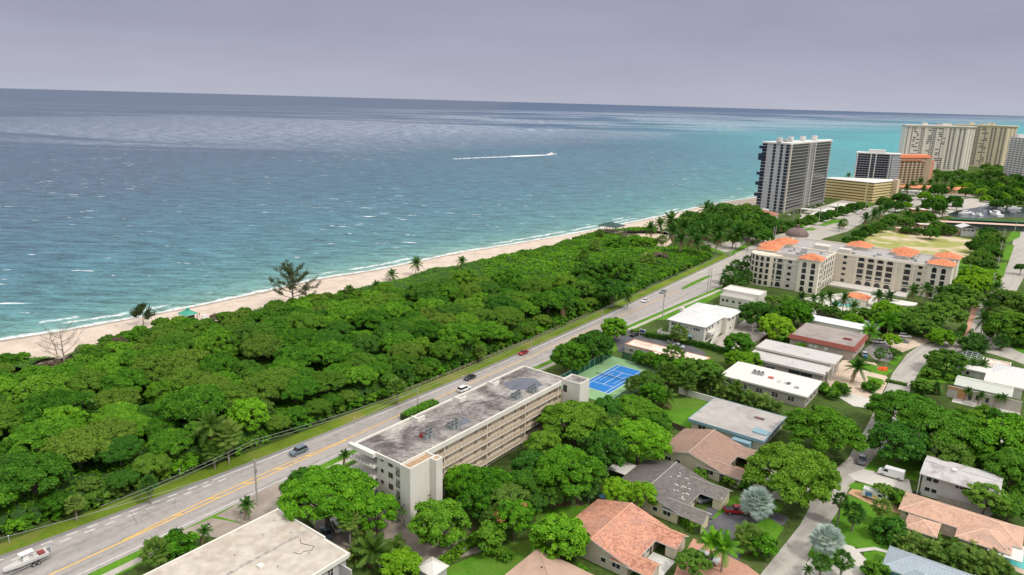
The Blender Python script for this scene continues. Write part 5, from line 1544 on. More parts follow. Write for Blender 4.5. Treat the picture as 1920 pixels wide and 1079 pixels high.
# motel strip
P = at(1170, 645, 3.6); b = Bd('motel', 'narrow one-storey motel with pinkish white flat roof and orange edge behind the tennis court', P)
b.flat(.3, .3, 30.5, 7.6, 3.6, simple('grey_motel_wall', (.5, .47, .43), .85), R_PINKW, fascia=simple('orange_edge', (.6, .27, .16), .8, .15), par=.12, pt=.3)
b.part('roof_extension', MB().box(12, -1.6, 3.2, 36, .25, 3.45), R_PINKW)
for x in (3, 8, 13, 18): b.win('f', x, 1.7, 1.5, 1., .3)
b.finish()

# right-hand houses
P = at(1725, 885, 6.6); b = Bd('apartment_house', 'two-storey house with pale grey blotched roof, white walls and small windows behind the white van', P)
R_G2 = simple('pale_grey_blotched_roof', (.5, .48, .47), .8, .06, .3, stain=(.22, .2, .2), stain_amt=.7, stain_scale=.16)
b.box('wall', .6, 1.8, 0, 15.4, 11., 6., simple('white_grey_wall', (.6, .58, .55), .85, .05)); b.gable(0, 0, 16.1, 11.8, 6.2, 7., R_G2, axis='x', ridge=6.2)
b.part('skylight', MB().box(6., 5., 6.9, 7., 6., 7.2), FRAME)
for x in (2., 3.4): b.win('f', x, 4.6, 1.1, 1., 1.8); b.win('f', x, 1.9, 1.1, 1., 1.8)
b.win('f', 8.2, 4.7, 1.6, .6, 1.8); b.win('f', 12.6, 4.6, 1.6, 1., 1.8)
b.part('porch_post', MB().box(.1, .2, 0, .3, .4, 6.2), FRAME); b.box('side_fence', 4.5, 0.6, 0, 15, .75, 1.8, simple('weathered_fence', (.38, .34, .29), .9, .15, 2.))
b.finish()
P = at(1687, 948, 3); b = Bd('house', 'long house with salmon pink hipped tile roof at the right edge', P, cat='house')
b.box('wall', .5, -1.2, 0, 22.6, 7.2, 2.9, simple('pink_cream_wall', (.66, .55, .44), .85)); b.box('wall', 12.2, -5.2, 0, 20.5, 1, 2.85, MATS['pink_cream_wall'])
b.hip(0, -1.8, 23.2, 7.8, 3., 4.8, T_PINK); b.hip(2.2, -9., 8.6, -2.4, 2.95, 4.2, T_PINK); b.hip(11.5, -6., 21.5, 3.2, 2.98, 4.5, T_PINK)
b.box('wall', 2.8, -8.4, 0, 8, -2.8, 2.8, MATS['pink_cream_wall']); b.box('flat_canopy', 17.5, -6.8, 2.4, 23.5, .2, 2.6, R_WHITE)
b.finish()
P = at(1655, 1055, 3); b = Bd('house', 'house with blue-grey metal hip roof and teal wall in the bottom right corner', P, cat='house')
b.box('wall', .6, -1., 0, 24, 6.6, 2.9, simple('teal_wall', (.2, .45, .42), .8)); b.hip(0, -1.6, 24.5, 7.2, 3., 4.8, T_METAL); b.hip(3.8, -9, 11, 2., 3.02, 4.6, T_METAL); b.box('wall', 4.4, -8.5, 0, 10.4, -1., 2.9, MATS['teal_wall'])
b.part('skylight', MB().box(15, 3.6, 4.2, 15.8, 4.4, 4.75), FRAME); b.finish()
P = at(1800, 690, 3.2); b = Bd('house', 'white-roofed house with a dark screened pool cage at its left, right edge', P, cat='house')
b.flat(.6, .6, 30, 7.5, 3.3, simple('pale_green_wall', (.52, .55, .47), .85), R_WHITE, ov=.7, fascia=FRAME, ft=.3)
b.hip(9, 2, 33, 14, 3.3, 5., WT); b.flat(5.5, 8.5, 14, 18.5, 3.4, WHITEW, R_PINKW)
for x in (2.5, 9, 11, 14, 18): b.win('f', x, 1.7, .9, 1.2, .6)
cg = MB()
for y in (8.6, 11.2, 13.8, 16.4, 19): cg.tube([(-2.2, y, 0), (-2.2, y, 2.9), (.2, y, 4.4), (3.6, y, 4.4), (5.6, y, 3.2)], .09, 4)
for (x, z) in ((-2.2, 2.9), (.2, 4.4), (3.6, 4.4), (-1., 3.65), (1.9, 4.4)): cg.tube([(x, 8.6, z), (x, 19, z)], .08, 4)
b.part('pool_cage', cg, simple('pale_aluminium', (.45, .5, .52), .5))
b.box('pool_deck', -2.2, 8.6, 0, 5.4, 19, .1, simple('dark_deck', (.08, .1, .11), .7)); b.finish()
P = at(1780, 720, 3.6); b = Bd('house', 'house under renovation with grey-green roof, bare concrete front wall and orange boarding, right edge', P, cat='house')
b.gable(1.2, 1.5, 17.2, 12.2, 3.3, 4.3, simple('grey_green_roof', (.5, .52, .46), .85, .05), axis='x'); b.box('wall', 1.6, 1.8, 0, 16.8, 12, 3.1, GREYW)
b.flat(9, 10.5, 19.5, 19, 3.9, WHITEW, R_WHITE, ov=.3)
b.box('front_wall', 0, -2.6, 0, 20, -2.3, 3.8, simple('bare_concrete', (.5, .46, .4), .9, .08, .4)); b.box('boarding', 2.9, -2.68, .3, 5.4, -2.62, 3.7, stripes('orange_boards', (.55, .3, .13), (.35, .2, .12), .35, 0, var=.2)); b.box('boarding', 0, -2.68, 2.9, 2.8, -2.62, 3.8, MATS['orange_boards'])
for x in (6.4, 8.4, 11): b.win('f', x, 1.8, .8, 1.5 if x > 7 else 2.2, -2.6, fm=DFRAME)
b.box('terrace', 2, -6.8, 0, 20, -2.7, .12, PALE); b.finish()
# ------------------------------------------------------------------ hotel
P = at(1404, 478, 16.5); HP = P
HW = simple('hotel_cream', (.68, .61, .50), .85, .04, .2); HT = simple('hotel_trim', (.76, .70, .59), .8, .04); HG = simple('hotel_grey_stone', (.62, .585, .52), .85, .05)
b = Bd('hotel', 'large cream five-storey hotel with arched windows and orange tiled corner roofs', P)
H_ = 16.5
def wingbox(x0, y0, x1, y1, h=H_, wall=HW):
    b.flat(x0, y0, x1, y1, h, wall, R_HOTEL, par=.9, pt=.5, fascia=HT)
wingbox(2, 7.4, 32.6, 41.2, wall=HG)
wingbox(2.05, 41.3, 85.5, 73)
def tower_(x0, y0, x1, y1, h=17.2, r=2.6, wall=HT):
    b.box('corner_tower', x0, y0, 0, x1, y1, h, wall); b.hip(x0-.9, y0-.9, x1+.9, y1+.9, h+.15, h+r, T_TERRA, name='tower_roof')
tower_(23.5, 6.2, 33.4, 14.5)
tower_(-1, 16, 8, 26); tower_(-3.5, 27, 6.5, 37); tower_(-1.5, 40, 9.5, 53, 17.4)
tower_(33, 62, 44, 73.6); tower_(56, 60, 67, 71.5); tower_(60, 52, 66, 57, 17.3, 1.8); tower_(76, 40.4, 86.4, 50.5); tower_(76, 63, 86.4, 73.4)
# rounded seaward corner
cb = MB().cone((5.5, 13.5), 8.2, 8.2, 0, H_-.3, 20); b.part('round_corner', cb, HW)
b.part('dome', MB().cone((2, 76), 6.6, 6.2, 0, 17., 18), HT)
dm = MB()
for i in range(6):
    a0, a1 = PI/2*i/6, PI/2*(i+1)/6; dm.cone((2, 76), 6.6*math.cos(a0), 6.6*math.cos(a1)+.01, 17+4.6*math.sin(a0), 17+4.6*math.sin(a1), 18)
b.part('dome', dm, simple('brown_dome', (.17, .12, .105), .6, .1)); b.part('lantern', MB().cone((2, 76), .9, .9, 21.4, 23.4, 10), MATS['brown_dome'])
for z in (4.2, 13.1): b.part('string_course', MB().box(8., 7.15, z, 32.8, 7.36, z+.4).box(32.65, 7.2, z, 32.85, 41.2, z+.4).box(32.9, 41.05, z, 76, 41.25, z+.4), HT)
b.part('cornice', MB().box(9, 7.05, 15.4, 23.4, 7.36, 15.75).box(33.45, 41., 15.4, 75.9, 41.25, 15.75), HT)
def bay(face, a, x, kind, w_=2.2):
    """a column of openings; top one arched, ones below with balconies"""
    for k in range(5):
        z = 1.9+3.15*k
        if kind == 'arch':
            if k == 4: b.win(face, a, z-.1, w_, 2.7, x, 'arch', fm=HT)
            elif k > 0: b.win(face, a, z-.1, w_, 2.4, x, 'pane')
            else: b.win(face, a, z, w_, 2.6, x, 'arch', fm=HT)
        else: b.win(face, a, z, 1.8, 1.5, x, fm=FRAME, gm=simple('grey_green_glass', (.2, .23, .2), .25, .1))
for a in (10.3, 14.): bay('f', a, 7.4, 'arch', 2.5)
bay('f', 19, 7.4, 'plain')
for a in (26.4, 30.6): bay('f', a, 6.2, 'arch', 2.)
for a in (9.5, 12.5): bay('r', a, 33.4, 'arch', 1.6)
for a in (18, 22.5, 27.5, 32, 36.5): bay('r', a, 32.6, 'arch', 2.)
bay('f', 37.5, 41.3, 'plain')
for a in (45.5, 50., 54.5, 59.): bay('f', a, 41.3, 'arch', 2.9)
bay('f', 67.2, 41.3, 'arch', 2.7)
for a in (72.8,): bay('f', a, 41.3, 'plain')
for a in (79, 83): bay('f', a, 40.4, 'arch', 2.)
for i in range(6):
    a = R(190+i*20); x, y = 5.5+8.25*math.cos(a), 13.5+8.25*math.sin(a)
    for k in range(5): b.wins.append(('window', 'pane', (x, y, 1.9+3.15*k), a+PI/2, 1.5, 2.2, HT, GLASS))
for x in (43., 47.8, 52.2, 56.7, 61.8, 64.5, 69.8): b.part('pilaster', MB().box(x, 41.0, 0, x+.7, 41.28, 15.3), HT)
for x in (8.6, 12., 16.3): b.part('pilaster', MB().box(x, 7.1, 0, x+.6, 7.38, 15.3), HT)
# rooftop equipment
for i in range(26):
    x, y = (random.uniform(10, 29), random.uniform(14, 38)) if i < 16 else (random.uniform(36, 74), random.uniform(46, 66)); s_ = random.uniform(.7, 1.7)
    b.box('roof_unit', x, y, 15.6, x+s_*1.6, y+s_, 15.6+random.uniform(.8, 1.6), METALG if i % 3 else GREYW)
b.part('stair_house', MB().box(33, 43, 15.6, 39, 48, 18.2).box(20, 44, 15.6, 28, 50, 18.4), HG)
b.part('screen_wall', MB().box(10, 12.5, 15.6, 22, 12.8, 17.6).box(10, 12.8, 15.6, 10.3, 20, 17.4), HG)
b.part('terrace', MB().box(33.4, 30, 0, 70, 41, .9), PALE)
b.finish()
b = Bd('pool_cabana', 'small pavilion with orange tiled hip roof in the hotel courtyard', at(1608, 556, 3.6), cat='pavilion')
b.box('wall', -4.5, -3.5, 0, 4.5, 3.5, 3.4, HT); b.hip(-5.5, -4.5, 5.5, 4.5, 3.5, 5.4, T_TERRA); b.finish()
b = Bd('round_canopy', 'white semicircular canopy roof beside the tiled cabana in the hotel courtyard', at(1685, 566, 3.6), cat='canopy')
b.part('roof', MB().prism([(7.5*math.cos(PI*i/10+PI), 6.5*math.sin(PI*i/10+PI)) for i in range(11)]+[(7.5, 3), (-7.5, 3)], 3.4, 3.8), R_WHITE)
for i in range(5): a = PI+PI*(i+.5)/5; b.part('column', MB().cone((7*math.cos(a), 6*math.sin(a)), .2, .2, 0, 3.4, 8), HT)
b.finish()
P = at(1578, 571, .1); b = Bd('swimming_pool', 'small turquoise swimming pool glimpsed between palms in front of the hotel', P, cat='pool')
POOL = simple('pool_water', (.1, .55, .52), .1, .05, .5, spec=.5)
b.part('water', MB().box(-4.5, -3, .02, 4.5, 3, .1), POOL); b.part('coping', MB().box(-5.2, -3.7, 0, 5.2, -3, .2).box(-5.2, 3, 0, 5.2, 3.7, .2).box(-5.2, -3, 0, -4.5, 3, .2).box(4.5, -3, 0, 5.2, 3, .2), PALE); b.finish()
P = at(1918, 1055, .1); b = Bd('swimming_pool', 'turquoise garden pool cut by the right edge near the blue-grey metal roof', P, ANG, cat='pool')
b.part('water', MB().prism([(4*math.cos(i*PI/8), 2.6*math.sin(i*PI/8)) for i in range(16)], .05, .12), POOL); b.part('deck', MB().prism([(6.5*math.cos(i*PI/8), 4.6*math.sin(i*PI/8)) for i in range(16)], 0, .05), SANDY); b.finish()
b = Bd('garden_wall', 'long beige wall along the front of the hotel garden', at(1530, 590, 0), cat='wall')
b.part('panel', MB().box(0, 0, 0, 42, .3, 2.6), simple('garden_wall_beige', (.42, .34, .26), .9)); b.part('coping', MB().box(-.1, -.06, 2.6, 42.1, .36, 2.75), HT); b.finish()
b = Bd('garden_wall', 'low white wall with pale panels on the lawn behind the tennis court trees', at(1272, 738, 0), cat='wall')
b.part('panel', MB().box(0, 0, 0, 14, .2, 1.9), WHITEW); b.part('coping', MB().box(0, -.05, 1.9, 14, .25, 2.), FRAME); b.finish()

# ------------------------------------------------------------------ towers
def tower(p0, p1, h, depth, label, wall, slab_mat, floors, fl_h, name='tower_block', side=None, base_drop=0, shift=None):
    A, B_ = at(*p0, h), at(*p1, h); d = B_-A
    b = Bd(name, label, A, math.atan2(d.y, d.x)); return b, d.length
TG = simple('tower_white', (.66, .64, .62), .8, .04, .1); TGREY = simple('tower_grey_beige', (.30, .28, .26), .8, .05, .1)
# tall tower: wide face + left face meeting at the near corner
A, C, B_ = at(1431, 266, 61), at(1483, 269, 61), at(1560, 263, 61)
d = B_-C; ang = math.atan2(d.y, d.x); W_ = d.length
b = Bd('tower_block', 'tall dark-windowed white condominium tower nearest the beach, with four round roof tanks', C, ang)
ldir = A-C; ca, sa = math.cos(-ang), math.sin(-ang); L = (ldir.x*ca-ldir.y*sa, ldir.x*sa+ldir.y*ca)
Hh = 61.
def back(P_, d_, turn=0.):
    v_ = Vector((P_.x, P_.y)).normalized(); t_ = math.atan2(v_.y, v_.x)+turn; w_ = (P_.x+d_*math.cos(t_)-C.x, P_.y+d_*math.sin(t_)-C.y)
    return (w_[0]*ca-w_[1]*sa, w_[0]*sa+w_[1]*ca)
foot = [(0, 0), (W_, 0), back(B_, 20, .12), back(A, 8, -.25), (L[0], L[1])]
print('tower', W_, L)
b.part('wall', MB().prism(foot, 0, Hh-1.2), TGREY)
ov = [(p[0]+(p[0]-W_/2)*.03, p[1]+(p[1]-10)*.04) for p in foot]
b.part('roof', MB().prism(ov, Hh-1.2, Hh), TG)
FL = 21; fh = (Hh-3)/FL
for k in range(FL):
    z = 2.5+k*fh
    b.box('floor_slab', -.5, -.7, z-.09, W_+.3, -.02, z+.09, simple('slab_grey', (.42, .41, .40), .85, .05, .2))
    for (x0, x1) in ((4.2, W_*.42), (W_*.6, W_-4.8)):
        for j in range(3):
            w_ = (x1-x0)/3-.15; b.win('f', x0+(j+.5)*(x1-x0)/3, z+1.35, w_, 2.15, -.02, 'pane', gm=simple('smoke_glass', (.05, .055, .065), .2))
    for x in (20, 24): b.win('f', x*W_/41, z+1.4, 1.6, 1.8, -.02, 'pane', gm=MATS['smoke_glass'])
for (x0, x1) in ((0, 3.), (W_*.44, W_*.465), (W_*.56, W_*.585), (W_-4.4, W_-3.4)): b.box('pier', x0, -.9, 0, x1, -.03, Hh-1.2, simple('tower_beige', (.50, .46, .40), .8, .05, .1) if x0 == 0 else MATS['slab_grey'])
# left face in its own frame
la = math.atan2(-L[1], -L[0]); Ll = math.hypot(*L)
def left(u0, u1, n0, n1):
    """u along the left face from its far end, n outward"""
    ux, uy = math.cos(la), math.sin(la); nx_, ny_ = uy, -ux
    return [(L[0]+ux*u+nx_*n, L[1]+uy*u+ny_*n) for u, n in ((u0, n1), (u1, n1), (u1, n0), (u0, n0))]
for k in range(FL):
    z = 2.5+k*fh; b.part('floor_slab', MB().prism(left(-.5, Ll+.3, .02, 1.), z-.12, z+.12), TG)
for (u0, u1) in ((.18, .4), (.5, .66), (.76, .86)): b.part('pier', MB().prism(left(u0*Ll, u1*Ll, .03, .7), 0, Hh-1.2), simple('pier_lilac_grey', (.50, .50, .53), .85, .05, .1))
b.part('window_strip', MB().prism(left(.0, Ll-.4, .0, .12), 2, Hh-1.4), simple('dark_blue_glass', (.03, .04, .07), .15))
for z0, z1 in ((55, 57.5), (45, 51), (32, 34.5), (23, 26), (13, 16)): b.part('dark_balcony', MB().prism(left(-2.2, .13*Ll, .1, 2.), z0, z1), MATS['dark_blue_glass'])
tz = [(W_*.02, 13, 2.6), (W_*.27, 13, 2.4), (W_*.52, 12, 2.6), (W_*.78, 11, 2.6)]
for x, y, r_ in tz: b.part('roof_tank', MB().cone((x-3, y-3), r_, r_, Hh+.6, Hh+4.4, 14).cone((x-3, y-3), r_*.8, r_*.8, Hh, Hh+.6, 10), TG)
b.part('roof_equipment', MB().box(W_*.12, 9, Hh, W_*.22, 12, Hh+2.6), METALG)
b.finish()
b = Bd('entrance_canopy', 'white flat entrance canopy at the foot of the tall tower', at(1500, 392, 4), cat='canopy'); b.part('roof', MB().box(0, 0, 3.6, 22, 9, 4.1), R_WHITE)
for x in (1, 10, 21): b.part('column', MB().box(x-.3, .3, 0, x+.3, .9, 3.6), TG)
b.finish()
for i, (px, py, w_, d_) in enumerate(((1492, 412, 8, 100), (1552, 386, 22, 30))):
    b = Bd('parking_canopy', ['long white parking canopy along the highway at the foot of the tall tower', 'white parking deck roof between the tall tower and the yellow building'][i], at(px, py, 3.2), cat='canopy')
    b.part('roof', MB().box(0, 0, 2.8, w_, d_, 3.2), R_WHITE)
    for y in range(2, d_, 12): b.part('post', MB().box(w_-.5, y, 0, w_-.3, y+.2, 2.8), FRAME)
    b.finish()
# small tiled building left of the tower
P = at(1408, 398, 9); b = Bd('beach_house', 'small cream building with red tiled roof left of the tall tower foot', P, cat='building')
b.box('wall', 0, 1, 0, 18, 12, 8, simple('rose_cream_wall', (.6, .5, .42), .85)); b.hip(-.8, .2, 18.8, 12.8, 8.2, 10.4, stripes('red_brown_tile', (.42, .17, .11), (.28, .1, .07), .8, 0)); b.part('stair_turret', MB().box(3, 12, 0, 9, 16, 10.6), TG)
for x in (3, 8, 13): b.win('f', x, 5.6, 1.2, 1.4, 1.); b.win('f', x, 2.2, 1.2, 1.4, 1.)
for y in (4, 9): b.win('r', y, 5.6, 1.2, 1.4, 18)
b.finish()
# yellow slab
A, C, B_ = at(1547, 334, 20.5), at(1640, 344, 20.5), at(1674, 340, 20.5)
b, W_ = tower((1547, 334), (1640, 343), 20.5, 18, 'long yellow seven-storey building with horizontal balcony bands between two towers', None, None, 7, 2.9)
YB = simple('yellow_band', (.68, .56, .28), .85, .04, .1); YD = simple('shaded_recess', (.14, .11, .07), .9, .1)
d = B_-C; ca, sa = math.cos(-b.r.rotation_euler.z), math.sin(-b.r.rotation_euler.z); E2 = (W_+d.x*ca-d.y*sa, d.x*sa+d.y*ca)
foot = [(0, 0), (W_, 0), E2, (E2[0]-6, E2[1]+16), (W_-4, 17), (0, 17)]
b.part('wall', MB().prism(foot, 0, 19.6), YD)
ft2 = [(0, -1.6), (W_+.6, -1.6), (E2[0]+1, E2[1]-1.6), (E2[0]+1, E2[1]-.1), (W_, .0-.05), (0, -.05)]
for k in range(7): b.part('balcony_band', MB().prism(ft2, .4+k*2.8, 2.2+k*2.8), YB)
b.part('roof', MB().prism([(-.3, -1.8), (W_+.6, -1.8), (E2[0]+1.4, E2[1]-1.8), (E2[0]-5, E2[1]+17), (-.3, 18)], 20., 20.5), R_WHITE)
b.part('stair_tower', MB().box(E2[0]+1.2, E2[1]-2.5, 0, E2[0]+6, E2[1]+4, 22), simple('peach_wall', (.64, .52, .36), .85)); b.part('balcony_divider', MB().box(W_*.86, -1.75, .2, W_*.9, -1.62, 19.6), YB)
b.finish()
# dark glass tower
b, W_ = tower((1608, 286), (1692, 290), 39.6, 20, 'dark-glassed mid-rise tower with white frame and roof box, behind the yellow building', None, None, 13, 2.9)
DG = simple('tower_dark_glass', (.03, .035, .06), .15, .1, .2)
Wm = W_*.80; b.part('wall', MB().prism([(0, 0), (Wm, 0), (Wm+9, 10), (Wm+9, 26), (0, 22)], 0, 38.6), simple('grey_mid', (.3, .3, .32), .7)); b.part('roof', MB().prism([(-.8, -1), (Wm+.6, -1), (Wm+10, 10), (Wm+10, 27), (-.8, 23)], 38.6, 39.8), TG)
for k in range(13):
    z = 1.5+k*2.85; b.box('floor_slab', -.6, -1.2, z-.1, Wm+.2, -.05, z+.12, simple('pale_slab', (.5, .5, .52), .8)); b.part('side_balcony', MB().prism([(Wm, -.6), (Wm+9.6, 9.6), (Wm+9, 10.1), (Wm, .0)], z-.1, z+.9), MATS['pale_slab'])
    for x0, x1 in ((1.2, Wm*.38), (Wm*.42, Wm*.52), (Wm*.56, Wm*.9)):
        n = max(1, int((x1-x0)/3.)); 
        for j in range(n): b.win('f', x0+(j+.5)*(x1-x0)/n, z+1.5, (x1-x0)/n-.25, 2.2, -.02, 'pane', gm=DG)
for x in (.0, Wm*.385, Wm*.53, Wm*.93): b.box('pier', x, -1.3, 0, x+1., -.03, 38.6, TG)
b.box('roof_house', Wm*.32, 4, 39.8, Wm*.8, 14, 43.5, TG); b.finish()
# orange roofed resort
b, W_ = tower((1690, 294), (1757, 294), 35, 20, 'brown resort block with orange tiled roof between the dark-glassed tower and the white towers', None, None, 10, 3.)
OW = simple('resort_wall', (.52, .38, .26), .85); b.part('wall', MB().prism([(0, 0), (W_*.72, 0), (W_, 7), (W_, 24), (0, 22)], 0, 33.5), OW)
b.part('roof', MB().prism([(-1.2, -1.4), (W_*.74, -1.4), (W_+1.5, 6.4), (W_+1.5, 25), (-1.2, 23)], 33.3, 34).prism([(1.5, 2), (W_*.70, 2), (W_-2, 8), (W_-2, 22), (1.5, 20)], 34, 36.5), simple('resort_roof', (.68, .25, .13), .8, .12)); b.part('lower_eave', MB().box(-.8, -1.4, 30., W_*.6, -.05, 30.7), MATS['resort_roof'])
for k in range(9):
    for j in range(6): b.win('f', W_*.06+j*W_*.115, 3+k*3.05, W_*.075, 2., -.03, 'pane', gm=simple('brown_glass', (.08, .06, .05), .3))
for j in range(5): x = W_*(.71+.06*j); y = (x-W_*.72)/(W_*.28)*7; b.part('column', MB().box(x, y-.7, 0, x+.9, y+.4, 33.3), simple('resort_column', (.62, .5, .36), .8))
b.part('red_wing', MB().box(W_-.5, 7.5, 0, W_+6, 22, 30), simple('salmon_wall', (.6, .3, .2), .85)); b.finish()
P = at(1690, 350, 6); b = Bd('resort_annex', 'low orange-tiled annex at the foot of the resort block behind palms', P, R(-14)); b.box('wall', 0, 0, 0, 75, 12, 5, OW); b.hip(-1, -1, 76, 13, 5.2, 8, MATS['resort_roof']); b.finish()
# white and cream twin towers
def slab_tower(p0, p1, h, label, wall, seed, W2=.86):
    rs = random.Random(seed); b, W_ = tower(p0, p1, h, 20, label, None, None, 22, 3)
    Wm = W_*W2; b.part('wall', MB().prism([(0, 0), (Wm, 0), (W_, 12), (W_, 30), (0, 24)], 0, h-1.5), wall); b.part('roof', MB().prism([(-1.8, -1.8), (Wm+.5, -1.8), (W_+2, 11), (W_+2, 32), (-1.8, 26)], h-1.5, h), wall)
    n = 22; fh = (h-6)/n; SG = simple('far_glass', (.06, .065, .075), .3, .1)
    for x in (.31, .66, .82): b.box('pier', Wm*x, -.7, 0, Wm*x+2.6, -.02, h-1.5, wall)
    for k in range(n):
        z = 4+k*fh
        for f in (.03, .10, .255, .285, .43, .46, .485, .60, .72, .78, .88, .95): b.win('f', Wm*f, z, 1.7 if f < .7 else 2.6, 1.7, -.03, 'pane', gm=SG)
        for f in (.15, .2, .39, .56, .64):
            if rs.random() < .45: b.win('f', Wm*f+rs.uniform(-1, 1), z, rs.uniform(3, 5.5), 1.4, -.03, 'pane', gm=SG)
        u = .35; b.wins.append(('window', 'pane', (Wm+(W_-Wm)*u, 12*u, z), math.atan2(12, W_-Wm), 2.2, 1.5, FRAME, SG)); u = .75; b.wins.append(('window', 'pane', (Wm+(W_-Wm)*u, 12*u, z), math.atan2(12, W_-Wm), 2.2, 1.5, FRAME, SG))
        b.box('floor_line', .5, -.18, z-1.5, Wm, -.02, z-1.3, simple('floor_line_shade', (.5, .49, .46), .85) if 'white' in label else simple('floor_line_shade_cream', (.48, .42, .31), .85))
    for x, s_ in ((.28, 5), (.6, 6), (.68, 4)): b.box('roof_house', Wm*x, 6, h, Wm*x+s_*1.4, 12, h+3.6, wall)
    b.part('roof_tank', MB().cone((Wm*.53, 8), 3, 3, h+.3, h+3, 12), GREYW); b.finish()
slab_tower((1701, 234), (1836, 238), 70, 'white twenty-storey slab tower with flat projecting roof, left one of the far pair', simple('far_white', (.70, .65, .56), .85, .04, .1), 1)
slab_tower((1790, 233), (1909, 237), 71, 'cream-coloured slab tower just behind and right of the white one', simple('far_cream', (.70, .61, .43), .85, .04, .1), 2)
b, W_ = tower((1896, 254), (1960, 259), 62, 20, 'white tower with balcony bands cut by the right edge of the picture', None, None, 20, 3)
b.box('wall', 0, 0, 0, W_, 25, 60, simple('far_white2', (.6, .58, .54), .85)); b.box('roof_house', 0, 4, 60, 10, 12, 64, TG)
for k in range(19):
    b.box('balcony_band', -.5, -1.2, 2+k*3, W_, -.05, 3.1+k*3, TG)
    for j in range(5): b.win('f', 5+j*9, 4.2+k*3, 5, 1.5, -.03, 'pane', gm=simple('far_glass2', (.12, .12, .13), .3))
b.finish()
# park pavilion and lifeguard hut
P = at(1145, 442, 0)
b = Bd('park_pavilion', 'open pavilion with dark green hip roof on the dune beside the beach', P, ANG, cat='pavilion')
b.hip(-8, -7, 8, 7, 7.2, 9.6, T_DGREEN); b.box('deck', -7, -6, 3.0, 7, 6, 3.3, simple('timber', (.3, .25, .2), .9))
for x in (-6.5, -2, 2, 6.5):
    for y in (-5.5, 5.5): b.part('post', MB().cone((x, y), .2, .2, 0, 7.1, 8), MATS['timber'])
b.part('ramp', MB().box(7, -1.5, 2.2, 22, 1., 2.4).box(7, -1.55, 2.4, 22, -1.5, 3.3).box(7, 1., 2.4, 22, 1.05, 3.3), MATS['timber']); b.finish()
P = at(354, 604, 0)
b = Bd('lifeguard_hut', 'small lifeguard hut with turquoise green tiered roof on the beach', P, ANG, cat='hut')
b.box('wall', -1.9, -1.7, 1.2, 1.9, 1.7, 3.7, simple('dark_hut_wall', (.1, .12, .11), .8)); b.hip(-3., -2.8, 3., 2.8, 3.7, 5.3, T_GREEN); b.part('roof_cap', MB().box(-.5, -.5, 5.2, .5, .5, 5.6).cone((0, 0), .9, .05, 5.6, 6.2, 4), T_GREEN)
b.box('deck', -3, -2.6, 1., 3, 2.6, 1.2, MATS['timber']); b.part('window_band', MB().box(-1.6, -1.76, 2.3, 1.6, -1.7, 3.3), GLASS)
for x in (-2.6, 2.6):
    for y in (-2.3, 2.3): b.part('post', MB().box(x-.12, y-.12, 0, x+.12, y+.12, 3.7), MATS['timber'])
b.part('railing', MB().tube([(-3, -2.6, 2.1), (3, -2.6, 2.1), (6.5, -2.6, .9)], .06, 4).tube([(3, 2.6, 2.1), (6.5, 2.6, .9)], .06, 4), MATS['timber']); b.part('ramp', MB().poly([(3, -1.5, 1.1), (7, -1.5, .1), (7, 1.5, .1), (3, 1.5, 1.1)]), MATS['timber']); b.finish()
# marina side buildings
for (px, py, h, w_, d_, lab, wl, rf, a) in ((1768, 417, 4.5, 78, 9, 'long low building with pale pink roof beside the marina', simple('dark_boat_shed', (.06, .08, .07), .8), simple('pale_pink_roof', (.62, .42, .34), .85, .06), -9),
    (1683, 428, 3.5, 46, 5, 'low pinkish garden roof at the far side of the open field', OW, MATS['pale_pink_roof'], -9),
    (1783, 411, 3, 58, 3, 'long dark green hedge-like boat shed along the marina', simple('green_shed', (.02, .07, .04), .9), simple('green_shed_roof', (.06, .2, .12), .85), -8),
    (1712, 393, 6, 12, 10, 'small brick-red building with white roof near the marina', simple('brick_red', (.42, .14, .09), .85), R_WHITE, -9),
    (1725, 421, 4, 12, 6, 'small house with white roof strip behind the field', OW, R_WHITE, -9), (1695, 358, 4, 20, 8, 'low white-roofed building between the dark-glassed tower and the palms', TG, R_WHITE, -12),
    (1700, 418, 3.2, 30, 5, 'row of low brown cottages behind the field trees', simple('cottage_brown', (.3, .2, .16), .9), simple('cottage_roof', (.36, .25, .2), .9), -10)):
    b = Bd('low_building', lab, at(px, py, h), R(a)); b.flat(0, 0, w_, d_, h, wl, rf, ov=.6, ft=.4)
    for j in range(int(w_/9)): b.win('f', 4+j*9, h*.4, 2, 1.3, 0, 'pane')
    b.finish()
P = at(1815, 424, 8); b = Bd('white_house', 'small grey-white house with a dark dormer in the middle of the long pink roof', P, R(-9), cat='house'); b.box('wall', -4, 0, 0, 6, 9, 6.5, GREYW); b.gable(-5, -1, 7, 10, 6.5, 8.6, simple('white_shingle', (.6, .6, .6), .8), axis='y')
for x in (-1.8, 1., 3.8): b.win('f', x, 4.6, 1.8, 1.3, 0.)
b.finish()
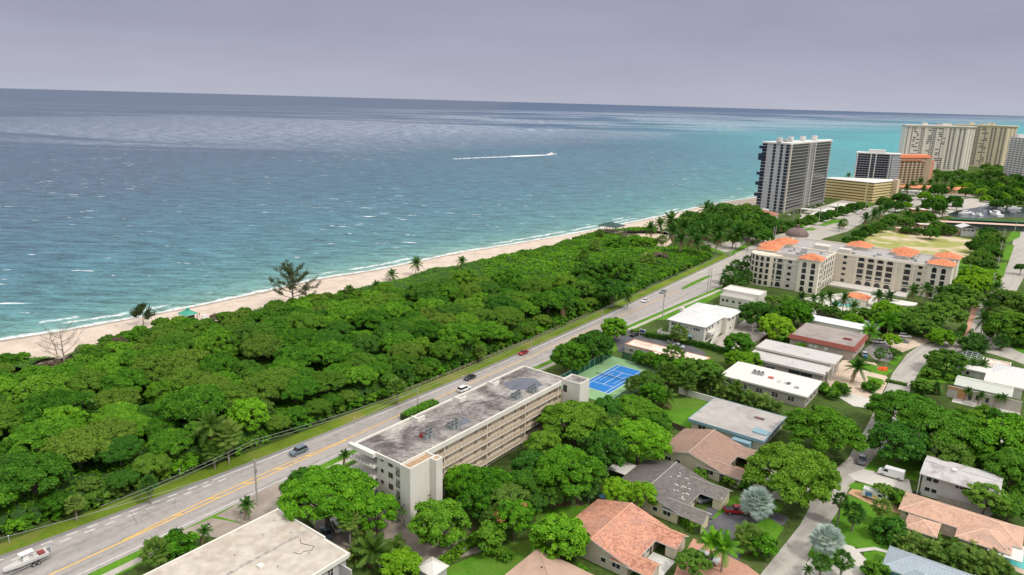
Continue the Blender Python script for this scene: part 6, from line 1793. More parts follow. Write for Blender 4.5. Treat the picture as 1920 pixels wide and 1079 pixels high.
# ------------------------------------------------------------------ trees and plants inland: (kind, px, py, crown px, height of crown centre, label, group)
def T(kind, px, py, d, h, label, group=None): return ptree(kind, px, py, d, h, label, group)
SINGLE = [
 ('spread', 612, 912, 165, 8.5, 'broad spreading tree in front of the near end of the long condominium'),
 ('darkt', 575, 905, 80, 8, 'left shoulder tree joined to the broad tree by the highway'),
 ('round', 706, 952, 80, 5.5, 'bushy tree between the broad tree and the condominium end wall'),
 ('round', 825, 973, 104, 5.5, 'round bright green tree beside the empty parking lot'),
 ('bush', 918, 1003, 60, 3, 'small dense tree on the lawn right of the round parking-lot tree'),
 ('round', 1050, 1000, 104, 4.5, 'dense green round tree touching the orange-tiled house'),
 ('coral', 965, 962, 74, 6, 'dark tree with coral red blossoms behind the lawn'),
 ('spread', 905, 900, 120, 7, 'broad tree against the lower gallery side of the condominium'),
 ('round', 868, 897, 70, 5, 'round tree right of the condominium stair tower'),
 ('darkt', 950, 930, 80, 6, 'dark tree behind the small lawn tree'),
 ('spread', 1065, 868, 135, 8, 'large domed tree in the middle behind the garden palms'),
 ('spread', 1080, 778, 140, 8, 'tall broad tree covering the far end of the condominium gallery'),
 ('round', 1020, 835, 70, 5, 'tree hugging the gallery side between the two broad trees'),
 ('spread', 1200, 812, 120, 7.5, 'wide dark crown left of the small lawn with the fan palm'),
 ('darkt', 1135, 835, 90, 6.5, 'dark tree between two large crowns behind the dark grey roof'),
 ('spread', 1190, 762, 100, 6, 'layered tree in front of the near corner of the tennis court'),
 ('round', 1140, 770, 70, 6, 'tree beside the far stair tower of the condominium'),
 ('lime', 1160, 915, 62, 4, 'light green garden tree left of the dark grey roof'),
 ('lime', 1206, 922, 58, 4, 'second light green tree touching the dark grey roof'),
 ('spread', 1490, 872, 180, 8, 'huge umbrella-shaped tree beside the side street'),
 ('spread', 1545, 790, 150, 8, 'tall olive tree crown right of the blue-fascia house'),
 ('spread', 1700, 760, 130, 7.5, 'layered tree overhanging the side street'),
 ('spread', 1765, 795, 150, 8.5, 'massive dark crown right of the overhanging street tree'),
 ('darkt', 1690, 820, 110, 6, 'dark tree behind the silver palm near the parked pickup'),
 ('darkt', 1775, 850, 90, 5, 'dark tree behind the pale grey-roofed two-storey house'),
 ('round', 1880, 830, 120, 7, 'round tree near the right edge above the two-storey house'),
 ('round', 1900, 880, 90, 6, 'tree at the right edge beside the two-storey house'),
 ('airy', 1850, 925, 80, 5, 'grey-green tree in front of the right end of the two-storey house'),
 ('darkt', 1895, 945, 60, 4, 'dark tree right of the salmon roof'),
 ('round', 1071, 663, 70, 5.5, 'sunlit round tree left of the tennis court fence'),
 ('darkt', 1113, 641, 78, 5.5, 'dark tree behind the sunlit one near the tennis court corner'),
 ('round', 1152, 613, 50, 5, 'round isolated tree at the highway edge'),
 ('airy', 1776, 672, 74, 4.6, 'grey-green airy tree on the hedged lawn'),
 ('airy', 1740, 595, 60, 6, 'olive tree by the brick walk beside the hotel garden'),
 ('airy', 1768, 583, 76, 7, 'tall olive tree at the street bend behind the hotel garden'),
 ('lime', 1455, 608, 66, 6, 'bright green tree right of the white hipped house'),
 ('round', 1490, 583, 66, 6, 'green tree at the left end of the hotel garden wall'),
 ('darkt', 1425, 585, 80, 6, 'dark tree right of the slatted pergola building'),
 ('round', 1385, 640, 52, 4, 'round tree at the corner of the car court behind the hedge'),
 ('sabal', 1272, 625, 40, 4, 'fan palm in front of the white hipped house'),
 ('lime', 1665, 585-3, 60, 5, 'flat-topped green tree in the hotel garden row'),
 ('round', 1900, 610, 80, 6, 'bright tree at the right edge by the street junction'),
 ('darkt', 1890, 565, 70, 6, 'dark tree right of the feather palms at the junction'),
 ('silver', 1421, 942, 64, 4.6, 'silver-leaved fan palm beside the red pickup'),
 ('silver', 1697, 815, 56, 6, 'silver fan palm standing against the dark trees'),
 ('silver', 1551, 1013, 62, 4.3, 'silver fan palm on the oval lawn of the circular drive'),
 ('sabal', 1403, 1010, 62, 3.2, 'yellowing bushy fan palm between the driveway and the street'),
 ('bush', 1428, 1018, 50, 2.6, 'green bush just right of the yellowing fan palm'),
 ('royal', 1335, 1012, 58, 6.5, 'left one of two tall feather palms by the orange house drive'),
 ('royal', 1358, 1024, 64, 6, 'right one of two tall feather palms by the orange house drive'),
 ('airy', 1300, 1050, 66, 3, 'shrubby tree at the bottom edge right of the orange house'),
 ('sabal_green', 1577, 938, 30, 6.2, 'slim fan palm at the street edge of the lawn, left one'),
 ('sabal_green', 1603, 962, 40, 4.6, 'fan palm on the lawn right of the slim one'),
 ('sabal_green', 1541, 1055, 36, 3.6, 'small palm at the bottom edge left in the circular drive'),
 ('sabal_green', 1581, 1050, 38, 4.2, 'small palm at the bottom edge in the circular drive, right of its neighbour'),
 ('coconut', 1512, 1062, 20, 2.4, 'tiny palm by the street at the bottom'),
 ('sabal', 1655, 952, 36, 4.4, 'fan palm beside the decorated work van'),
 ('airy', 1658, 915, 36, 3.4, 'small round tree behind the decorated work van'),
 ('bush', 1690, 935, 34, 1.6, 'round bush left of the salmon roof corner'),
 ('bush_dark', 1668, 992, 52, 1.9, 'dense dark bush below the salmon-roofed annex'),
 ('bush', 1645, 1067, 40, 1.5, 'clipped bush by the blue-grey roof'),
 ('bush', 1710, 960, 30, 1.6, 'small bush in the nook of the salmon roof'),
 ('sabal', 655, 975, 46, 7, 'tall fan palm with a bare leaning trunk at the edge of the parking lot'),
 ('sabal', 797, 922, 44, 5.4, 'fan palm against the white stair tower'),
 ('coconut', 755, 935, 34, 5.4, 'slender palm before the end wall, upper one'),
 ('coconut', 757, 955, 34, 4, 'slender palm before the end wall, lower one'),
 ('yellow_palm', 705, 1030, 84, 3, 'yellow-green clump of palms by the parking lot, left'),
 ('lime', 752, 1056, 74, 3, 'bright green tree at the bottom beside the parking lot'),
 ('sabal', 289, 1035, 52, 4, 'fan palm at the left of the planting by the highway, next to the cream roof'),
 ('bush', 330, 1020, 60, 2.4, 'leafy shrub mass beside the highway sidewalk'),
 ('coconut', 374, 998, 30, 3.2, 'young palm in the planting strip left of the driveway'),
 ('coconut', 465, 950, 34, 3.4, 'young palm beside the concrete pole'),
 ('sabal_green', 548, 950, 40, 4, 'dark palm behind the cream-roofed block'),
 ('coconut', 640, 855, 26, 7, 'palm head just above the broad spreading tree'),
 ('coconut', 1075, 915, 56, 3.6, 'coconut palm with long pale fronds in the back garden'),
 ('coconut', 1020, 895, 42, 3.4, 'dark coconut palm in the back garden left of the pale one'),
 ('sabal_green', 1105, 915, 40, 4.2, 'green palm right of the pale-frond coconut palm'),
 ('sabal', 1185, 720, 34, 6, 'fan palm head overlapping the near corner of the blue court'),
 ('yellow_palm', 1252, 742, 48, 4.2, 'yellowish palm left of the small lawn'),
 ('sabal', 1290, 715, 40, 5.4, 'fan palm on the small lawn with a slim trunk'),
 ('coconut', 1604, 687, 42, 6, 'coconut palm on the sandy lot'),
 ('coconut', 1845, 597, 34, 8, 'feather palm in the street junction, nearest one'),
 ('coconut', 1850, 574, 26, 8, 'feather palm in the street junction, middle one'),
 ('coconut', 1868, 538, 26, 8, 'feather palm in the street junction, farthest one'),
 ('sabal_green', 1878, 640, 28, 3.6, 'small round-headed palm beside the parked dark car'),
 ('coconut', 1828, 680, 20, 4, 'left one of two small palms in front of the white roof'),
 ('coconut', 1843, 684, 24, 4, 'right one of two small palms in front of the white roof'),
 ('sabal_green', 1650, 663, 22, 3.5, 'small dark palm in the parking strip by the maroon-edged building'),
 ('royal', 1632, 620, 40, 5, 'cluster palm behind the white pickup'),
 ('royal', 1668, 600, 46, 7, 'tall full palm right of the thatched roofs'),
 ('lime', 1672, 634, 34, 4, 'light green tree between the parked cars'),
 ('airy', 1675, 660, 32, 2.4, 'olive shrub tree on the lawn island by the parking lot'),
 ('coconut', 1790, 508, 22, 8, 'date palm beside the right corner of the hotel'),
 ('sabal', 1250, 700, 54, 5, 'large fan palm clump right of the court, front'),
 ('sabal', 1262, 668, 50, 6, 'grey-green fan palm at the far right corner of the court fence'),
 ('airy', 1307, 690, 70, 6, 'olive tree behind the small lawn'),
 ('airy', 1290, 682, 50, 4, 'tree between the court and the motel'),
 ('darkt', 1215, 715, 60, 5, 'dark bushy tree right of the court'),
 ('round', 1225, 735, 50, 5, 'green tree at the court side right of the layered tree'),
 ('lime', 1405, 672, 52, 3.5, 'lime green clump left of the grey block'),
 ('lime', 1380, 690-20, 40, 3.5, 'second lime green clump farther left of the grey block'),
 ('airy', 1340, 692, 40, 3, 'thin olive tree left of the white flat roof'),
 ('coconut', 1462, 383+40, 20, 6, 'palm beside the highway junction'),
]
for s in SINGLE:
    s = list(s)
    if s[1] > 1400 and s[0] in ('spread', 'round', 'airy', 'darkt', 'lime'): s[3] *= .89; s[4] *= .93
    T(*s)
GROUPS = [
 ('areca', 'clump palms in front of the white flat roof', 'golden clump palm in the dense row before the bright white flat-roofed house', [(1335,720,44,3.),(1358,728,46,3.2),(1382,735,44,3.),(1408,742,46,3.),(1432,748,40,3.),(1315,705,40,3.),(1455,758,36,2.6)]),
 ('yellow_palm', 'yellow palms in front of the white flat roof', 'yellow-tinged palm in the row before the bright white flat roof', [(1345,708,40,4.6),(1330,700,34,4.6),(1378,722,30,4.6)]),
 ('areca', 'clump palms by the salmon and blue-grey roofs', 'tall clump palm in the thicket between the salmon roof and the blue-grey roof', [(1700,1010,50,3.),(1730,1020,56,3.2),(1762,1030,56,3.2),(1795,1040,56,3.2),(1828,1045,56,3.2),(1860,1050,52,3.2),(1885,1058,44,3.),(1750,1000,40,3.),(1790,1012,40,3.),(1835,1022,44,3.),(1870,1030,40,3)]),
 ('areca_green', 'clump palms in the corner by the pool cage', 'green clump palm at the street corner left of the pool cage', [(1810,640,36,2.8),(1830,633,36,3.),(1842,640,34,3.),(1818,652,30,2.4),(1838,652,30,2.4)]),
 ('areca', 'palms in the yard by the parking lot', 'yellow-green clump palm between the parking lot and the cream roof', [(680,1000,56,3.),(740,1015,56,3.),(720,1045,50,2.6),(668,1030,40,2.4)]),
 ('airy', 'row of garden trees in front of the hotel', 'olive tree in the long row before the hotel garden wall', [(1510,570,40,5),(1535,575,44,5),(1560,582,40,5),(1590,590,40,5),(1618,585,46,5),(1640,588,46,5),(1690,590,56,5.5),(1700,600,60,5.5),(1735,612,60,5.),(1475,560,40,5),(1450,560,40,5),(1720,585,50,5.5)]),
 ('coconut', 'palms of the hotel garden', 'palm rising from the hotel garden beside the pool', [(1530,560,24,7),(1545,558,24,7),(1560,555,24,7),(1583,560,26,7),(1600,575,26,6),(1648,553,26,6),(1673,555,28,6),(1715,545,28,8),(1738,540,26,8),(1758,545,26,8),(1570,575,26,6),(1500,556,24,6)]),
 ('lime', 'hotel corner trees', 'green garden tree under the olive row of the hotel', [(1765,640-10,40,3),(1660,600,44,4),(1730,600,44,4),(1600,600,36,3.5)]),
 ('sabal_green', 'palms left of the hotel', 'palm in the dense planting between the highway and the hotel', [(1368,515,36,5),(1380,500,30,6),(1392,505,30,6),(1400,520,30,6),(1385,525,34,5),(1360,528,26,4),(1402,490,24,6)]),
 ('darkt', 'trees behind the hotel', 'dark bushy tree in the belt between the junction and the open field', [(1612,438,32,4),(1630,430,32,4),(1648,424,32,4),(1605,450,28,4),(1590,449,24,3),(1662,416,28,5),(1672,408,26,5),(1590,455,20,3)]),
 ('coconut', 'palms along the far highway', 'coconut palm along the far highway near the junction', [(1575,420,16,6),(1650,395,24,8),(1640,402,24,8),(1625,408,22,8),(1660,390,22,8),(1700,402,22,8),(1755,390,24,8),(1770,392,20,8),(1720,395,16,7)]),
 ('airy', 'trees behind the far towers', 'distant green tree between and behind the far slab towers', [(1755+12*i, 322+(i*7)%9, 26, 7) for i in range(14)]+[(1850+10*i, 312+(i*5)%8, 24, 7) for i in range(8)]),
 ('darkt', 'bushes by the parking canopy', 'dark clipped tree in the hedge between the parking canopy and the far highway', [(1460,418,30,4),(1480,422,30,4),(1500,416,30,4),(1520,410,30,4),(1540,405,30,4),(1560,400,30,4),(1580,394,30,4),(1600,388,30,4),(1615,384,26,4),(1450,425,26,4),(1468,428,24,3)]),
 ('darkt', 'trees round the marina', 'dark tree in the belt round the marina and the pink roofs', [(1715,410,40,5),(1735,405,40,5),(1700,415,30,5),(1855,435,30,5),(1775,430,34,4),(1760,425,36,5),(1745,435,34,5),(1850,450,40,5),(1835,460,40,5),(1855,470,44,5),(1840,480,40,5),(1860,445,40,5),(1825,488,36,5),(1850,495,36,5),(1700,430,24,3),(1720,432,24,3)]),
 ('sabal', 'grey palms by the field', 'grey-headed fan palm at the edge of the open field', [(1762,425,16,4),(1855,460,18,5),(1842,475,18,5),(1870,475,14,4),(1700,408,14,4),(1508,445+12,14,3),(1582,418,18,5)]),
 ('lime', 'bright trees right of the hotel', 'bright green tree between the hotel and the right-hand street', [(1830,515,46,4),(1815,530,46,4),(1840,530,40,4),(1800,545,40,4),(1855,515,30,3.5)]),
 ('airy', 'trees right of the hotel', 'olive green tree beside the right-hand street', [(1795,545,60,6),(1825,552,50,6),(1780,560,50,6),(1810,565,50,6)]),
 ('lime', 'small lit trees by the far road', 'light green tree by the far road before the towers', [(1735,366,22,4),(1762,372,20,4),(1790,352,22,4),(1815,350,22,4),(1842,360,20,4),(1880,368,22,4),(1905,360,22,4),(1870,350,22,4),(1700,384,18,3),(1850,372,18,3)]),
 ('darkt', 'trees in front of the far towers', 'dark tree at the foot of the far towers', [(1760,355,34,6),(1690,370,36,6),(1660,378,34,6),(1800,345,30,6),(1830,342,30,6),(1860,345,34,7),(1885,340,34,7),(1905,335,34,7),(1910,350,36,7),(1885,358,34,6),(1865,365,30,6),(1790,375,30,6),(1812,358,26,6),(1840,355,30,6),(1680,385,30,6),(1900,322,30,8),(1915,372,30,5),(1890,378,26,5),(1870,382,24,5),(1795,384,18,5),(1752,382,46,7)]),
 ('coconut', 'palms in front of the far towers', 'tall palm in the avenue before the far towers', [(1710,345,16,9),(1725,340,16,9),(1742,342,16,9),(1758,338,16,9),(1775,336,16,9),(1790,338,16,9),(1805,336,16,9),(1820,335,16,9),(1838,333,16,9),(1852,336,16,9),(1700,352,16,9),(1730,355,16,9),(1768,350,16,9),(1785,352,16,9),(1830,348,16,9),(1590,325+4,12,16),(1680,360,16,9)]),
 ('round', 'hammock trees behind the houses', 'tree filling the yard between the motel and the tennis court', [(1200,668,30,2.5),(1222,672,34,3),(1245,680,40,3),(1275,688,44,4),(1325,690,40,4)]),
 ('darkt', 'yard trees by the condominium', 'dark yard tree along the gallery side of the condominium', [(985,905,80,5),(1000,870,80,6),(1040,920,60,4),(930,965,60,4),(1000,940,50,3.5),(905,945,60,4),(880,930,50,4),(1105,800,80,6),(1150,800,70,6),(1110,880,60,4),(1230,790,60,4)]),
 ('bush', 'bushes on the lawns', 'round green bush at the lawn edge', [(1395,905,26,1.3),(1370,900,24,1.3),(1310,890,30,1.2),(1460,650,22,1.2),(1500,650,20,1.2),(1745,700,26,1.2),(1782,708,16,.9),(1765,698,14,.8),(1575,725,26,1.3),(1560,735,26,1.3),(1540,725,26,1.3),(1630,725,24,1.3),(1640,718,20,1.2),(1850,770,30,1.2),(1830,778,24,1.2),(1800,775,24,1.2),(1870,780,30,1.4),(1900,785,26,1.4),(950,1040,24,1.),(1090,1060+10,26,1.2),(870,1020,20,1)]),
 ('areca_green', 'clump palms by the street', 'small green clump palm in the garden at the street bend', [(1718,720,28,2.),(1740,725,30,2.),(1755,728,26,2.),(1725,732,26,2.),(1565,735,30,2.5),(1585,728,30,2.5)]),
 ('coconut', 'young palms by the bare concrete wall', 'young palm in the row behind the bare concrete wall', [(1810,732,18,4),(1837,739,18,4),(1866,744,18,4),(1888,746,18,4),(1757,722,18,3)]),
 ('darkt', 'trees at the right edge', 'dark tree at the right edge near the street', [(1905,575,50,5),(1880,590,50,5),(1915,620,44,5),(1915,500,22,5),(1920,560,40,5),(1895,600,40,5)]),
 ('airy', 'garden trees behind the street trees', 'olive garden tree among the dark crowns right of the side street', [(1840,810,60,5),(1860,860,60,5),(1815,850,50,4.5),(1730,720,40,4),(1820,790,50,4)]),
]
for kind, grp, lab, L in GROUPS:
    for (px, py, d, h) in L:
        k = kind
        T(k, px, py, d*(.84 if k in ('darkt', 'airy') and px > 1400 else 1), h*(.85 if k in ('darkt', 'airy') and px > 1400 else 1), lab, grp)

# ------------------------------------------------------------------ hedges
def hedge(pts, w_, h, label, mat='dark', z0=0, px=True):
    W = [at(*p, 0) for p in pts] if px else [Vector((p[0], p[1], 0)) for p in pts]
    C = []; Nn = []; cores = MB()
    o0 = W[0]
    for a, c in zip(W[:-1], W[1:]):
        d = (c-a); L = d.length; u = d/L; n = Vector((-u.y, u.x, 0))
        cnt = int(L*(w_+2*h)*16)
        for _ in range(cnt):
            t = random.random()*L; q = random.random()*(w_+2*h)
            if q < w_: off_ = q-w_/2; z = h; nv = Vector((0, 0, 1))
            elif q < w_+h: off_ = -w_/2; z = (q-w_); nv = -n
            else: off_ = w_/2; z = q-w_-h; nv = n
            p = a+u*t+n*off_-o0; C.append((p.x+random.gauss(0, .05), p.y+random.gauss(0, .05), z+random.gauss(0, .06))); Nn.append((nv.x+random.gauss(0, .45), nv.y+random.gauss(0, .45), nv.z+random.gauss(0, .45)))
        q = [a+n*(-w_/2+.12)-o0, c+n*(-w_/2+.12)-o0, c+n*(w_/2-.12)-o0, a+n*(w_/2-.12)-o0]
        cores.prism([(v_.x, v_.y) for v_ in q], 0, h-.12)
    e = empty('hedge', (o0.x, o0.y, 0), 0, label, 'hedge')
    C = np.array(C); V_, F_ = leaf_arrays(C, np.array(Nn), .24*(.6+.7*RNG.random(len(C))))
    link('foliage', np_mesh('foliage', V_, F_, LEAF[mat], RNG.random(len(C))), e); cores.build('hedge_shade_core', CORE, e)  # solid core in the shade-dark filler colour
hedge([(1740,702),(1768,708),(1822,722)], 1.6, 2.6, 'tall dark clipped hedge along the lawn below the airy tree', 'dark')
hedge([(1742,696),(1745,684),(1752,674)], 1.2, 1.8, 'short hedge running up the left side of the hedged lawn', 'dark')
hedge([(1210,632),(1260,640),(1330,655),(1375,668)], 2., 2., 'long green hedge between the motel and the white hipped house', 'dark')
hedge([(1183,624),(1215,630)], 1.6, 1.4, 'short bright hedge at the highway end of the motel lot', 'bright')
hedge([(1258,960),(1290,985),(1306,1002)], 2.2, 2., 'leafy hedge between the orange-tiled and the dark grey-tiled house', 'bright')
hedge([(808,1079),(870,1030),(905,1010)], 2., 1.4, 'long bright hedge between the parking lot and the lawn', 'lime')
hedge([(1680,622),(1720,630),(1765,640)], 2.2, 3., 'high dark hedge behind the sandy parking lot', 'dark')
hedge([(1765,640),(1800,630),(1808,615)], 2., 1.6, 'curved hedge at the street bend corner', 'dark')
hedge([(1660,1018),(1690,1032)], 1.6, 1.2, 'short dark hedge on the lawn above the blue-grey roof', 'dark')
hedge([(1670,925),(1700,938)], 1.4, 1.6, 'short hedge beside the driveway of the two-storey house', 'dark')
hedge([(758,790),(800,768),(818,762)], 3.2, 2., 'long bright green bush along the seaward side of the condominium roof edge', 'bright')
hedge([(1800,775),(1850,790),(1905,800)], 1.6, 1.6, 'green hedge below the bare concrete wall', 'dark')
hedge([(1660,716),(1700,724)], 1.2, .9, 'low dark hedge beside the side street', 'dark')
hedge([(1505,648),(1470,640)], 1.6, 1.6, 'short hedge left of the maroon-edged building', 'dark')

# ------------------------------------------------------------------ tennis court
O = at(1087, 723, 0)
def cl(x, y): return at_local(O, x, y)
b = Bd('tennis_court', 'blue tennis court with white lines on a green surround behind the condominium', O, cat='tennis court')
b.part('surround', MB().box(-5.5, -7, 0, 16.8, 31.5, .09), simple('court_green', (.2, .36, .17), .85, .05, .2, stain=(.26, .42, .22), stain_amt=.5, stain_scale=.1))
b.part('playing_surface', MB().box(0, 0, .05, 10.97, 25., .10), simple('court_blue', (.02, .17, .48), .8, .05, .2))
ln = MB(); z = .108
def seg(x0, y0, x1, y1): ln.poly([(x0, y0, z), (x1, y0, z), (x1, y1, z), (x0, y1, z)])
w_ = .16
for (x0, y0, x1, y1) in ((0,0,w_,25),(10.97-w_,0,10.97,25),(1.37,0,1.37+w_,25),(9.44,0,9.6,25),(w_,0,10.8,w_),(w_,25-w_,10.8,25),(1.53,5.8,9.44,5.96),(1.53,19.1,9.44,19.26)): seg(x0, y0, x1, y1)
ln.poly([(5.4, 5.96, z), (5.56, 5.96, z), (5.56, 19.1, z), (5.4, 19.1, z)])
for (x, y0, y1) in ((2.9, 8., 17.), (7.9, 8., 17.)): ln.poly([(x, y0, z+.003), (x+.1, y0, z+.003), (x+.1, y1, z+.003), (x, y1, z+.003)])
b.part('court_lines', ln, WHITE)
b.finish()
mt, nt, out = newmat('net_mesh'); d = nt.nodes.new('ShaderNodeBsdfDiffuse'); d.inputs[0].default_value = (.03, .04, .04, 1); tr = nt.nodes.new('ShaderNodeBsdfTransparent'); mxs = nt.nodes.new('ShaderNodeMixShader'); mxs.inputs[0].default_value = .7
nt.links.new(d.outputs[0], mxs.inputs[1]); nt.links.new(tr.outputs[0], mxs.inputs[2]); nt.links.new(mxs.outputs[0], out.inputs['Surface']); NETM = mt
b = Bd('tennis_net', 'dark tennis net across the blue court', cl(0, 12.5), cat='net')
b.part('net', MB().poly([(-1, 0, .15), (12, 0, .15), (12, 0, 1.), (-1, 0, 1.)]).box(-1, -.03, 1., 12, .03, 1.07, 1), [NETM, WHITE])
for x in (-1, 12): b.part('post', MB().cone((x, 0), .06, .06, 0, 1.15, 6), BLACK)
b.finish()
mt, nt, out = newmat('windscreen_mesh')
d = nt.nodes.new('ShaderNodeBsdfDiffuse'); d.inputs[0].default_value = (.02, .09, .06, 1); tr = nt.nodes.new('ShaderNodeBsdfTransparent'); mxs = nt.nodes.new('ShaderNodeMixShader'); mxs.inputs[0].default_value = .25
nt.links.new(d.outputs[0], mxs.inputs[1]); nt.links.new(tr.outputs[0], mxs.inputs[2]); nt.links.new(mxs.outputs[0], out.inputs['Surface'])
SCREEN = mt; FPOST = simple('fence_post_grey', (.35, .42, .4), .6)
def cfence(p0, p1, n, lab, h=3.):
    P0 = cl(*p0); e = Vector((*cl(*p1), 0))-Vector((*P0, 0)); L = e.length
    b = Bd('court_fence', lab, P0, math.atan2(e.y, e.x), 'fence')
    b.part('mesh_panel', MB().poly([(0, 0, .1), (L, 0, .1), (L, 0, h-.1), (0, 0, h-.1)]), SCREEN); b.part('top_rail', MB().tube([(0, 0, h), (L, 0, h)], .045, 5), FPOST)
    for i in range(n+1): b.part('post', MB().cone((L*i/n, 0), .06, .06, 0, h+.05, 6), FPOST)
    b.finish()
cfence((-5.5, -7), (-5.5, 31), 12, 'green screened fence along the highway side of the tennis court')
cfence((-2, 31.5), (16.8, 31.5), 5, 'green screened fence across the far end of the tennis court')
cfence((16.8, 31.5), (16.8, -7), 12, 'green screened fence along the inland side of the tennis court')

# ------------------------------------------------------------------ vehicles
TYRE = simple('tyre', (.02, .02, .02), .9, .1); RIM = simple('wheel_rim', (.4, .4, .41), .4, .05, metal=.5); CGL = simple('car_glass', (.02, .025, .03), .08, .05)
HLAMP = simple('headlamp_clear', (.75, .75, .72), .2, .02); TLAMP = simple('tail_lamp_red', (.4, .02, .02), .3, .02)
def paint(name, c): return simple(name, c, .28, .02, .5, spec=.5)
_vc = {}
def car_meshes(kind):
    if kind in _vc: return _vc[kind]
    # side profiles: list of (x, z) body outline; cabin outline
    if kind == 'sedan': L, Wd = 4.6, 1.82; body = [(-2.3,.35),(2.3,.35),(2.32,.62),(2.2,.82),(1.15,.98),(-1.5,1.0),(-2.25,.92),(-2.33,.6)]; cab = [(1.15,.96),(.45,1.42),(-.85,1.44),(-1.6,.98)]; roofx = (.42,-.82,1.45); top_in = .18
    elif kind == 'suv': L, Wd = 4.8, 1.95; body = [(-2.4,.4),(2.4,.4),(2.42,.8),(2.25,1.0),(1.15,1.12),(-2.3,1.12),(-2.42,.7)]; cab = [(1.2,1.1),(.55,1.7),(-1.9,1.72),(-2.3,1.1)]; roofx = (.52,-1.88,1.74); top_in = .15
    elif kind == 'pickup': L, Wd = 5.6, 1.98; body = [(-2.8,.5),(2.8,.5),(2.82,.95),(2.65,1.12),(1.3,1.2),(-2.78,1.2),(-2.82,.7)]; cab = [(1.35,1.18),(.7,1.82),(-.75,1.84),(-1.05,1.18)]; roofx = (.68,-.73,1.86); top_in = .15
    else: L, Wd = 6.0, 2.05; body = [(-3.,.45),(3.,.45),(3.02,.95),(2.85,1.2),(2.2,1.4),(1.5,2.45),(-2.9,2.5),(-3.02,1.)]; cab = [(2.12,1.5),(1.58,2.28),(.75,2.28),(.75,1.5)]; roofx = None; top_in = 0
    hw = Wd/2
    def extr(pr, w0, w1, m=None):
        """w0 half width of low points, w1 of high ones"""
        zs = [p[1] for p in pr]; lo, hi = min(zs), max(zs); b = MB(); n = len(pr)
        ws_ = [w0+(w1-w0)*((z-lo)/(hi-lo))**1.5 for z in zs]
        b.v = [(p[0], -w, p[1]) for p, w in zip(pr, ws_)]+[(p[0], w, p[1]) for p, w in zip(pr, ws_)]
        b.f.append(tuple(range(n))); b.m.append(0); b.f.append(tuple(range(2*n-1, n-1, -1))); b.m.append(0)
        for i in range(n):
            j = (i+1) % n; b.f.append((i, n+i, n+j, j)); b.m.append(0)
        return b
    M = {'L': L, 'W': Wd}
    M['body'] = extr(body, hw, hw-(.06 if kind != 'van' else .14))
    M['cab'] = extr(cab, hw-.08, hw-.08-top_in) if kind != 'van' else MB().poly([(2.19,-.85,1.46),(1.56,-.76,2.32),(1.56,.76,2.32),(2.19,.85,1.46)][::-1])
    if kind == 'van':
        for s in (-1, 1): M['cab'].poly([(1.95, s*.985, 1.42),(1.5, s*.955, 2.1),(.7, s*.955, 2.1),(.7, s*.985, 1.42)][::s])
    if roofx: M['roof'] = MB().box(roofx[1], -(hw-.1-top_in), roofx[2]-.05, roofx[0], hw-.1-top_in, roofx[2])
    if kind == 'pickup': M['bed'] = MB().box(-2.68, -hw+.16, 1.1, -1.15, hw-.16, 1.215)
    M['wheel'] = None
    wx = L*.31 if kind != 'pickup' else L*.315
    M['wx'] = wx; M['r'] = .34 if kind == 'sedan' else .39
    _vc[kind] = M; return M
_wm = {}
def wheel_meshes(r):
    if r in _wm: return _wm[r]
    def disc(r_, y0, y1, mat, nm):
        b = MB(); n = 14
        b.v = [(r_*math.cos(2*PI*i/n), y0, r_*math.sin(2*PI*i/n)) for i in range(n)]+[(r_*math.cos(2*PI*i/n), y1, r_*math.sin(2*PI*i/n)) for i in range(n)]
        for i in range(n): j = (i+1) % n; b.f.append((i, j, n+j, n+i)); b.m.append(0)
        b.f.append(tuple(range(n-1, -1, -1))); b.m.append(0); b.f.append(tuple(range(n, 2*n))); b.m.append(0); return b.mesh(nm, mat)
    _wm[r] = (disc(r, -.11, .11, TYRE, 'tyre'), disc(r*.62, -.125, .125, RIM, 'rim')); return _wm[r]
def vehicle(kind, px, py, heading, col, label, name='parked_car', cat='car', z=.05, w=None, sc=1., extra=None):
    """heading in degrees, world angle of the front"""
    M = car_meshes(kind); p = at(px, py, z) if w is None else Vector((w[0], w[1], z))
    e = empty(name, (p.x, p.y, z), R(heading), label, cat); e.scale = (sc, sc, sc)
    key = (kind, col.name)
    if key not in _vc: _vc[key] = {k: M[k].mesh(k, col if k != 'cab' else CGL) for k in ('body', 'cab', 'roof') if k in M}
    Q = _vc[key]; link('body', Q['body'], e); link('windows', Q['cab'], e)
    if 'roof' in Q: link('roof', Q['roof'], e)
    if kind == 'pickup': M['bed'].build('bed', simple('bed_cover', (.3, .31, .33) if col.name == 'paint_red' else (.07, .07, .08), .7), e)
    ty, ri = wheel_meshes(M['r'])
    for sx in (-1, 1):
        for sy in (-1, 1):
            wh = link('wheel', ri, e, (sx*M['wx'], sy*(M['W']/2-.1), M['r'])); link('tyre', ty, wh)
    hl = M['L']/2
    for sy in (-1, 1):
        MB().box(hl-.12, sy*.62-.18, .66, hl+.02, sy*.62+.18, .82).build('headlight', HLAMP, e)
        MB().box(-hl-.02, sy*.72-.12, .72, -hl+.1, sy*.72+.12, .95).build('tail_light', TLAMP, e)
    return e
PW = paint('paint_white', (.78, .78, .77)); PS = paint('paint_silver', (.45, .48, .52)); PB = paint('paint_blue_grey', (.13, .18, .22)); PK = paint('paint_dark', (.03, .032, .04)); PR = paint('paint_red', (.35, .015, .02)); PG = paint('paint_grey', (.22, .24, .26))
AL = 52.9; SO, NO = 52.9, 232.9      # along the highway, south and north
vehicle('suv', 560, 850, NO, PB, 'blue-grey estate car driving on the seaside lane, left of the broad tree', 'car')
vehicle('sedan', 881, 711, NO, PK, 'dark car on the seaside lane behind the condominium roof', 'car')
